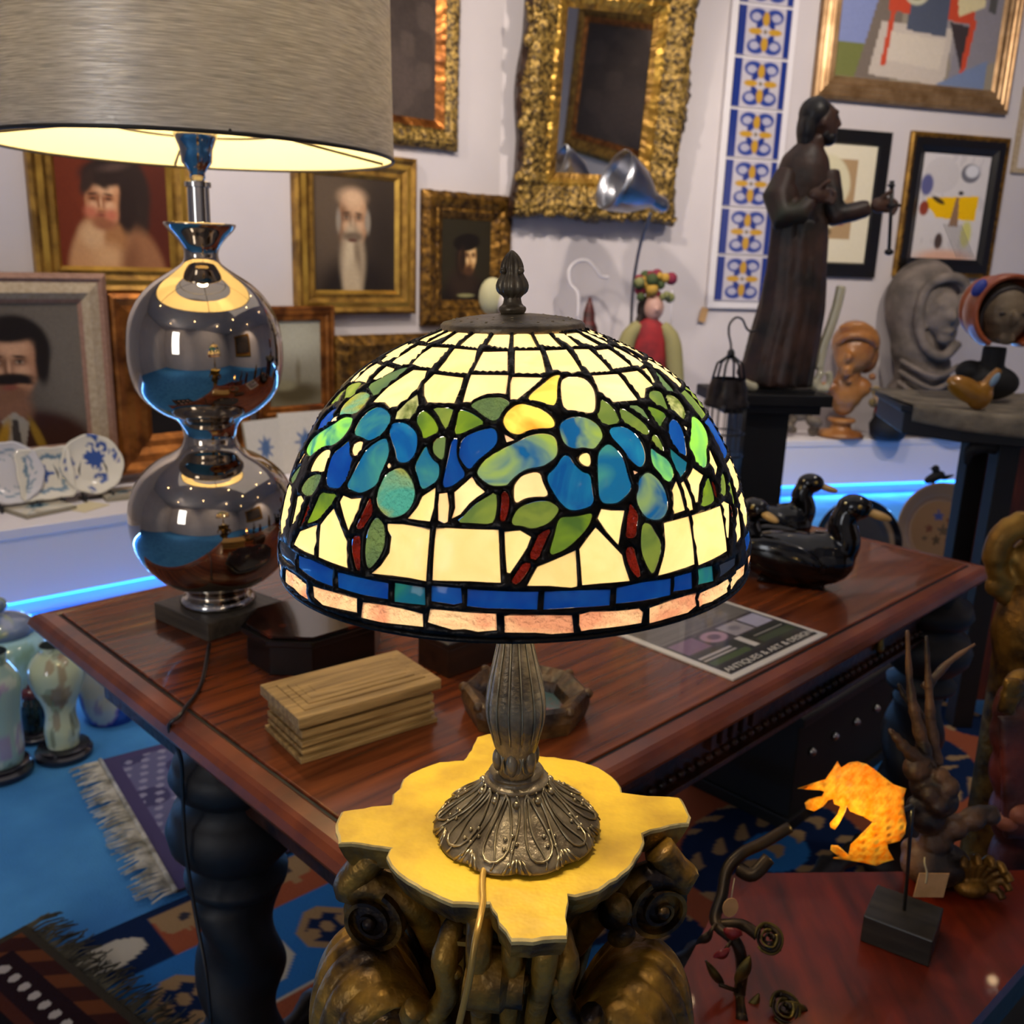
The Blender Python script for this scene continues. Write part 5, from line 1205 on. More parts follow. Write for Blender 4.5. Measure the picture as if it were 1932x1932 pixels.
lidp = [(.09, -.03), (.095, -.01), (.085, .015), (.05, .04), (.015, .05), (.013, .06), (.025, .075), (.022, .1), (.004, .115)]
jar(22, 1362, ginger, .74, 'large pale turquoise lidded jar with a gold knob at the back left', cfun('9fd0dc', ['c8e8f0', '7a9a7a', '5a8a8a', 'b4c4a0'], 4), lidp, False, 'ginger_jar', lidcf=cfun('6a7c9c', ['a8b0c8', '8a9a6a'], 5), wide=1.3)
blue_p = [(.085, 0), (.1, .05), (.112, .14), (.11, .22), (.095, .27), (.08, .29)]
_ov = cfun('c4ccd0', ['8a6ab0', '5a8ab0', 'd8d0b0', 'a05a6a', '6aa088'], 6); _bl = cfun('1f3a9c', ['3f66c8', '6a7ad8', '14287a'], 7)
def ovalcol(a, t, z):
    da = (a-(-.35)+PI) % (2*PI)-PI; d = (da/.75)**2+((t-.47)/.4)**2
    if d < .8: return _ov(a, t, z)
    if d < 1: return lin('8a7ac0')
    return _bl(a, t, z)
jar(212, 1352, blue_p, .82, 'cobalt lidded jar with an oval painted panel of flowers', ovalcol, [(.1, -.015), (.105, .0), (.095, .02), (.05, .03), (.035, .04), (.04, .055), (.03, .075), (.004, .08)], False, 'ginger_jar', lidcf=cfun('9aa0d8', ['b8b8e8', '7c84c8'], 8))
jar(4, 1460, [(.07, 0), (.08, .05), (.075, .15), (.085, .24), (.09, .3), (.06, .35), (.05, .37), (.055, .4)], .78, 'green-grey floral vase cut by the left edge, on a double stand', cfun('9ab8b0', ['d8e0d0', '3f6a5a', 'a070b0', '2f4a44'], 9), None)
jar(66, 1392, [(.055, 0), (.06, .08), (.058, .15), (.04, .19), (.045, .2)], .55, 'small dark jar with a red lid between the vases', cfun('1c2420', ['2c3a34', '3f4a48'], 10), [(.05, -.01), (.052, .01), (.035, .03), (.012, .035), (.015, .05), (.003, .055)], True, 'small_jar', lidcf=lambda a, t, z: lin('6a1f24'), cat='jar')
jar(322, 1348, [(.07, 0), (.072, .1), (.072, .18), (.06, .2)], .62, 'brown cylindrical pot on a blue-black stand half under the table', cfun('a87c48', ['8a6238'], 11), None, True, 'brush_pot', cat='pot')
# ================================================================== RUGS
def rug(name, lab, o_, xd, yd, L_, W_, colf, nu, nv, fringe=None, th=.008, z=.0, fcol='d8d6cc'):
    t = thing(name, lab, 'rug', M=frameM(Vector((o_.x, o_.y, z)), xd, yd, Vector((0, 0, 1))))
    b = MB(); b.grid(lambda u, v: (u*L_, v*W_, th), nu, nv, m_textile, colf)
    b.add([(0, 0, 0.001), (L_, 0, 0.001), (L_, W_, 0.001), (0, W_, 0.001), (0, 0, th), (L_, 0, th), (L_, W_, th), (0, W_, th)], [(0, 3, 2, 1), (0, 1, 5, 4), (1, 2, 6, 5), (2, 3, 7, 6), (3, 0, 4, 7)], m_textile, [(.05, .04, .05)]*8)
    b.build('pile', t)
    if fringe:
        mf = mat('fringe_'+name, fcol, .9, col2='8c897c', nscale=30); rs = random.Random(4); b = MB()
        for k in range(int(W_/.0045)):
            y_ = k*.0045; l_ = fringe*rs.uniform(.6, 1.1); dx = rs.uniform(-.012, .012)
            b.tube([(0.002, y_, th*.8), (-l_*.5, y_+dx*.5, th*.8+.003), (-l_, y_+dx+rs.uniform(-.008, .008), .004)], [.0028, .0024, .0016], mf, 4)
        b.tube([(0, 0, th), (0, W_, th)], .006, mf, 6)
        o = b.build('fringe', t, True, label='pale knotted fringe'); o['kind'] = 'stuff'
    return t
g0, g1 = onz(190, 1445, 0), onz(332, 1694, 0); g2 = onz(375, 1366, 0)
yd = (g0-g1); Wr = yd.length; yd.normalize(); xd = Vector((yd.y, -yd.x, 0))
if xd.dot(g2-g0) < 0: xd = -xd
def graycol(u, v):
    a, c, d = lin('6c6c92'), lin('9a9ab8'), lin('4c4a70')
    if abs(u-.20) + abs(v-.55)*.6 < .04: return lin('a01c44')
    if min(u*1.3, v, 1-v, 1-u) < .05: return lin('514a72')
    q = math.sin(u*95+v*40)*math.sin(v*70-u*50); k = math.sin(u*26)*math.sin(v*18)
    return c if q > .45 else (d if k < -.35 else a)
rug('fringed_rug', 'grey-violet patterned rug with a thick white fringe', g1, xd, yd, 1.0, Wr, graycol, 240, 160, .075, z=.010)
k0, k1 = onz(60, 1822, 0), onz(592, 1590, 0)
kx = (k1-k0).normalized(); ky = Vector((kx.y, -kx.x, 0)); 
def kilim(u, v):
    x_, y_ = u*2.6, v*1.5; y2 = y_
    nav, ora, blu, crm, tan_ = lin('14284e'), lin('a4583a'), lin('2f78c0'), lin('cfc9b4'), lin('a98a62')
    if y_ < .02: return blu if x_ > .55 else nav
    if y_ < .16:
        if x_ < .22: return crm if math.hypot((x_-.12)/.07, (y_-.08)/.04) < 1 else nav
        q = ((x_-.22)/.12) % 1; s_ = abs(q-.5)*.5+(.0 if y_ < .09 else .04)
        if math.hypot((q-.5)*.12, y_-.06) < .012: return lin('3a3a44')
        if math.hypot((q-.5)*.12, y_-.06) < .045+.01*math.cos(8*math.atan2(y_-.06, q-.5)): return tan_
        return ora if y_ > .07+.03*math.sin(x_*50) else tan_
    if y_ < .40:
        q = ((x_+.05)/.155); i = int(q); q = (q-i-.5)*.155; y3 = y_-.28; d = max(abs(q), abs(y3)*.85, (abs(q)+abs(y3))*.72)
        if d < .062:
            e = abs(q)*1.2+abs(y3)
            inn = (abs(math.sin(q*95+1.57)) * abs(math.cos(y3*60)) < .45) and d < .045
            base = crm if i % 2 == 0 else tan_
            if i % 3 == 2: return ora if inn else crm
            return nav if inn else base
        return blu if (y_ < .39) else crm
    y4 = y_-.46
    if y4 < .06: return ora
    q = ((x_+.1)/.62); i = int(q); q = (q-i-.5)*.62; d = math.hypot(q/.27, (y4-.28)/.2)
    if d < 1: 
        return tan_ if abs(math.sin(q*34+2*math.sin(y4*40))*math.cos(y4*34)) > .72 else (blu if d < .35 else nav)
    return ora
rug('kilim_rug', 'blue and terracotta kilim with hexagon border, running under the table', k0, kx, ky, 2.6, 1.5, lambda u, v: kilim(u, v), 420, 240, z=.001, th=.006)
# its normal is up: flip y axis handled by geometry above
r0_, r1_ = onz(50, 1768, 0), onz(262, 1945, 0)
ry = (r1_-r0_).normalized(); rx = Vector((ry.y, -ry.x, 0))
if rx.x > 0: rx = -rx
def redrug(u, v):
    x_, y_ = u*.6, v*.6; brd = min(x_, y_)
    blk, brn, wht, pk = lin('140a0c'), lin('4a2214'), lin('b8b0a8'), lin('b8766a')
    if brd < .015: return lin('3a3428')
    if brd < .05: return lin('6a3a1c') if math.sin((x_+y_)*60) > .1 else lin('3a1a12')
    if brd < .12:
        q = (x_ if brd == y_ else y_)
        return wht if math.hypot(((q*28) % 1)-.5, (brd-.085)*25) < .28 else lin('241012')
    if brd < .14: return brn
    q, r_ = ((x_-.14)*7) % 1-.5, ((y_-.14)*7) % 1-.5; d = math.hypot(q, r_)+.05*math.sin(10*math.atan2(r_, q))
    return pk if d < .18 else (wht if d < .3 else blk)
t = rug('dark_red_rug', 'dark red and black rug with small white flowers in the bottom left corner', r0_, rx, ry, .6, .6, redrug, 220, 220, z=.016, th=.012)
mf = mat('grey_fringe', '5c5644', .9, col2='2e2a20', nscale=30); b = MB(); rs = random.Random(9)
for k in range(130):
    y_ = k*.0046; l_ = .07*rs.uniform(.5, 1.1); b.tube([(0, y_, .009), (-l_*.5, y_+rs.uniform(-.01, .01), .008), (-l_, y_+rs.uniform(-.015, .015), .003)], [.0026, .0022, .0014], mf, 4)
o = b.build('fringe', t, True, label='grey-brown fringe'); o['kind'] = 'stuff'
# black cord hanging from the silver lamp over the table's edge
cp = [onz(395, 1215, ZT+.004), onz(380, 1290, ZT+.004), onz(350, 1335, ZT+.004), onz(338, 1352, ZT+.003)]
lastp = cp[-1]; lo = aty(338, 1372, lastp.y-.004)
cp += [Vector((lastp.x-.012, lastp.y-.006, ZT-.01)), aty(341, 1430, lastp.y-.01), aty(345, 1500, lastp.y-.015), aty(350, 1600, lastp.y-.03), aty(368, 1720, lastp.y-.05), aty(388, 1830, lastp.y-.08), aty(398, 1930, lastp.y-.1)]
b = MB(); b.tube(spline(cp), .0028, m_black, 8); o = b.build('power_cord', smooth=True); tag(o, 'thin black cord hanging over the left table edge to the floor', 'cord')
# ================================================================== RIGHT BACKGROUND
# blue and yellow tile column
def tilecol(nu=46, nv=40, seed=0):
    return paint(nu, nv, 'b9b2ba', [('p', [(0, 0), (.15, 0), (.15, 1), (0, 1)], '1b2f78'), ('p', [(.88, 0), (1, 0), (1, 1), (.88, 1)], '1b2f78')]
        + [('e', cx, cy, .17, .15, 0, .1, '223a86') for cx in (.36, .67) for cy in (.2, .8)] + [('e', cx, cy, .09, .08, 0, .1, 'a9a6b8') for cx in (.33, .70) for cy in (.22, .78)]
        + [('e', cx, cy, .06, .13, r_, .2, '1b2f78') for cx, cy, r_ in ((.42, .33, .5), (.61, .33, -.5), (.42, .67, -.5), (.61, .67, .5))]
        + [('e', .515, .25, .065, .14, 0, .15, 'b98d2a'), ('e', .515, .75, .065, .14, 0, .15, 'b98d2a'), ('e', .33, .5, .13, .065, 0, .15, 'b98d2a'), ('e', .70, .5, .13, .065, 0, .15, 'b98d2a'), ('e', .515, .5, .03, .04, 0, .2, '6a5a2a'),
           ('p', [(0, 0), (1, 0), (1, .02), (0, .02)], 'c8c2c8'), ('p', [(0, .98), (1, .98), (1, 1), (0, 1)], 'c8c2c8')], .03, seed)
P, x, n_ = WR; s_, z_, w_, h_ = wrect(WR, (1362, 1484, -110, 583), .02)
o = P+x*s_+n_*.004; o.z = z_-h_/2
t = thing('tile_panel', 'tall white-framed column of blue and yellow patterned tiles on the back wall', 'tile panel', M=frameM(o, x, Vector((0, 0, 1)), n_))
b = MB(); b.box((0, h_/2, .012), (w_, h_, .024), m_white); b.build('white_board', t, bevel=.003)
tw = w_-.075; nt = 7; tp = (h_-.08)/nt
for k in range(nt):
    canvas('tile', t, tw-.004, tp-.01, .031, tilecol(seed=30+k), m_ceramic, .007, cx=.0, cy=.04+tp*(k+.5))
p_ = onplane(1327, 594, WR[0]+WR[2]*.02, WR[2]); b = MB(); b.box((0, 0, 0), (.045, .004, .085), mat('kraft_tag', 'b08a5c', .8)); b.tube([(0, 0, .04), (.012, .0, .12)], .0012, m_white, 5)
o = b.build('price_tag', X=Matrix.Translation(p_) @ Matrix.Rotation(aR, 4, 'Z') @ Matrix.Rotation(.2, 4, 'Y')); tag(o, 'small brown price tag hanging at the lower left corner of the tile panel', 'tag')
# plinth and statue
YP = 3.3
pp_ = aty(1440, 735, YP); zp = pp_.z
t = thing('plinth', 'tall black wooden plinth under the dark statue', 'plinth', (pp_.x, YP, 0), .1)
b = MB(); b.box((0, 0, zp-.02), (.40, .26, .04), m_darkwood); b.box((.0, 0, zp-.055), (.34, .22, .03), m_darkwood); b.build('top', t, bevel=.004)
b = MB(); b.box((-.01, 0, (zp-.07)/2), (.165, .165, zp-.07), m_blackmatte); b.build('column', t, bevel=.003)
b = MB(); b.box((0, 0, .03), (.3, .26, .06), m_darkwood); b.build('foot', t, bevel=.004)
m_robe = mat('dark_painted_robe', '4a3024', .45, col2='16120c', nscale=9, bump=.003, bscale=26)
m_robeg = mat('green_brown_paint', '2c3626', .5, col2='3c2218', nscale=8)
m_wskin = mat('brown_wood_skin', '5a3a28', .4, col2='3a2418', nscale=20)
m_whair = mat('black_wood_hair', '140e0b', .4)
sp = aty(1470, 716, YP); S_ = 515/F*dep(sp)      # figure height
t = thing('wooden_statue', 'carved dark statue of a bearded robed man holding out a stick', 'statue', (sp.x-.012, YP, zp), 0)
H_ = S_; k_ = H_/1.0
def P3(x, y, z): return (x*k_, y*k_, z*k_)
b = MB()
prof = [(0, .062, .13, .09), (.02, .08, .135, .095), (.03, .2, .125, .09), (.04, .32, .11, .082), (.045, .45, .1, .075), (.04, .55, .095, .07), (.04, .65, .1, .072), (.04, .73, .1, .07), (.042, .79, .085, .06), (.05, .825, .05, .045)]
for i in range(len(prof)-1):
    for j in range(5):
        q = j/5; a = [prof[i][m]*(1-q)+prof[i+1][m]*q for m in range(4)]
        b.ell(P3(a[0]-.02, 0, a[1]), (a[2]*k_, a[3]*k_, .05*k_), m_robe, seg=18, rings=8)
for j in range(7):  # hanging folds
    a = -1.1+j*.36
    b.tube([P3(.02+.1*math.sin(a), -.075*math.cos(a), .60), P3(.02+.11*math.sin(a+.1), -.085*math.cos(a), .3), P3(-.02+.13*math.sin(a+.15), -.098*math.cos(a), .02)], [.012*k_, .02*k_, .022*k_], m_robe, 8)
organic(b, 'robe', t, .011*k_, 3)
b = MB()
b.tube([P3(-.045, -.03, .755), P3(-.078, -.06, .67), P3(-.06, -.09, .60), P3(.0, -.105, .62), P3(.03, -.1, .66)], [.036*k_, .052*k_, .05*k_, .038*k_, .028*k_], m_robeg, 12)
b.ell(P3(-.05, -.05, .66), (.05*k_, .05*k_, .07*k_), m_robeg); organic(b, 'near_sleeve', t, .009*k_, 2, 'green-brown sleeve bent across the chest')
b = MB(); b.tube([P3(.1, .0, .76), P3(.12, -.02, .66), P3(.14, -.03, .615), P3(.2, -.03, .63), P3(.25, -.03, .645)], [.045*k_, .045*k_, .042*k_, .034*k_, .03*k_], m_robe, 12); organic(b, 'far_sleeve', t, .009*k_, 2)
def hand(cen, s, m, par, dirx=1, pitch=0):
    b = MB(); c = Vector(cen)
    b.ell(c, (.022*s, .012*s, .018*s), m)
    for j in range(4):
        z_ = (.012-.008*j)*s; l_ = (.03, .034, .032, .026)[j]*s
        b.tube([c+Vector((dirx*.012*s, 0, z_)), c+Vector((dirx*(.012*s+l_*.55), -.004*s, z_)), c+Vector((dirx*(.012*s+l_*.8), -.012*s, z_-.008*s))], [.006*s, .0055*s, .0045*s], m, 8)
    b.tube([c+Vector((0, -.004*s, .012*s)), c+Vector((dirx*.012*s, -.012*s, .026*s)), c+Vector((dirx*.022*s, -.014*s, .032*s))], [.006*s, .0055*s, .0045*s], m, 8)
    return organic(b, 'hand', par, .003*s, 1)
hand(P3(.045, -.115, .675), 1.5*k_, m_wskin, t); hand(P3(.285, -.035, .655), 1.5*k_, m_wskin, t)
b = MB()  # head in profile to the right
b.tube([P3(.045, 0, .8), P3(.05, 0, .87)], [.036*k_, .034*k_], m_wskin, 12)
b.ell(P3(.062, 0, .925), (.055*k_, .045*k_, .062*k_), m_wskin); b.ell(P3(.082, 0, .895), (.038*k_, .034*k_, .04*k_), m_wskin)
b.ell(P3(.121, 0, .915), (.013*k_, .01*k_, .012*k_), m_wskin); b.tube([P3(.11, 0, .945), P3(.122, 0, .918)], [.008*k_, .01*k_], m_wskin, 8)
b.ell(P3(.104, 0, .952), (.015*k_, .03*k_, .01*k_), m_wskin); b.ell(P3(.112, 0, .888), (.01*k_, .014*k_, .006*k_), m_wskin); b.ell(P3(.06, -.044*k_/k_, .915), (.012*k_, .008*k_, .018*k_), m_wskin)
organic(b, 'head', t, .006*k_, 1)
b = MB(); b.ell(P3(.038, 0, .945), (.056*k_, .052*k_, .058*k_), m_whair); b.ell(P3(.015, 0, .90), (.034*k_, .048*k_, .07*k_), m_whair); b.ell(P3(.012, 0, .86), (.025*k_, .04*k_, .04*k_), m_whair); organic(b, 'hair', t, .007*k_, 1)
b = MB(); b.ell(P3(.092, 0, .868), (.03*k_, .034*k_, .026*k_), m_whair); b.ell(P3(.075, 0, .88), (.02*k_, .037*k_, .03*k_), m_whair); organic(b, 'beard', t, .006*k_, 1)
for s__ in (-1,):
    b = MB(); b.ell(P3(.106, -.024, .935), (.007*k_, .006*k_, .005*k_), m_whair, seg=10, rings=8); b.build('eye', t, True)
b = MB(); b.tube([P3(.335, -.045, .50), P3(.325, -.045, .62), P3(.315, -.04, .735)], [.006*k_, .007*k_, .009*k_], m_black, 8); b.ell(P3(.315, -.04, .72), (.014*k_, .014*k_, .006*k_), m_black); b.ell(P3(.335, -.045, .5), (.016*k_, .014*k_, .012*k_), m_black); b.box(P3(.33, -.04, .655), P3(.045, .03, .01), m_black); b.build('candle_stick', t, True)
b = MB(); b.box(P3(0, 0, .006), P3(.24, .18, .012), m_darkwood); b.build('base', t)
# white figurine pieces on the plinth
m_porc = mat('white_porcelain', 'cfc8a8', .2, coat=.6)
q = aty(1512, 722, YP+.03)
t = thing('white_figurine', 'cream porcelain hand-like figurine at the right of the statue feet', 'figurine', (q.x+.035, YP-.03, zp), 0)
b = MB()
for pts_, r in (([(-.05, 0, .035), (-.02, 0, .03), (.0, 0, .02)], .017), ([(.01, 0, .07), (.0, 0, .04), (.01, 0, .02)], .013), ([(.035, 0, .075), (.045, 0, .045), (.035, 0, .02)], .012), ([(.0, -.01, .014), (.04, -.01, .012)], .012), ([(.005, .01, .08), (.012, .02, .15), (.03, .02, .22), (.045, .02, .3), (.05, .02, .36)], .018)):
    b.tube(spline(pts_, 3), r, m_porc, 10)
organic(b, 'body', t, .006, 2)
q = aty(1412, 722, YP-.08)
b = MB(); b.tube([(-.015, 0, .03), (.015, 0, .016)], [.015, .017], m_porc, 12); b.ell((.018, 0, .017), .017, m_porc); b.ell((-.018, 0, .032), .014, m_porc)
o = organic(b, 'porcelain_knob', None, .004, 1); o.name = 'porcelain_ornament'; o.location = (q.x, YP-.08, zp+.001); tag(o, 'small white porcelain knob at the left edge of the plinth top', 'ornament')
# bird cage on a small stand
YC = 2.95; q = aty(1370, 765, YC); qb = aty(1368, 930, YC); rc = 38/F*dep(q); zb = qb.z; zt_ = q.z
t = thing('bird_cage', 'black domed wire bird cage with a hook on top, left of the statue', 'bird cage', (q.x, YC, zb), 0)
hb = zt_-zb
b = MB()
for k in range(18):
    a = 2*PI*k/18; b.tube([(rc*math.cos(a), rc*math.sin(a), 0), (rc*math.cos(a), rc*math.sin(a), hb)], .0016, m_black, 5)
for zz in (.0, hb*.2, hb*.45, hb*.7, hb): b.tube([(rc*math.cos(2*PI*k/32), rc*math.sin(2*PI*k/32), zz) for k in range(33)], .003, m_black, 6)
b.build('cage_bars', t, True)
b = MB(); b.lathe([(rc*1.12, hb), (rc*1.1, hb+.012), (rc*1.0, hb+.02), (rc*.98, hb+.05), (rc*.8, hb+.085)], mat('patinated_tin', '3a3434', .3, .6, col2='14100f', nscale=20), 32, cap=False)
b.build('dome', t, True)
b = MB(); zz = hb+.08
for k in range(6):
    a = 2*PI*k/6; b.tube([(rc*.8*math.cos(a), rc*.8*math.sin(a), zz), (rc*.62*math.cos(a), rc*.62*math.sin(a), zz+.05), (rc*.1*math.cos(a), rc*.1*math.sin(a), zz+.075)], .004, m_black, 6)
b.ell((0, 0, zz+.08), (.012, .012, .016), m_black); b.tube(spline([(0, 0, zz+.08), (-.003, 0, zz+.11), (-.012, 0, zz+.14), (-.012, 0, zz+.17), (.005, 0, zz+.19), (.025, 0, zz+.185), (.04, 0, zz+.16), (.055, 0, zz+.15), (.07, 0, zz+.155)]), .0035, m_black, 8); b.build('crown_hook', t, True)
b = MB(); b.lathe([(rc*1.15, -.012), (rc*1.2, -.006), (rc*1.15, 0)], m_black, 32); b.build('floor_pan', t, True)
t = thing('plant_stand', 'narrow black stand carrying the bird cage', 'stand', (q.x, YC, 0), 0)
b = MB(); b.lathe([(.07, zb-.03), (.08, zb-.025), (.08, zb-.013)], m_black, 32); b.build('top', t)
b = MB(); b.lathe([(.02, .03), (.03, zb*.3), (.018, zb*.5), (.03, zb*.8), (.02, zb-.03)], m_black, 20); b.build('stem', t, True)
for k in range(3):
    a = 2*PI*k/3; b = MB(); b.tube([(.015*math.cos(a), .015*math.sin(a), .08), (.08*math.cos(a), .08*math.sin(a), .05), (.12*math.cos(a), .12*math.sin(a), .008)], .01, m_black, 8); b.build('leg', t, True)
# busts
def ledgeR(px, d=.2):
    q_ = onplane(px, 760, WR[0]+WR[2]*d, WR[2]); return Vector((q_.x, q_.y, ZL))
m_terr = mat('ochre_terracotta', 'a8723a', .35, col2='7c4a22', nscale=6, coat=.2, bump=.001)
q = ledgeR(1592, .22); S_ = 218/F*dep(q)
t = thing('bust', 'ochre terracotta bust of a woman looking down, on a round base', 'bust', (q.x, q.y, ZL), 0)
b = MB(); b.lathe([(.085*S_/.5, 0), (.1*S_/.5, .012), (.085*S_/.5, .035), (.045*S_/.5, .05), (.04*S_/.5, .085), (.06*S_/.5, .1), (.055*S_/.5, .115)], m_terr, 40); b.build('socle', t, True)
g = S_
b = MB(); b.ell((0, 0, .38*g), (.16*g, .12*g, .15*g), m_terr); b.ell((-.16*g, -.02*g, .42*g), (.16*g, .08*g, .06*g), m_terr, (0, -.35, 0)); b.ell((.12*g, 0, .43*g), (.1*g, .1*g, .09*g), m_terr); b.ell((0, 0, .28*g), (.1*g, .08*g, .1*g), m_terr)
b.tube([(0, 0, .42*g), (.01*g, -.01*g, .6*g)], [.11*g, .095*g], m_terr, 14)
b.ell((.02*g, -.03*g, .74*g), (.17*g, .17*g, .19*g), m_terr); b.ell((-.04*g, -.08*g, .66*g), (.1*g, .1*g, .1*g), m_terr); b.ell((-.08*g, -.2*g, .70*g), (.03*g, .05*g, .05*g), m_terr); b.ell((-.07*g, -.18*g, .6*g), (.04*g, .03*g, .02*g), m_terr); b.ell((-.06*g, -.15*g, .56*g), (.05*g, .05*g, .035*g), m_terr)
organic(b, 'figure', t, .02*g, 2)
b = MB(); b.ell((.05*g, .04*g, .80*g), (.2*g, .19*g, .18*g), m_terr); b.ell((.16*g, .05*g, .7*g), (.1*g, .12*g, .16*g), m_terr); b.ell((.02*g, .0, .92*g), (.13*g, .12*g, .07*g), m_terr)
b.tube(spline([(-.15*g, -.08*g, .80*g), (-.08*g, -.17*g, .87*g), (.06*g, -.18*g, .86*g), (.17*g, -.1*g, .78*g)], 4), .035*g, m_terr, 8)
b.tube(spline([(-.12*g, -.02*g, .92*g), (.02*g, -.1*g, .96*g), (.16*g, -.04*g, .9*g)], 4), .03*g, m_terr, 8)
organic(b, 'hair', t, .018*g, 1)
b = MB(); b.ell((.19*g, -.06*g, .53*g), .03*g, m_terr); b.build('curl', t, True); b = MB(); b.ell((-.02*g, -.13*g, .5*g), .028*g, m_terr); b.build('brooch', t, True)
# grey veiled bust
m_stone = mat('grey_stone', '7a6e66', .8, col2='4e4640', nscale=7, bump=.006, bscale=18)
q = ledgeR(1725, .2); S_ = 322/F*dep(q); g = S_
t = thing('bust', 'large grey stone bust of a veiled woman', 'bust', (q.x, q.y, ZL), 0)
b = MB()
for c, r in (((0, 0, .12), (.2, .12, .115)), ((.02, 0, .24), (.2, .12, .13)), ((.02, 0, .38), (.16, .13, .16)), ((-.02, 0, .5), (.16, .14, .14)), ((-.03, .02, .76), (.21, .17, .24)), ((0, .02, .6), (.19, .15, .18))): b.ell([v*g for v in c], [v*g for v in r], m_stone)
organic(b, 'veil', t, .022*g, 3)
b = MB(); fr = MB()
b.ell((.04*g, -.13*g, .70*g), (.1*g, .07*g, .13*g), m_stone); b.ell((.06*g, -.2*g, .69*g), (.02*g, .03*g, .04*g), m_stone); b.ell((.05*g, -.18*g, .61*g), (.04*g, .02*g, .012*g), m_stone); b.ell((.045*g, -.16*g, .57*g), (.045*g, .03*g, .035*g), m_stone)
for s__ in (-1, 1): b.ell(((.05+.045*s__)*g, -.185*g, .75*g), (.03*g, .015*g, .012*g), m_stone)
b.tube(spline([(.16*g, -.1*g, .72*g), (.13*g, -.14*g, .86*g), (.03*g, -.15*g, .9*g), (-.08*g, -.14*g, .84*g), (-.1*g, -.13*g, .68*g), (-.05*g, -.14*g, .53*g), (.05*g, -.16*g, .47*g), (.14*g, -.13*g, .55*g)]), .03*g, m_stone, 10)
organic(b, 'face', t, .012*g, 1)
b = MB()
for k in range(5): b.tube(spline([(-.16*g, -.1*g, (.44-.06*k)*g), (.02*g, -.17*g, (.36-.07*k)*g), (.18*g, -.1*g, (.42-.06*k)*g)]), .018*g, m_stone, 8)
organic(b, 'drapery_folds', t, .012*g, 1)
# dark side cabinet at the right with grey runner, bonnet bust and gold ornament
YS = 2.75; qa = aty(1745, 770, YS); zs_ = aty(1830, 775, YS-.02).z
xl = aty(1722, 760, YS).x; xr_ = xl+.9
m_redwood = mat('reddish_wood', '7e3418', .6, col2='4a1c0e', nscale=5, stretch=(8, 8, 1))
t = thing('side_cabinet', 'dark side cabinet with reddish wood side at the right edge', 'cabinet', (0, 0, 0), 0)
b = MB(); b.prism([(xl, YS+.05), (xl+.12, YS-.07), (xl+.28, YS-.12), (xr_, YS-.14), (xr_, YS+.4), (xl+.05, YS+.4)], zs_-.085, zs_-.02, m_darkwood); b.prism([(xl-.01, YS+.05), (xl+.11, YS-.08), (xl+.28, YS-.135), (xr_, YS-.155), (xr_, YS+.41), (xl+.04, YS+.41)], zs_-.02, zs_, m_darkwood); b.build('cabinet_top', t, bevel=.004)
xc = aty(1848, 900, YS).x
b = MB(); b.box(((xc+xr_)/2+.03, YS+.03, (zs_-.085)/2+.04), (xr_-xc-.06, .14, zs_-.165), m_redwood); b.build('cabinet_body', t)
for yy in (YS-.06, YS+.12):
    b = MB(); b.box((xc+.03, yy, (zs_-.077)/2), (.06, .06, zs_-.093), m_blackmatte); b.build('leg', t, bevel=.003)
b = MB(); b.tube(spline([(xc+.01, YS-.06, zs_-.1), (xc-.03, YS-.06, zs_-.095), (xc-.07, YS-.06, zs_-.11), (xc-.075, YS-.06, zs_-.15)]), [.02]*12+[.018, .016, .014, .012, .01, .008, .005], m_blackmatte, 8); b.build('bracket', t, True)
m_cloth = mat('grey_brown_cloth', '857a68', .9, col2='5f5648', nscale=14, bump=.003, bscale=60)
def cfront(x):
    P_ = [(xl-.05, YS+.09), (xl+.11, YS-.08), (xl+.28, YS-.135), (xr_+.1, YS-.155)]
    for (xa, ya), (xb2, yb2) in zip(P_, P_[1:]):
        if x <= xb2: return ya+(yb2-ya)*(x-xa)/(xb2-xa)
    return P_[-1][1]
def clothp(u, v):
    x_ = xl+.01+u*(xr_-xl-.01); yf = cfront(x_)-.012
    if v < .2: return (x_, yf-.004*math.sin(u*31), zs_+.004-.045*(1-v/.2)*(1+.3*math.sin(u*5)))
    return (x_, yf+.004+(v-.2)*(YS+.38-yf)/.8, zs_+.008+.003*math.sin(u*23)*math.sin(v*9))
b = MB(); b.grid(clothp, 80, 25, m_cloth)
o = b.build('cloth_runner', None, True); sd = o.modifiers.new('t', 'SOLIDIFY'); sd.thickness = .004; tag(o, 'grey-brown cloth draped over the top of the side cabinet', 'cloth')
zc_ = zs_+.012
m_orange = mat('orange_glaze', 'a8562a', .35, col2='8a3a1c', nscale=5, coat=.3); m_face = mat('weathered_face', '7c6a50', .6, col2='4a3826', nscale=9)
q = aty(1878, 690, YS+.12); g = 135/F*dep(q)
t = thing('bust', 'bust of a woman in an orange bonnet with a blue flower, at the right edge', 'bust', (q.x, YS+.14, zc_), 0)
b = MB(); b.ell((0, 0, .25*g), (.42*g, .25*g, .25*g), m_blackmatte); b.tube([(0, 0, .2*g), (0, 0, .75*g)], .16*g, m_blackmatte, 12); b.ell((-.3*g, .0, .4*g), (.2*g, .16*g, .16*g), m_blackmatte); organic(b, 'shoulders', t, .03*g, 2)
z0 = aty(1878, 590, YS+.14).z-zc_
b = MB(); b.ell((0, -.02, z0), (.33*g, .28*g, .42*g), m_face); b.ell((-.0*g, -.38*g, z0-.06*g), (.055*g, .11*g, .11*g), m_face); b.ell((0, -.27*g, z0-.33*g), (.12*g, .09*g, .09*g), m_face); b.ell((0, -.3*g, z0+.08*g), (.2*g, .06*g, .05*g), m_face); b.ell((.02*g, -.28*g, z0-.22*g), (.1*g, .05*g, .04*g), m_face)
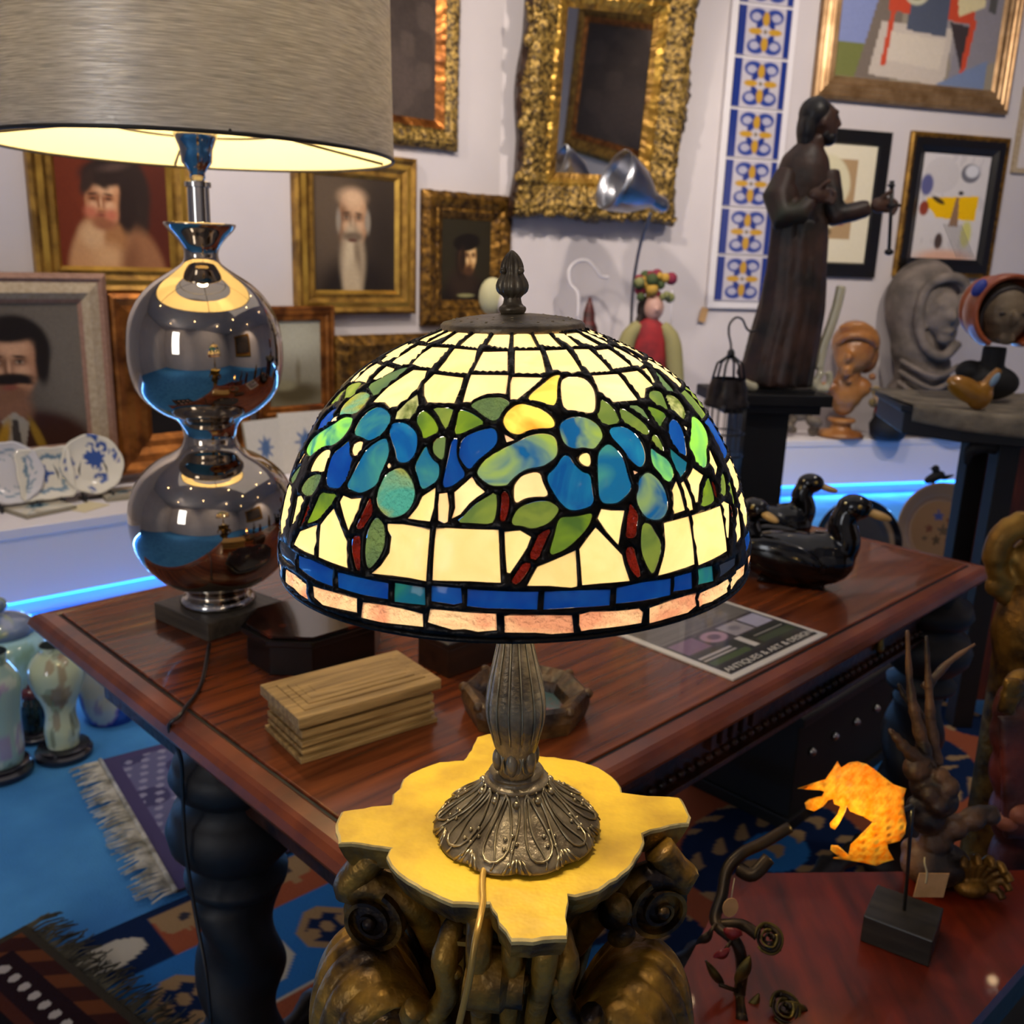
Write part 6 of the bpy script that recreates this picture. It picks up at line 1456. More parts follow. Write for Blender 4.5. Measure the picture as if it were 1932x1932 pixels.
for s__ in (-1, 1): b.ell((.13*g*s__, -.26*g, z0-.1*g), (.1*g, .08*g, .1*g), m_face)
organic(b, 'face', t, .018*g, 1)
b = MB(); md_ = mat('dark_brown_hair', '24160e', .5)
for s__ in (-1, 1):
    b.ell((.12*g*s__, -.33*g, z0+.0*g), (.07*g, .03*g, .035*g), md_); b.tube(spline([(.02*g, -.22*g, z0+.34*g), (.2*g*s__, -.2*g, z0+.26*g), (.31*g*s__, -.12*g, z0), (.3*g*s__, -.1*g, z0-.25*g)], 4), .06*g, md_, 8)
organic(b, 'hair', t, .02*g, 1)
b = MB(); Rb = .5*g
b.grid(lambda u, v: ((Rb*(.62+.42*math.sin(PI*min(1, v*1.1)*.6)))*math.cos(-.35*PI+u*1.7*PI)*(1)+.0, Rb*.9-v*Rb*1.5, z0+.02*g+(Rb*(.62+.42*math.sin(PI*min(1, v*1.1)*.6)))*math.sin(-.35*PI+u*1.7*PI)), 40, 14, m_orange)
b.ell((0, Rb*.75, z0+.05*g), (.42*g, .25*g, .45*g), m_orange)
o = b.build('bonnet', t, True); sd = o.modifiers.new('t', 'SOLIDIFY'); sd.thickness = .06*g
b = MB(); b.ell((-.47*g, -.25*g, z0+.33*g), (.08*g, .07*g, .13*g), mat('blue_flower', '2a3a90', .5), (0, .6, 0)); b.build('flower', t, True)
m_yelg = mat('gold_yellow_glaze', 'b07a1c', .3, .2, col2='7a4c10', nscale=7, coat=.4)
q = aty(1835, 722, YS-.03)
t = thing('gold_bird', 'golden glazed bird-like ornament with a pale blue patch', 'ornament', (q.x, YS-.05, zc_), 0)
g = 110/F*dep(q)
b = MB(); b.ell((-.12*g, 0, .3*g), (.42*g, .16*g, .2*g), m_yelg, (0, .45, 0)); b.ell((.1*g, 0, .22*g), (.22*g, .15*g, .25*g), m_yelg, (0, .2, 0)); b.tube([(.1*g, 0, .2*g), (.25*g, 0, .5*g), (.36*g, 0, .68*g)], [.14*g, .1*g, .06*g], m_yelg, 10); organic(b, 'body', t, .022*g, 2)
b = MB(); b.ell((.26*g, -.09*g, .5*g), (.06*g, .04*g, .14*g), mat('pale_blue_glaze', '7a94a8', .3), (0, .5, 0)); b.build('painted_patch', t, True)
# small things on the right ledge
q = ledgeR(1682, .34)
t = thing('flower_pot', 'dark pot of dried red and straw flowers beside the terracotta bust', 'pot', (q.x, q.y, ZL), 0)
g = 70/F*dep(q)
b = MB(); b.lathe([(.35*g, 0), (.45*g, .1*g), (.5*g, .4*g), (.4*g, .6*g), (.42*g, .66*g)], m_blackmatte, 24); b.build('pot', t, True)
rs = random.Random(12)
for nm, colr in (('red_flowers', '7c2c22'), ('straw_flowers', '8a7446'), ('cream_flowers', 'a8875e')):
    b = MB(); mm = mat(nm, colr, .8)
    for k in range(9):
        ce = (rs.uniform(-.45, .5)*g, rs.uniform(-.4, .2)*g, rs.uniform(.7, 1.3)*g)
        b.ell(ce, (.16*g, .14*g, .12*g), mm, (rs.random(), rs.random(), 0), 10, 6); b.tube([(0, 0, .5*g), ce], .02*g, mm, 5)
    o = b.build(nm, t, True)
q = ledgeR(1795, .33); g = 110/F*dep(q)
t = thing('ceramic_boat', 'brown glazed ceramic trough lying on the right ledge', 'bowl', (q.x, q.y, ZL), .15)
m_bg = mat('brown_glaze', '7a5430', .35, col2='4e321a', nscale=8, coat=.4)
b = MB(); b.lathe([(.05*g, 0), (.25*g, .02*g), (.42*g, .16*g), (.5*g, .34*g), (.46*g, .35*g), (.36*g, .18*g), (.05*g, .06*g)], m_bg, 36, X=Matrix.Diagonal((1.2, .6, 1))); b.build('bowl', t, True)
b = MB(); b.tube(spline([(.1*g, -.22*g, .3*g), (.12*g, -.1*g, .5*g), (.1*g, .1*g, .5*g), (.1*g, .24*g, .3*g)]), .05*g, m_bg, 10); b.build('handle', t, True)
q = ledgeR(1512, .22); g = 80/F*dep(q)
t = thing('shell_group', 'cluster of weathered shells and stone on the right ledge', 'ornament', (q.x, q.y, ZL), 0)
m_shell = mat('weathered_shell', '6e6254', .6, col2='463c32', nscale=12, bump=.004, bscale=30); b = MB(); rs = random.Random(2)
for k in range(12): b.ell((rs.uniform(-.5, .45)*g, rs.uniform(-.15, .2)*g, (.12+rs.random()*.45)*g), (rs.uniform(.12, .22)*g, .12*g, rs.uniform(.08, .16)*g), m_shell, (rs.random(), rs.random(), 0), 10, 8)
organic(b, 'shells', t, .03*g, 1)
# plates on the floor behind the table
def round_plate(px, pyb, pytop, rimc, cenc, lab, dec, rimw=.2, name='platter'):
    q = onz(px, pyb, 0); zt_ = aty(px, pytop, q.y+.05).z; R_ = zt_/2/math.sin(math.radians(76))
    t = thing(name, lab, 'plate', (q.x, q.y, 0), .12)
    X_ = Matrix.Rotation(math.radians(76), 4, 'X'); b = MB(); n = 64; V = []; cl = []
    rad_ = [.001]+[i/24 for i in range(1, 25)]
    for r in rad_:
        for k in range(n):
            a = 2*PI*k/n; x_, y_ = r*math.cos(a), r*math.sin(a); z_ = .035*R_/.2*max(0, (r-.65)/.35)
            V.append(X_ @ Vector((x_*R_, y_*R_+R_, z_))); c = rimc if r > 1-rimw else (lin('a98a68') if abs(r-(1-rimw)) < .05 else cenc)
            for dx, dy, dr, dc in dec:
                if math.hypot(x_-dx, y_-dy) < dr*(1+.3*math.sin(5*math.atan2(y_-dy, x_-dx))): c = dc
            cl.append(c)
    b.add(V, [(i*n+k, i*n+(k+1) % n, (i+1)*n+(k+1) % n, (i+1)*n+k) for i in range(24) for k in range(n)], m_ceramic, cl)
    o = b.build('plate', t, True); sd = o.modifiers.new('t', 'SOLIDIFY'); sd.thickness = .006
    b = MB()
    for s__ in (-1, 1): b.tube([(s__*R_*.35, -.05, .03), (s__*R_*.35, -.04, .005), (s__*R_*.35, .06, .006), (s__*R_*.3, .08, R_*.8)], .006, m_black, 6)
    b.build('plate_stand', t, True); return q, R_
round_plate(1612, 1112, 944, lin('16161c'), lin('4c4c50'), 'large dark-rimmed grey round platter behind the table', [], .16)
q, R_ = round_plate(1768, 1092, 915, lin('a8845c'), lin('a37c58'), 'beige plate with a small blue flower spray behind the table', [(.0, .3, .09, lin('4a5a94')), (-.2, .05, .07, lin('7a4c3a')), (.1, .0, .1, lin('6a5a48')), (.25, .2, .06, lin('7a4c3a')), (-.05, -.2, .08, lin('5a4a38')), (-.3, -.15, .05, lin('6a5a48')), (.2, -.2, .05, lin('7a4c3a'))], .22, 'decorated_plate')
qt = aty(1760, 925, q.y+.07)
t = thing('black_bird', 'small black bird figure perched on top of the beige plate', 'figurine', (qt.x, q.y+.075, 2*R_*.97), 0)
b = MB(); b.ell((0, 0, .03), (.05, .022, .022), m_blackmatte, (0, -.5, 0)); b.ell((.0, 0, .07), (.018, .016, .018), m_blackmatte); b.tube([(.01, 0, .04), (.05, 0, .03), (.09, 0, .045)], [.015, .012, .004], m_blackmatte, 8); b.tube([(0, 0, .03), (.0, 0, -.0)], .006, m_blackmatte, 6); b.tube([(-.015, 0, .07), (-.035, 0, .068)], [.006, .002], m_blackmatte, 6); organic(b, 'body', t, .005, 1)
# ------------------------------------------------------------------ things behind the dome
qd = onz(1205, 850, ZL)
def onD(px, py, dy=0): return aty(px, py, qd.y+dy)
# silver gooseneck lamp
lb = onD(1192, 846, .1); t = thing('gooseneck_lamp', 'silver cone-headed gooseneck lamp in front of the mirror', 'lamp', (lb.x, lb.y, ZL), 0)
zz_ = lambda p: (p.x-lb.x, p.y-lb.y, p.z-ZL)
b = MB(); b.lathe([(.07, 0), (.072, .015), (.05, .025), (.012, .03)], m_steel, 32); b.build('base', t, True)
e1 = aty(1228, 400, lb.y-.12)
b = MB(); b.tube(spline([(0, 0, .03), zz_(aty(1190, 700, lb.y)), zz_(aty(1193, 560, lb.y)), zz_(aty(1206, 470, lb.y-.06)), zz_(e1)]), .009, m_steel, 10); b.build('gooseneck', t, True)
hA, hB = aty(1250, 388, lb.y-.13), aty(1157, 338, lb.y-.24); d = (hB-hA); L_ = d.length; d.normalize()
qrot = Vector((0, 0, 1)).rotation_difference(d).to_matrix(); o_ = Vector(zz_(hA)); rm = 58/F*dep(hB); 
b = MB(); b.lathe([(.0005, -.035), (.022, -.028), (.036, -.01), (.04, .02), (.04, .06), (.047, .075), (rm*.75, L_*.55), (rm*.95, L_*.85), (rm, L_), (rm*.96, L_), (rm*.9, L_*.85), (rm*.7, L_*.55), (.04, .08)], m_steel, 48, o_, X=qrot, cap=False); b.build('cone_head', t, True)
b = MB(); b.ell(o_+d*(L_*.6), (.03, .03, .04), m_white); b.build('bulb', t, True)
# marionette with flower headdress
m_red = mat('red_cloth', '9a1f24', .8, col2='6e141a', nscale=12); m_olive = mat('olive_cloth', '8c8456', .8); m_dskin = mat('doll_skin', 'b48a7c', .5); m_dhair = mat('dark_cloth', '22140f', .8)
dd_ = onD(1212, 838, -.02); t = thing('marionette', 'marionette in a red dress with a flower headdress, behind the dome', 'doll', (dd_.x, dd_.y, ZL), 0)
g = (onD(1212, 505).z-ZL)
zz = lambda py: onD(1212, py).z-ZL
b = MB(); b.lathe(smoothprof([(.16*g, 0), (.17*g, .1*g), (.13*g, .35*g), (.1*g, zz(690)), (.085*g, zz(640)), (.075*g, zz(612)), (.03*g, zz(600))], 1), m_red, 32, X=Matrix.Diagonal((1, .7, 1))); b.build('dress', t, True)
for s__ in (-1, 1):
    b = MB(); b.tube(spline([(s__*.06*g, 0, zz(612)), (s__*.12*g, -.01, zz(640)), (s__*.15*g, -.02, zz(700)), (s__*.16*g, -.03, zz(740))]), [.03*g, .034*g, .038*g, .04*g, .042*g, .045*g, .045*g]+[.048*g]*12, m_olive, 10); b.build('sleeve', t, True)
b = MB(); b.ell((.01*g, 0, zz(580)), (.055*g, .05*g, .07*g), m_dskin); b.ell((.022*g, -.05*g, zz(582)), (.012*g, .012*g, .014*g), m_dskin); b.tube([(0, 0, zz(612)), (.005*g, 0, zz(590))], .022*g, m_dskin, 10); organic(b, 'head', t, .008*g, 1)
b = MB(); b.ell((-.01*g, .03*g, zz(583)), (.07*g, .045*g, .075*g), m_dhair); b.tube([(-.05*g, .02*g, zz(590)), (-.09*g, .01*g, zz(630)), (-.12*g, .0, zz(670))], .018*g, m_dhair, 8); b.build('hair', t, True)
rs = random.Random(8)
for nm, colr, n in (('green_leaves', '3c4a24', 9), ('red_flowers_crown', '7a1c34', 8), ('yellow_flowers', 'b08a34', 7), ('olive_flowers', '7a7a4a', 8)):
    b = MB(); mm = mat(nm, colr, .8)
    for k in range(n): b.ell((rs.uniform(-.085, .1)*g, rs.uniform(-.05, .03)*g, zz(rs.uniform(515, 560))), rs.uniform(.02, .035)*g, mm, None, 8, 6)
    b.build(nm, t, True)
for s__ in (-.08, .1):
    b = MB(); b.tube([(s__*g, 0, zz(545)), (s__*g*1.1, 0, zz(625))], .003, m_white, 5); b.build('ribbon', t, True)
# white hook stand
hs_ = onD(1092, 842, .2); t = thing('hook_stand', 'white curled metal hook on a thin rod, left of the marionette', 'hook', (hs_.x, hs_.y, ZL), 0)
zl_ = lambda px, py: (aty(px, py, hs_.y).x-hs_.x, 0, aty(px, py, hs_.y).z-ZL)
b = MB(); b.tube(spline([zl_(1090, 600), zl_(1090, 555), zl_(1076, 535), zl_(1074, 510), zl_(1088, 494), zl_(1108, 492), zl_(1124, 508), zl_(1134, 521), zl_(1148, 523)]), .01, m_white, 8); b.build('hook', t, True)
b = MB(); b.tube([(0, 0, .01), zl_(1091, 600)], .006, m_white, 8); b.lathe([(.06, 0), (.06, .01), (.01, .014)], m_white, 24); b.build('rod', t, True)
# small red and black cone doll
cd = onD(1098, 842, -.12); t = thing('cone_doll', 'small dark red and brown cone-shaped doll beside the dome cap', 'doll', (cd.x, cd.y, ZL), 0)
zk = lambda py: aty(1098, py, cd.y).z-ZL
b = MB(); b.lathe([(.12, 0), (.13, .1), (.1, zk(680)), (.06, zk(640)), (.045, zk(615)), (.032, zk(605)), (.03, zk(590)), (.018, zk(575)), (.006, zk(560))], mat('striped_red_wood', '5c1c18', .5, col2='2a0e0c', nscale=9, stretch=(1, 1, 6)), 24); b.build('body', t, True)
# pale doll head by the finial
pd = onD(925, 860, .0); pd = aty(925, 840, 4.6); t = thing('pale_doll', 'pale doll with a cream bonnet half hidden behind the lamp finial', 'doll', (pd.x, pd.y, ZL), 0)
zk = lambda py: aty(925, py, pd.y).z-ZL
b = MB(); b.ell((-.01, 0, zk(560)), (.065, .06, .09), mat('cream_bonnet', 'a8a27c', .8)); b.build('bonnet', t, True)
b = MB(); b.ell((.05, -.03, zk(572)), (.035, .04, .055), mat('pale_glaze', 'b4aca8', .2)); b.build('face', t, True)
b = MB(); b.lathe([(.12, 0), (.14, .2), (.09, zk(640)), (.07, zk(610)), (.03, zk(596))], mat('dusty_pink_cloth', '94706a', .8), 24); b.build('dress', t, True)
# ================================================================== NEAR RIGHT TABLE AND ITS THINGS
ZN = .60
m_ntop = mat('glossy_red_mahogany', '6e200a', .34, col2='3a0e04', nscale=6, stretch=(6, 1, 6), coat=.1, spec=.3, ramp=(.3, .7))
cs = [onz(1120, 2150, ZN), onz(1385, 1648, ZN), onz(2090, 1640, ZN), onz(1745, 2030, ZN)]
print('near table', cs)
t = thing('side_table', 'low reddish mahogany table in the bottom right corner', 'table', (0, 0, 0))
b = MB(); b.prism([(c.x, c.y) for c in cs], ZN-.022, ZN, m_ntop); b.build('tabletop', t, bevel=.003)
cen = sum(cs, Vector())/4
b = MB(); b.prism([(c.x+(cen.x-c.x)*.1, c.y+(cen.y-c.y)*.1) for c in cs], ZN-.09, ZN-.022, m_darkwood); b.build('apron', t)
for c in cs:
    q = c+(cen-c)*.14; b = MB(); b.lathe([(.016, .009), (.02, .03), (.016, .1), (.022, .3), (.018, .45), (.026, ZN-.09), (.026, ZN-.03)], m_darkwood, 20, (q.x, q.y, 0)); b.build('leg', t, True)
# glowing leaf lamp
bk = onz(1705, 1765, ZN); 
pf, pr_2, pl_2 = onz(1752, 1826, ZN), onz(1796, 1735, ZN), onz(1622, 1775, ZN)
m_ebon = mat('ebonised_block', '2a2620', .4, col2='14110d', nscale=9, stretch=(1, 9, 9))
xx = (pf-pl_2); Wb = xx.length; xx.normalize(); ab = math.atan2(xx.y, xx.x)
t = thing('leaf_lamp', 'glowing amber leaf-shaped lamp on a thin rod with a black block base', 'lamp', (pl_2.x, pl_2.y, ZN), ab)
hbk = .035; Db = .07
Minv = (Matrix.Translation((pl_2.x, pl_2.y, ZN)) @ Matrix.Rotation(ab, 4, 'Z')).inverted()
b = MB(); b.box((Wb/2, Db/2, hbk/2), (Wb, Db, hbk), m_ebon); b.build('block_base', t, bevel=.0015)
rb = onz(1706, 1716, ZN+hbk); YL = rb.y
rp = [rb, aty(1712, 1650, YL), aty(1717, 1580, YL), aty(1722, 1520, YL-.01)]
b = MB(); b.tube([Minv @ p_ for p_ in rp], .0022, m_black, 8); b.build('rod', t, True)
m_amber = bpy.data.materials.new('amber_resin'); m_amber.use_nodes = True
Nn = m_amber.node_tree.nodes; Ln = m_amber.node_tree.links; pb_ = Nn['Principled BSDF']; tcn = Nn.new('ShaderNodeTexCoord')
nz = Nn.new('ShaderNodeTexNoise'); nz.inputs['Scale'].default_value = 110; nz.inputs['Detail'].default_value = 3; Ln.new(tcn.outputs['Object'], nz.inputs['Vector'])
rp_ = Nn.new('ShaderNodeValToRGB'); rp_.color_ramp.elements[0].color = (*lin('ffb838'), 1); rp_.color_ramp.elements[1].color = (*lin('ffe27a'), 1); rp_.color_ramp.elements[0].position = .35; rp_.color_ramp.elements[1].position = .65; Ln.new(nz.outputs['Fac'], rp_.inputs[0])
tr = Nn.new('ShaderNodeBsdfTranslucent'); Ln.new(rp_.outputs[0], tr.inputs[0]); Ln.new(rp_.outputs[0], pb_.inputs['Base Color']); pb_.inputs['Roughness'].default_value = .25
mxs = Nn.new('ShaderNodeMixShader'); mxs.inputs[0].default_value = .25; Ln.new(tr.outputs[0], mxs.inputs[1]); Ln.new(pb_.outputs[0], mxs.inputs[2]); Ln.new(mxs.outputs[0], Nn['Material Output'].inputs[0])
LZ = [(103, 375), (230, 330), (330, 300), (390, 215), (425, 155), (460, 205), (520, 165), (590, 155), (660, 175), (720, 215), (800, 280), (880, 340), (985, 375), (965, 430), (965, 540), (985, 650), (975, 740), (930, 800), (830, 825), (835, 860), (885, 950), (800, 975), (740, 1000), (640, 975), (520, 955), (390, 940), (440, 930), (370, 870), (375, 835), (430, 840), (515, 915), (535, 830), (620, 740), (715, 650), (640, 600), (530, 560), (500, 510), (490, 560), (440, 650), (405, 708), (370, 690), (365, 655), (420, 590), (450, 520), (400, 500), (390, 460), (350, 470), (310, 520), (240, 560), (175, 540), (160, 490), (200, 460), (300, 440), (320, 400), (290, 385), (180, 380)]
pts2 = []
for k, (zx, zy) in enumerate(LZ): pts2.append((1480+zx/4.274, 1400+zy/4.274))
sm = pts2
V2 = [Vector((p_[0], p_[1])) for p_ in sm]; cx_, cy_ = 1625, 1530
gxs = [Vector((x_, y_)) for x_ in range(1510, 1715, 5) for y_ in range(1440, 1632, 5)]
def inpoly(p, poly):
    r = False
    for i in range(len(poly)):
        a, c = poly[i], poly[(i+1) % len(poly)]
        if (a.y > p.y) != (c.y > p.y) and p.x < (c.x-a.x)*(p.y-a.y)/(c.y-a.y)+a.x: r = not r
    return r
gxs = [g_ for g_ in gxs if inpoly(g_, V2) and min((g_-a).length for a in V2) > 2.5]
vo_, e_, f_, ov_, _, of_ = delaunay_2d_cdt(V2+gxs, [], [list(range(len(V2)))], 1, 1e-6)
f_ = [q for q, s__ in zip(f_, of_) if s__]
def leafpt(p):   # shallow bowl hugging the bulb, opening away from the viewer
    r = math.hypot(p.x-1640, p.y-1535)/100; return Minv @ aty(p.x, p.y, YL-.055+.035*min(r, 1.3)**2+.002*math.sin(p.x*.5)*math.sin(p.y*.4))
b = MB(); b.add([leafpt(p_) for p_ in vo_], [tuple(q) for q in f_], m_amber); o = b.build('leaf_shade', t, True, label='translucent glowing amber leaf shade'); sd = o.modifiers.new('t', 'SOLIDIFY'); sd.thickness = .0012
b = MB(); b.tube([Minv @ rp[-1], Minv @ aty(1690, 1535, YL-.005), Minv @ aty(1662, 1540, YL-.012)], .003, m_black, 8); b.lathe([(.007, 0), (.008, .016), (.006, .02)], m_black, 16, Minv @ aty(1660, 1540, YL-.012), X=Matrix.Rotation(-PI/2, 3, 'Y')); b.build('lamp_holder', t, True)
lp = Minv @ aty(1605, 1528, YL-.030)
l2 = light('POINT', (0, 0, 0), .21, (1, .74, .26), .008); l2.parent = t; l2.location = lp
# tag on the leaf lamp
tp_ = aty(1757, 1670, YL-.01); t2 = thing('price_tag', 'rectangular tan price tag hanging on a string beside the leaf lamp', 'tag', (tp_.x, tp_.y, tp_.z), .15)
b = MB(); b.box((0, 0, 0), (62/F*dep(tp_), .001, 52/F*dep(tp_)), mat('tan_card', 'b88a5a', .8, col2='a07848', nscale=40), rot=Euler((0, .08, 0)).to_matrix()); b.build('card', t2)
b = MB(); b.tube(spline([(-.008, -.001, .004), (-.009, -.001, .018), (-.013, 0, .03), (-.012, .003, .036)]), .0011, mat('string', 'a09070', .9), 6); b.build('string', t2, True)
# metal rose branch with round tag
rbase = onz(1445, 1905, ZN)
m_iron = mat('dark_iron', '16100c', .4, .6, col2='3a2a14', nscale=30); m_brassy = mat('dull_brass_leaf', '6a5a26', .35, .7, col2='2c2410', nscale=40)
YR = rbase.y+.02
def R3(px, py, dy=0): return aty(px, py, YR+dy)
t = thing('metal_rose_branch', 'dark metal branch with curled roses and leaves in front of the capital', 'ornament', (0, 0, 0))
b = MB(); b.tube(spline([onz(1400, 1925, ZN), R3(1395, 1880), R3(1400, 1830), R3(1390, 1780), R3(1350, 1740, .02), R3(1362, 1690, .04), R3(1372, 1640, .06), R3(1400, 1610, .07), R3(1440, 1590, .08), R3(1490, 1560, .09)]), .0065, m_iron, 8); b.tube(spline([R3(1355, 1745, .02), R3(1400, 1745, .01), R3(1430, 1765, 0)]), .006, m_iron, 8); b.tube(spline([R3(1395, 1640, .06), R3(1420, 1650, .05), R3(1450, 1620, .06)]), .008, m_iron, 8); b.build('branch', t, True)
def rose(px, py, s, dy=0, ny=-.6):
    c = R3(px, py, dy); b = MB(); Rm = Euler((ny, .25, 0)).to_matrix()
    for j, r in enumerate((.35, .6, .85, 1.0)):
        n = 22; V = []
        for i in range(n+1):
            a = 2*PI*i/n*.9+j*1.3
            for h in (0, 1): V.append(c+Rm @ Vector((s*r*(.7+.3*h)*math.cos(a), s*r*(.7+.3*h)*math.sin(a), s*(.15+.5*h*(1.1-r*.5))*(1+.15*math.sin(a*3)))))
        b.add(V, [(2*i, 2*i+1, 2*i+3, 2*i+2) for i in range(n)], m_brassy if j % 2 else m_iron)
    o = b.build('rose', t, True); sd = o.modifiers.new('t', 'SOLIDIFY'); sd.thickness = .0016
rose(1445, 1772, .0165, -.01, .75); rose(1475, 1905, .018, -.02, .6)
def leaf3(px, py, ang, L_, w_, m, dy=0):
    c = R3(px, py, dy); b = MB(); ca, sa = math.cos(ang), math.sin(ang)
    b.grid(lambda u, v: c+Vector(((v-.5)*L_*ca-(u-.5)*w_*math.sin(PI*v)**.7*sa, -.004*math.sin(PI*v)+abs(u-.5)*.006, (v-.5)*L_*sa+(u-.5)*w_*math.sin(PI*v)**.7*ca)), 6, 12, m)
    o = b.build('leaf', t, True); sd = o.modifiers.new('t', 'SOLIDIFY'); sd.thickness = .0014
m_redleaf = mat('red_enamel', '6a140e', .35)
leaf3(1402, 1832, 1.25, .038, .015, m_brassy, -.01); leaf3(1350, 1840, -.95, .04, .010, m_brassy); leaf3(1362, 1800, .6, .02, .012, m_redleaf, -.01); leaf3(1383, 1760, -.2, .018, .014, m_redleaf, -.012); leaf3(1455, 1795, .1, .022, .007, m_brassy, -.01)
leaf3(1420, 1895, 1.1, .028, .012, m_brassy, -.01); leaf3(1500, 1900, -.3, .03, .014, m_brassy, -.02); leaf3(1515, 1922, .4, .03, .014, m_brassy, -.02); leaf3(1330, 1770, .8, .024, .012, m_iron, .01)
for a_, c_ in (((1398, 1860), (1400, 1845)), ((1392, 1870), (1358, 1858)), ((1380, 1775), (1366, 1795)), ((1372, 1760), (1380, 1758)), ((1440, 1772), (1450, 1790)), ((1398, 1885), (1416, 1900)), ((1405, 1905), (1470, 1905)), ((1470, 1905), (1495, 1902)), ((1480, 1910), (1510, 1922)), ((1352, 1742), (1335, 1765)), ((1430, 1765), (1440, 1770))):
    b = MB(); b.tube([R3(*a_, -.002), R3(*c_, -.008)], .0022, m_iron, 6); b.build('twig', t, True)
tc_ = R3(1378, 1712, -.012); t2 = thing('round_tag', 'round tan paper tag hanging from the black metal branch', 'tag', (tc_.x, tc_.y, tc_.z))
b = MB(); b.lathe([(.0098, -.0005), (.0098, .0005)], mat('tan_card', 'b88a5a', .8), 28, X=Euler((PI/2, .0, .1)).to_matrix() @ Matrix.Diagonal((.85, 1.15, 1))); b.build('card', t2)
b = MB(); b.tube([(0, 0, .009), (.0015, .004, .02), (.004, .01, .028)], .0006, mat('string', 'a09070', .9), 5); b.build('string', t2, True)
# carved dragon-like root figure
m_root = mat('carved_root_wood', '6e4a2a', .5, col2='1c110a', nscale=14, bump=.006, bscale=40, ramp=(.35, .6))
YD = onz(1780, 1668, ZN).y
def D3(px, py, dy=0): return aty(px, py, YD+dy)
dc = D3(1770, 1600); t = thing('carved_dragon', 'carved horned dragon-like root figure behind the leaf lamp', 'figurine', (0, 0, 0))
b = MB()
zbase = ZN
b.ell((dc.x, dc.y, ZN+.03), (.045, .03, .03), m_root)
for px, py, r, dy in ((1765, 1590, .022, 0), (1750, 1540, .024, 0), (1775, 1510, .022, -.01), (1745, 1480, .02, 0), (1790, 1485, .014, -.015), (1730, 1450, .018, 0), (1775, 1465, .012, -.01), (1800, 1560, .018, 0), (1835, 1545, .016, 0), (1870, 1540, .012, 0), (1730, 1520, .014, 0), (1755, 1500, .012, -.02), (1770, 1520, .011, -.025), (1735, 1640, .02, .02), (1790, 1640, .024, .02), (1720, 1600, .014, .01)): b.ell(D3(px, py, dy), (r, r*.9, r), m_root, seg=12, rings=8)
b.tube([D3(1800, 1560), D3(1850, 1530), D3(1882, 1525)], [.012, .009, .004], m_root, 8)
organic(b, 'body', t, .0028, 1)
for k, (pl2, r0_) in enumerate([([(1745, 1440), (1712, 1415), (1690, 1390), (1678, 1376)], .011), ([(1750, 1450), (1740, 1400), (1725, 1340), (1716, 1280), (1712, 1190)], .011), ([(1765, 1440), (1757, 1370), (1752, 1290), (1748, 1200)], .010), ([(1745, 1300), (1790, 1250), (1840, 1215)], .007), ([(1755, 1420), (1735, 1350), (1705, 1310), (1695, 1290)], .009)]):
    b = MB(); P_ = spline([D3(a, c, .01*k) for a, c in pl2], 6); n = len(P_)-1
    b.tube(P_, [r0_*(1-.8*i/n)*(1+.12*math.sin(i*1.7)) for i in range(n+1)], m_root, 8); b.build('horn', t, True)
# gilded leaf ornament, red-robed figure and gold scrolls at right
gl = D3(1838, 1640, -.02); t = thing('gilt_leaf_ornament', 'small dark gilt carved leaf spray on the low table near the right edge', 'ornament', (gl.x, gl.y, ZN))
b = MB()
for k in range(7):
    a = -.6+k*.45; P_ = spline([(0, 0, .005), (.02*math.cos(a), 0, .02+.02*math.sin(a)), (.036*math.cos(a), -.006, .03+.03*math.sin(a)), (.042*math.cos(a), -.014, .022+.03*math.sin(a))], 4); b.tube(P_, .005, m_gold_d, 8)
b.ell((0, 0, .012), (.022, .016, .013), m_gold_d); organic(b, 'leaves', t, .002, 0)
m_redrobe = mat('faded_red_paint', '6a2412', .5, col2='2a0e08', nscale=10, bump=.003, bscale=40); m_goldhair = mat('old_gold', '8a6420', .4, .6, col2='3a240a', nscale=30, bump=.003)
YG = 1.22
def G3(px, py, dy=0): return aty(px, py, YG+dy)
gb = G3(1935, 1500); t = thing('angel_carving', 'old carved figure in a faded red robe at the right edge', 'figurine', (gb.x, gb.y, 0))
gz = lambda px, py, dy=0: (G3(px, py, dy).x-gb.x, G3(px, py, dy).y-gb.y, G3(px, py, dy).z)
b = MB()
for px, py, r in ((1930, 1330, .04), (1935, 1380, .05), (1940, 1450, .055), (1945, 1530, .06), (1950, 1620, .065), (1905, 1400, .02), (1895, 1340, .018), (1900, 1560, .02)): b.ell(gz(px, py), (r, r*.7, r*1.1), m_redrobe)
for k in range(4): b.tube([gz(1892+k*12, 1350, -.03), gz(1898+k*12, 1450, -.04), gz(1900+k*14, 1580, -.05)], .008, m_redrobe, 8)
organic(b, 'robe', t, .006, 1)
b = MB(); b.lathe([(.07, 0), (.075, .02), (.05, .05), (.045, gz(1950, 1640)[2])], m_darkwood, 24, (gz(1950, 1620)[0], 0, 0)); b.build('post', t, True)
b = MB(); rs = random.Random(3)
for k in range(10): b.tube(spline([gz(1935, 1300, -.03), gz(1910+rs.uniform(-18, 10), 1290+rs.uniform(-6, 40), -.045), gz(1895+rs.uniform(-8, 20), 1300+rs.uniform(0, 50), -.04)], 4), .006, m_goldhair, 6)
b.ell(gz(1930, 1300), (.028, .024, .03), m_goldhair); organic(b, 'curls', t, .0035, 0)
b = MB(); b.ell(gz(1925, 1535, -.05), (.018, .014, .016), mat('faded_rose_paint', '8a4a30', .5)); b.ell(gz(1900, 1550, -.045), (.016, .014, .014), mat('faded_rose_paint', '8a4a30', .5)); b.build('rose', t, True)
YV = 1.55
def V3(px, py, dy=0): return aty(px, py, YV+dy)
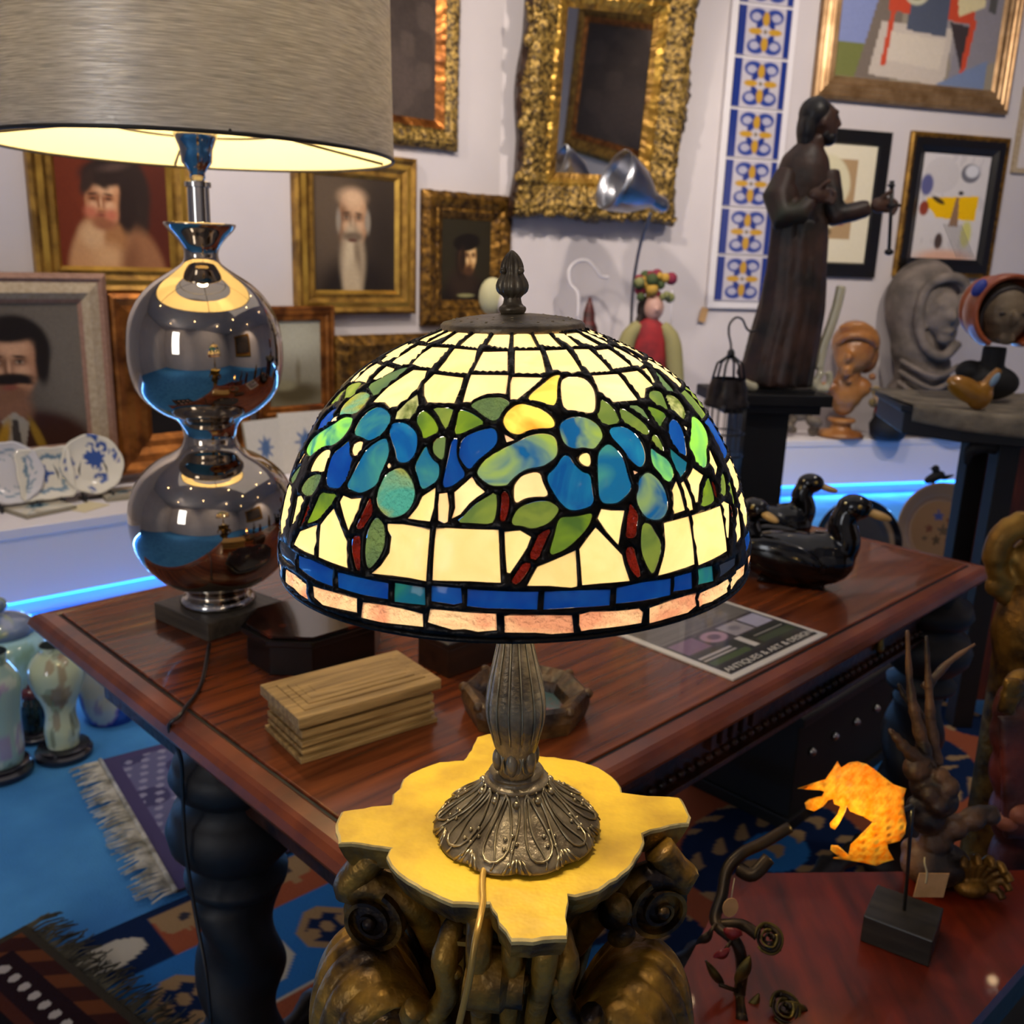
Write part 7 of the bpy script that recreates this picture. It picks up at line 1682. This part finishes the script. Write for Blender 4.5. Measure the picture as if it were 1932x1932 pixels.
vb = V3(1965, 1060); t = thing('gilt_column', 'gilded carved scroll column cut off by the right edge', 'column', (vb.x, vb.y, 0))
vz = lambda px, py, dy=0: Vector((V3(px, py, dy).x-vb.x, V3(px, py, dy).y-vb.y, V3(px, py, dy).z))
b = MB()
b.tube(spline([vz(1990, 985), vz(1930, 990), vz(1893, 1010), vz(1878, 1050), vz(1885, 1085), vz(1915, 1100), vz(1940, 1085), vz(1940, 1055), vz(1920, 1045), vz(1908, 1062)]), [.022]*20+[.018]*20+[.014]*15, m_gold, 10)
for px, py, r in ((1925, 985, .02), (1900, 990, .014), (1880, 1105, .02), (1900, 1120, .022), (1930, 1110, .026), (1960, 1060, .05), (1960, 1120, .045), (1925, 1160, .02), (1925, 1190, .022), (1915, 1215, .018), (1940, 1230, .024)): b.ell(vz(px, py), (r, r*.8, r), m_gold)
organic(b, 'scroll_capital', t, .005, 1)
b = MB(); b.lathe([(.09, 0), (.09, .03), (.05, .06), (.045, .4), (.05, vz(1965, 1240).z), (.06, vz(1965, 1200).z), (.05, vz(1965, 1100).z)], m_gold_d, 32); b.build('shaft', t, True)
# brass drop handle on the far part of the table apron

hq = Vector((TL_*.78, ia-.02, ZT-.085)); b = MB(); m_brass_ = mat('brass_drop', 'a08040', .35, .8)
b.lathe([(.004, .02), (.007, .012), (.004, 0), (.006, -.02), (.009, -.034), (.004, -.04)], m_brass_, 14, hq); b.build('drawer_pull', tab, True, label='brass drop pull')
# dark low chest added to blacken the floor area beyond the low table
qc_ = onz(1500, 1445, 0)
t = thing('added_chest', 'added black low wooden chest that darkens the floor under the right side of the big table', 'chest', (qc_.x, qc_.y, 0), au)
b = MB(); b.box((0, 0, .16), (.62, .3, .28), m_blackmatte); b.box((0, 0, .31), (.66, .34, .025), m_darkwood); b.box((0, 0, .02), (.64, .32, .04), m_darkwood)
b.build('chest_body', t, bevel=.004)
b = MB()
for k in range(5): b.ell((-.24+k*.12, -.155, .2), .012, m_chrome, seg=10, rings=8)
b.build('studs', t, True)
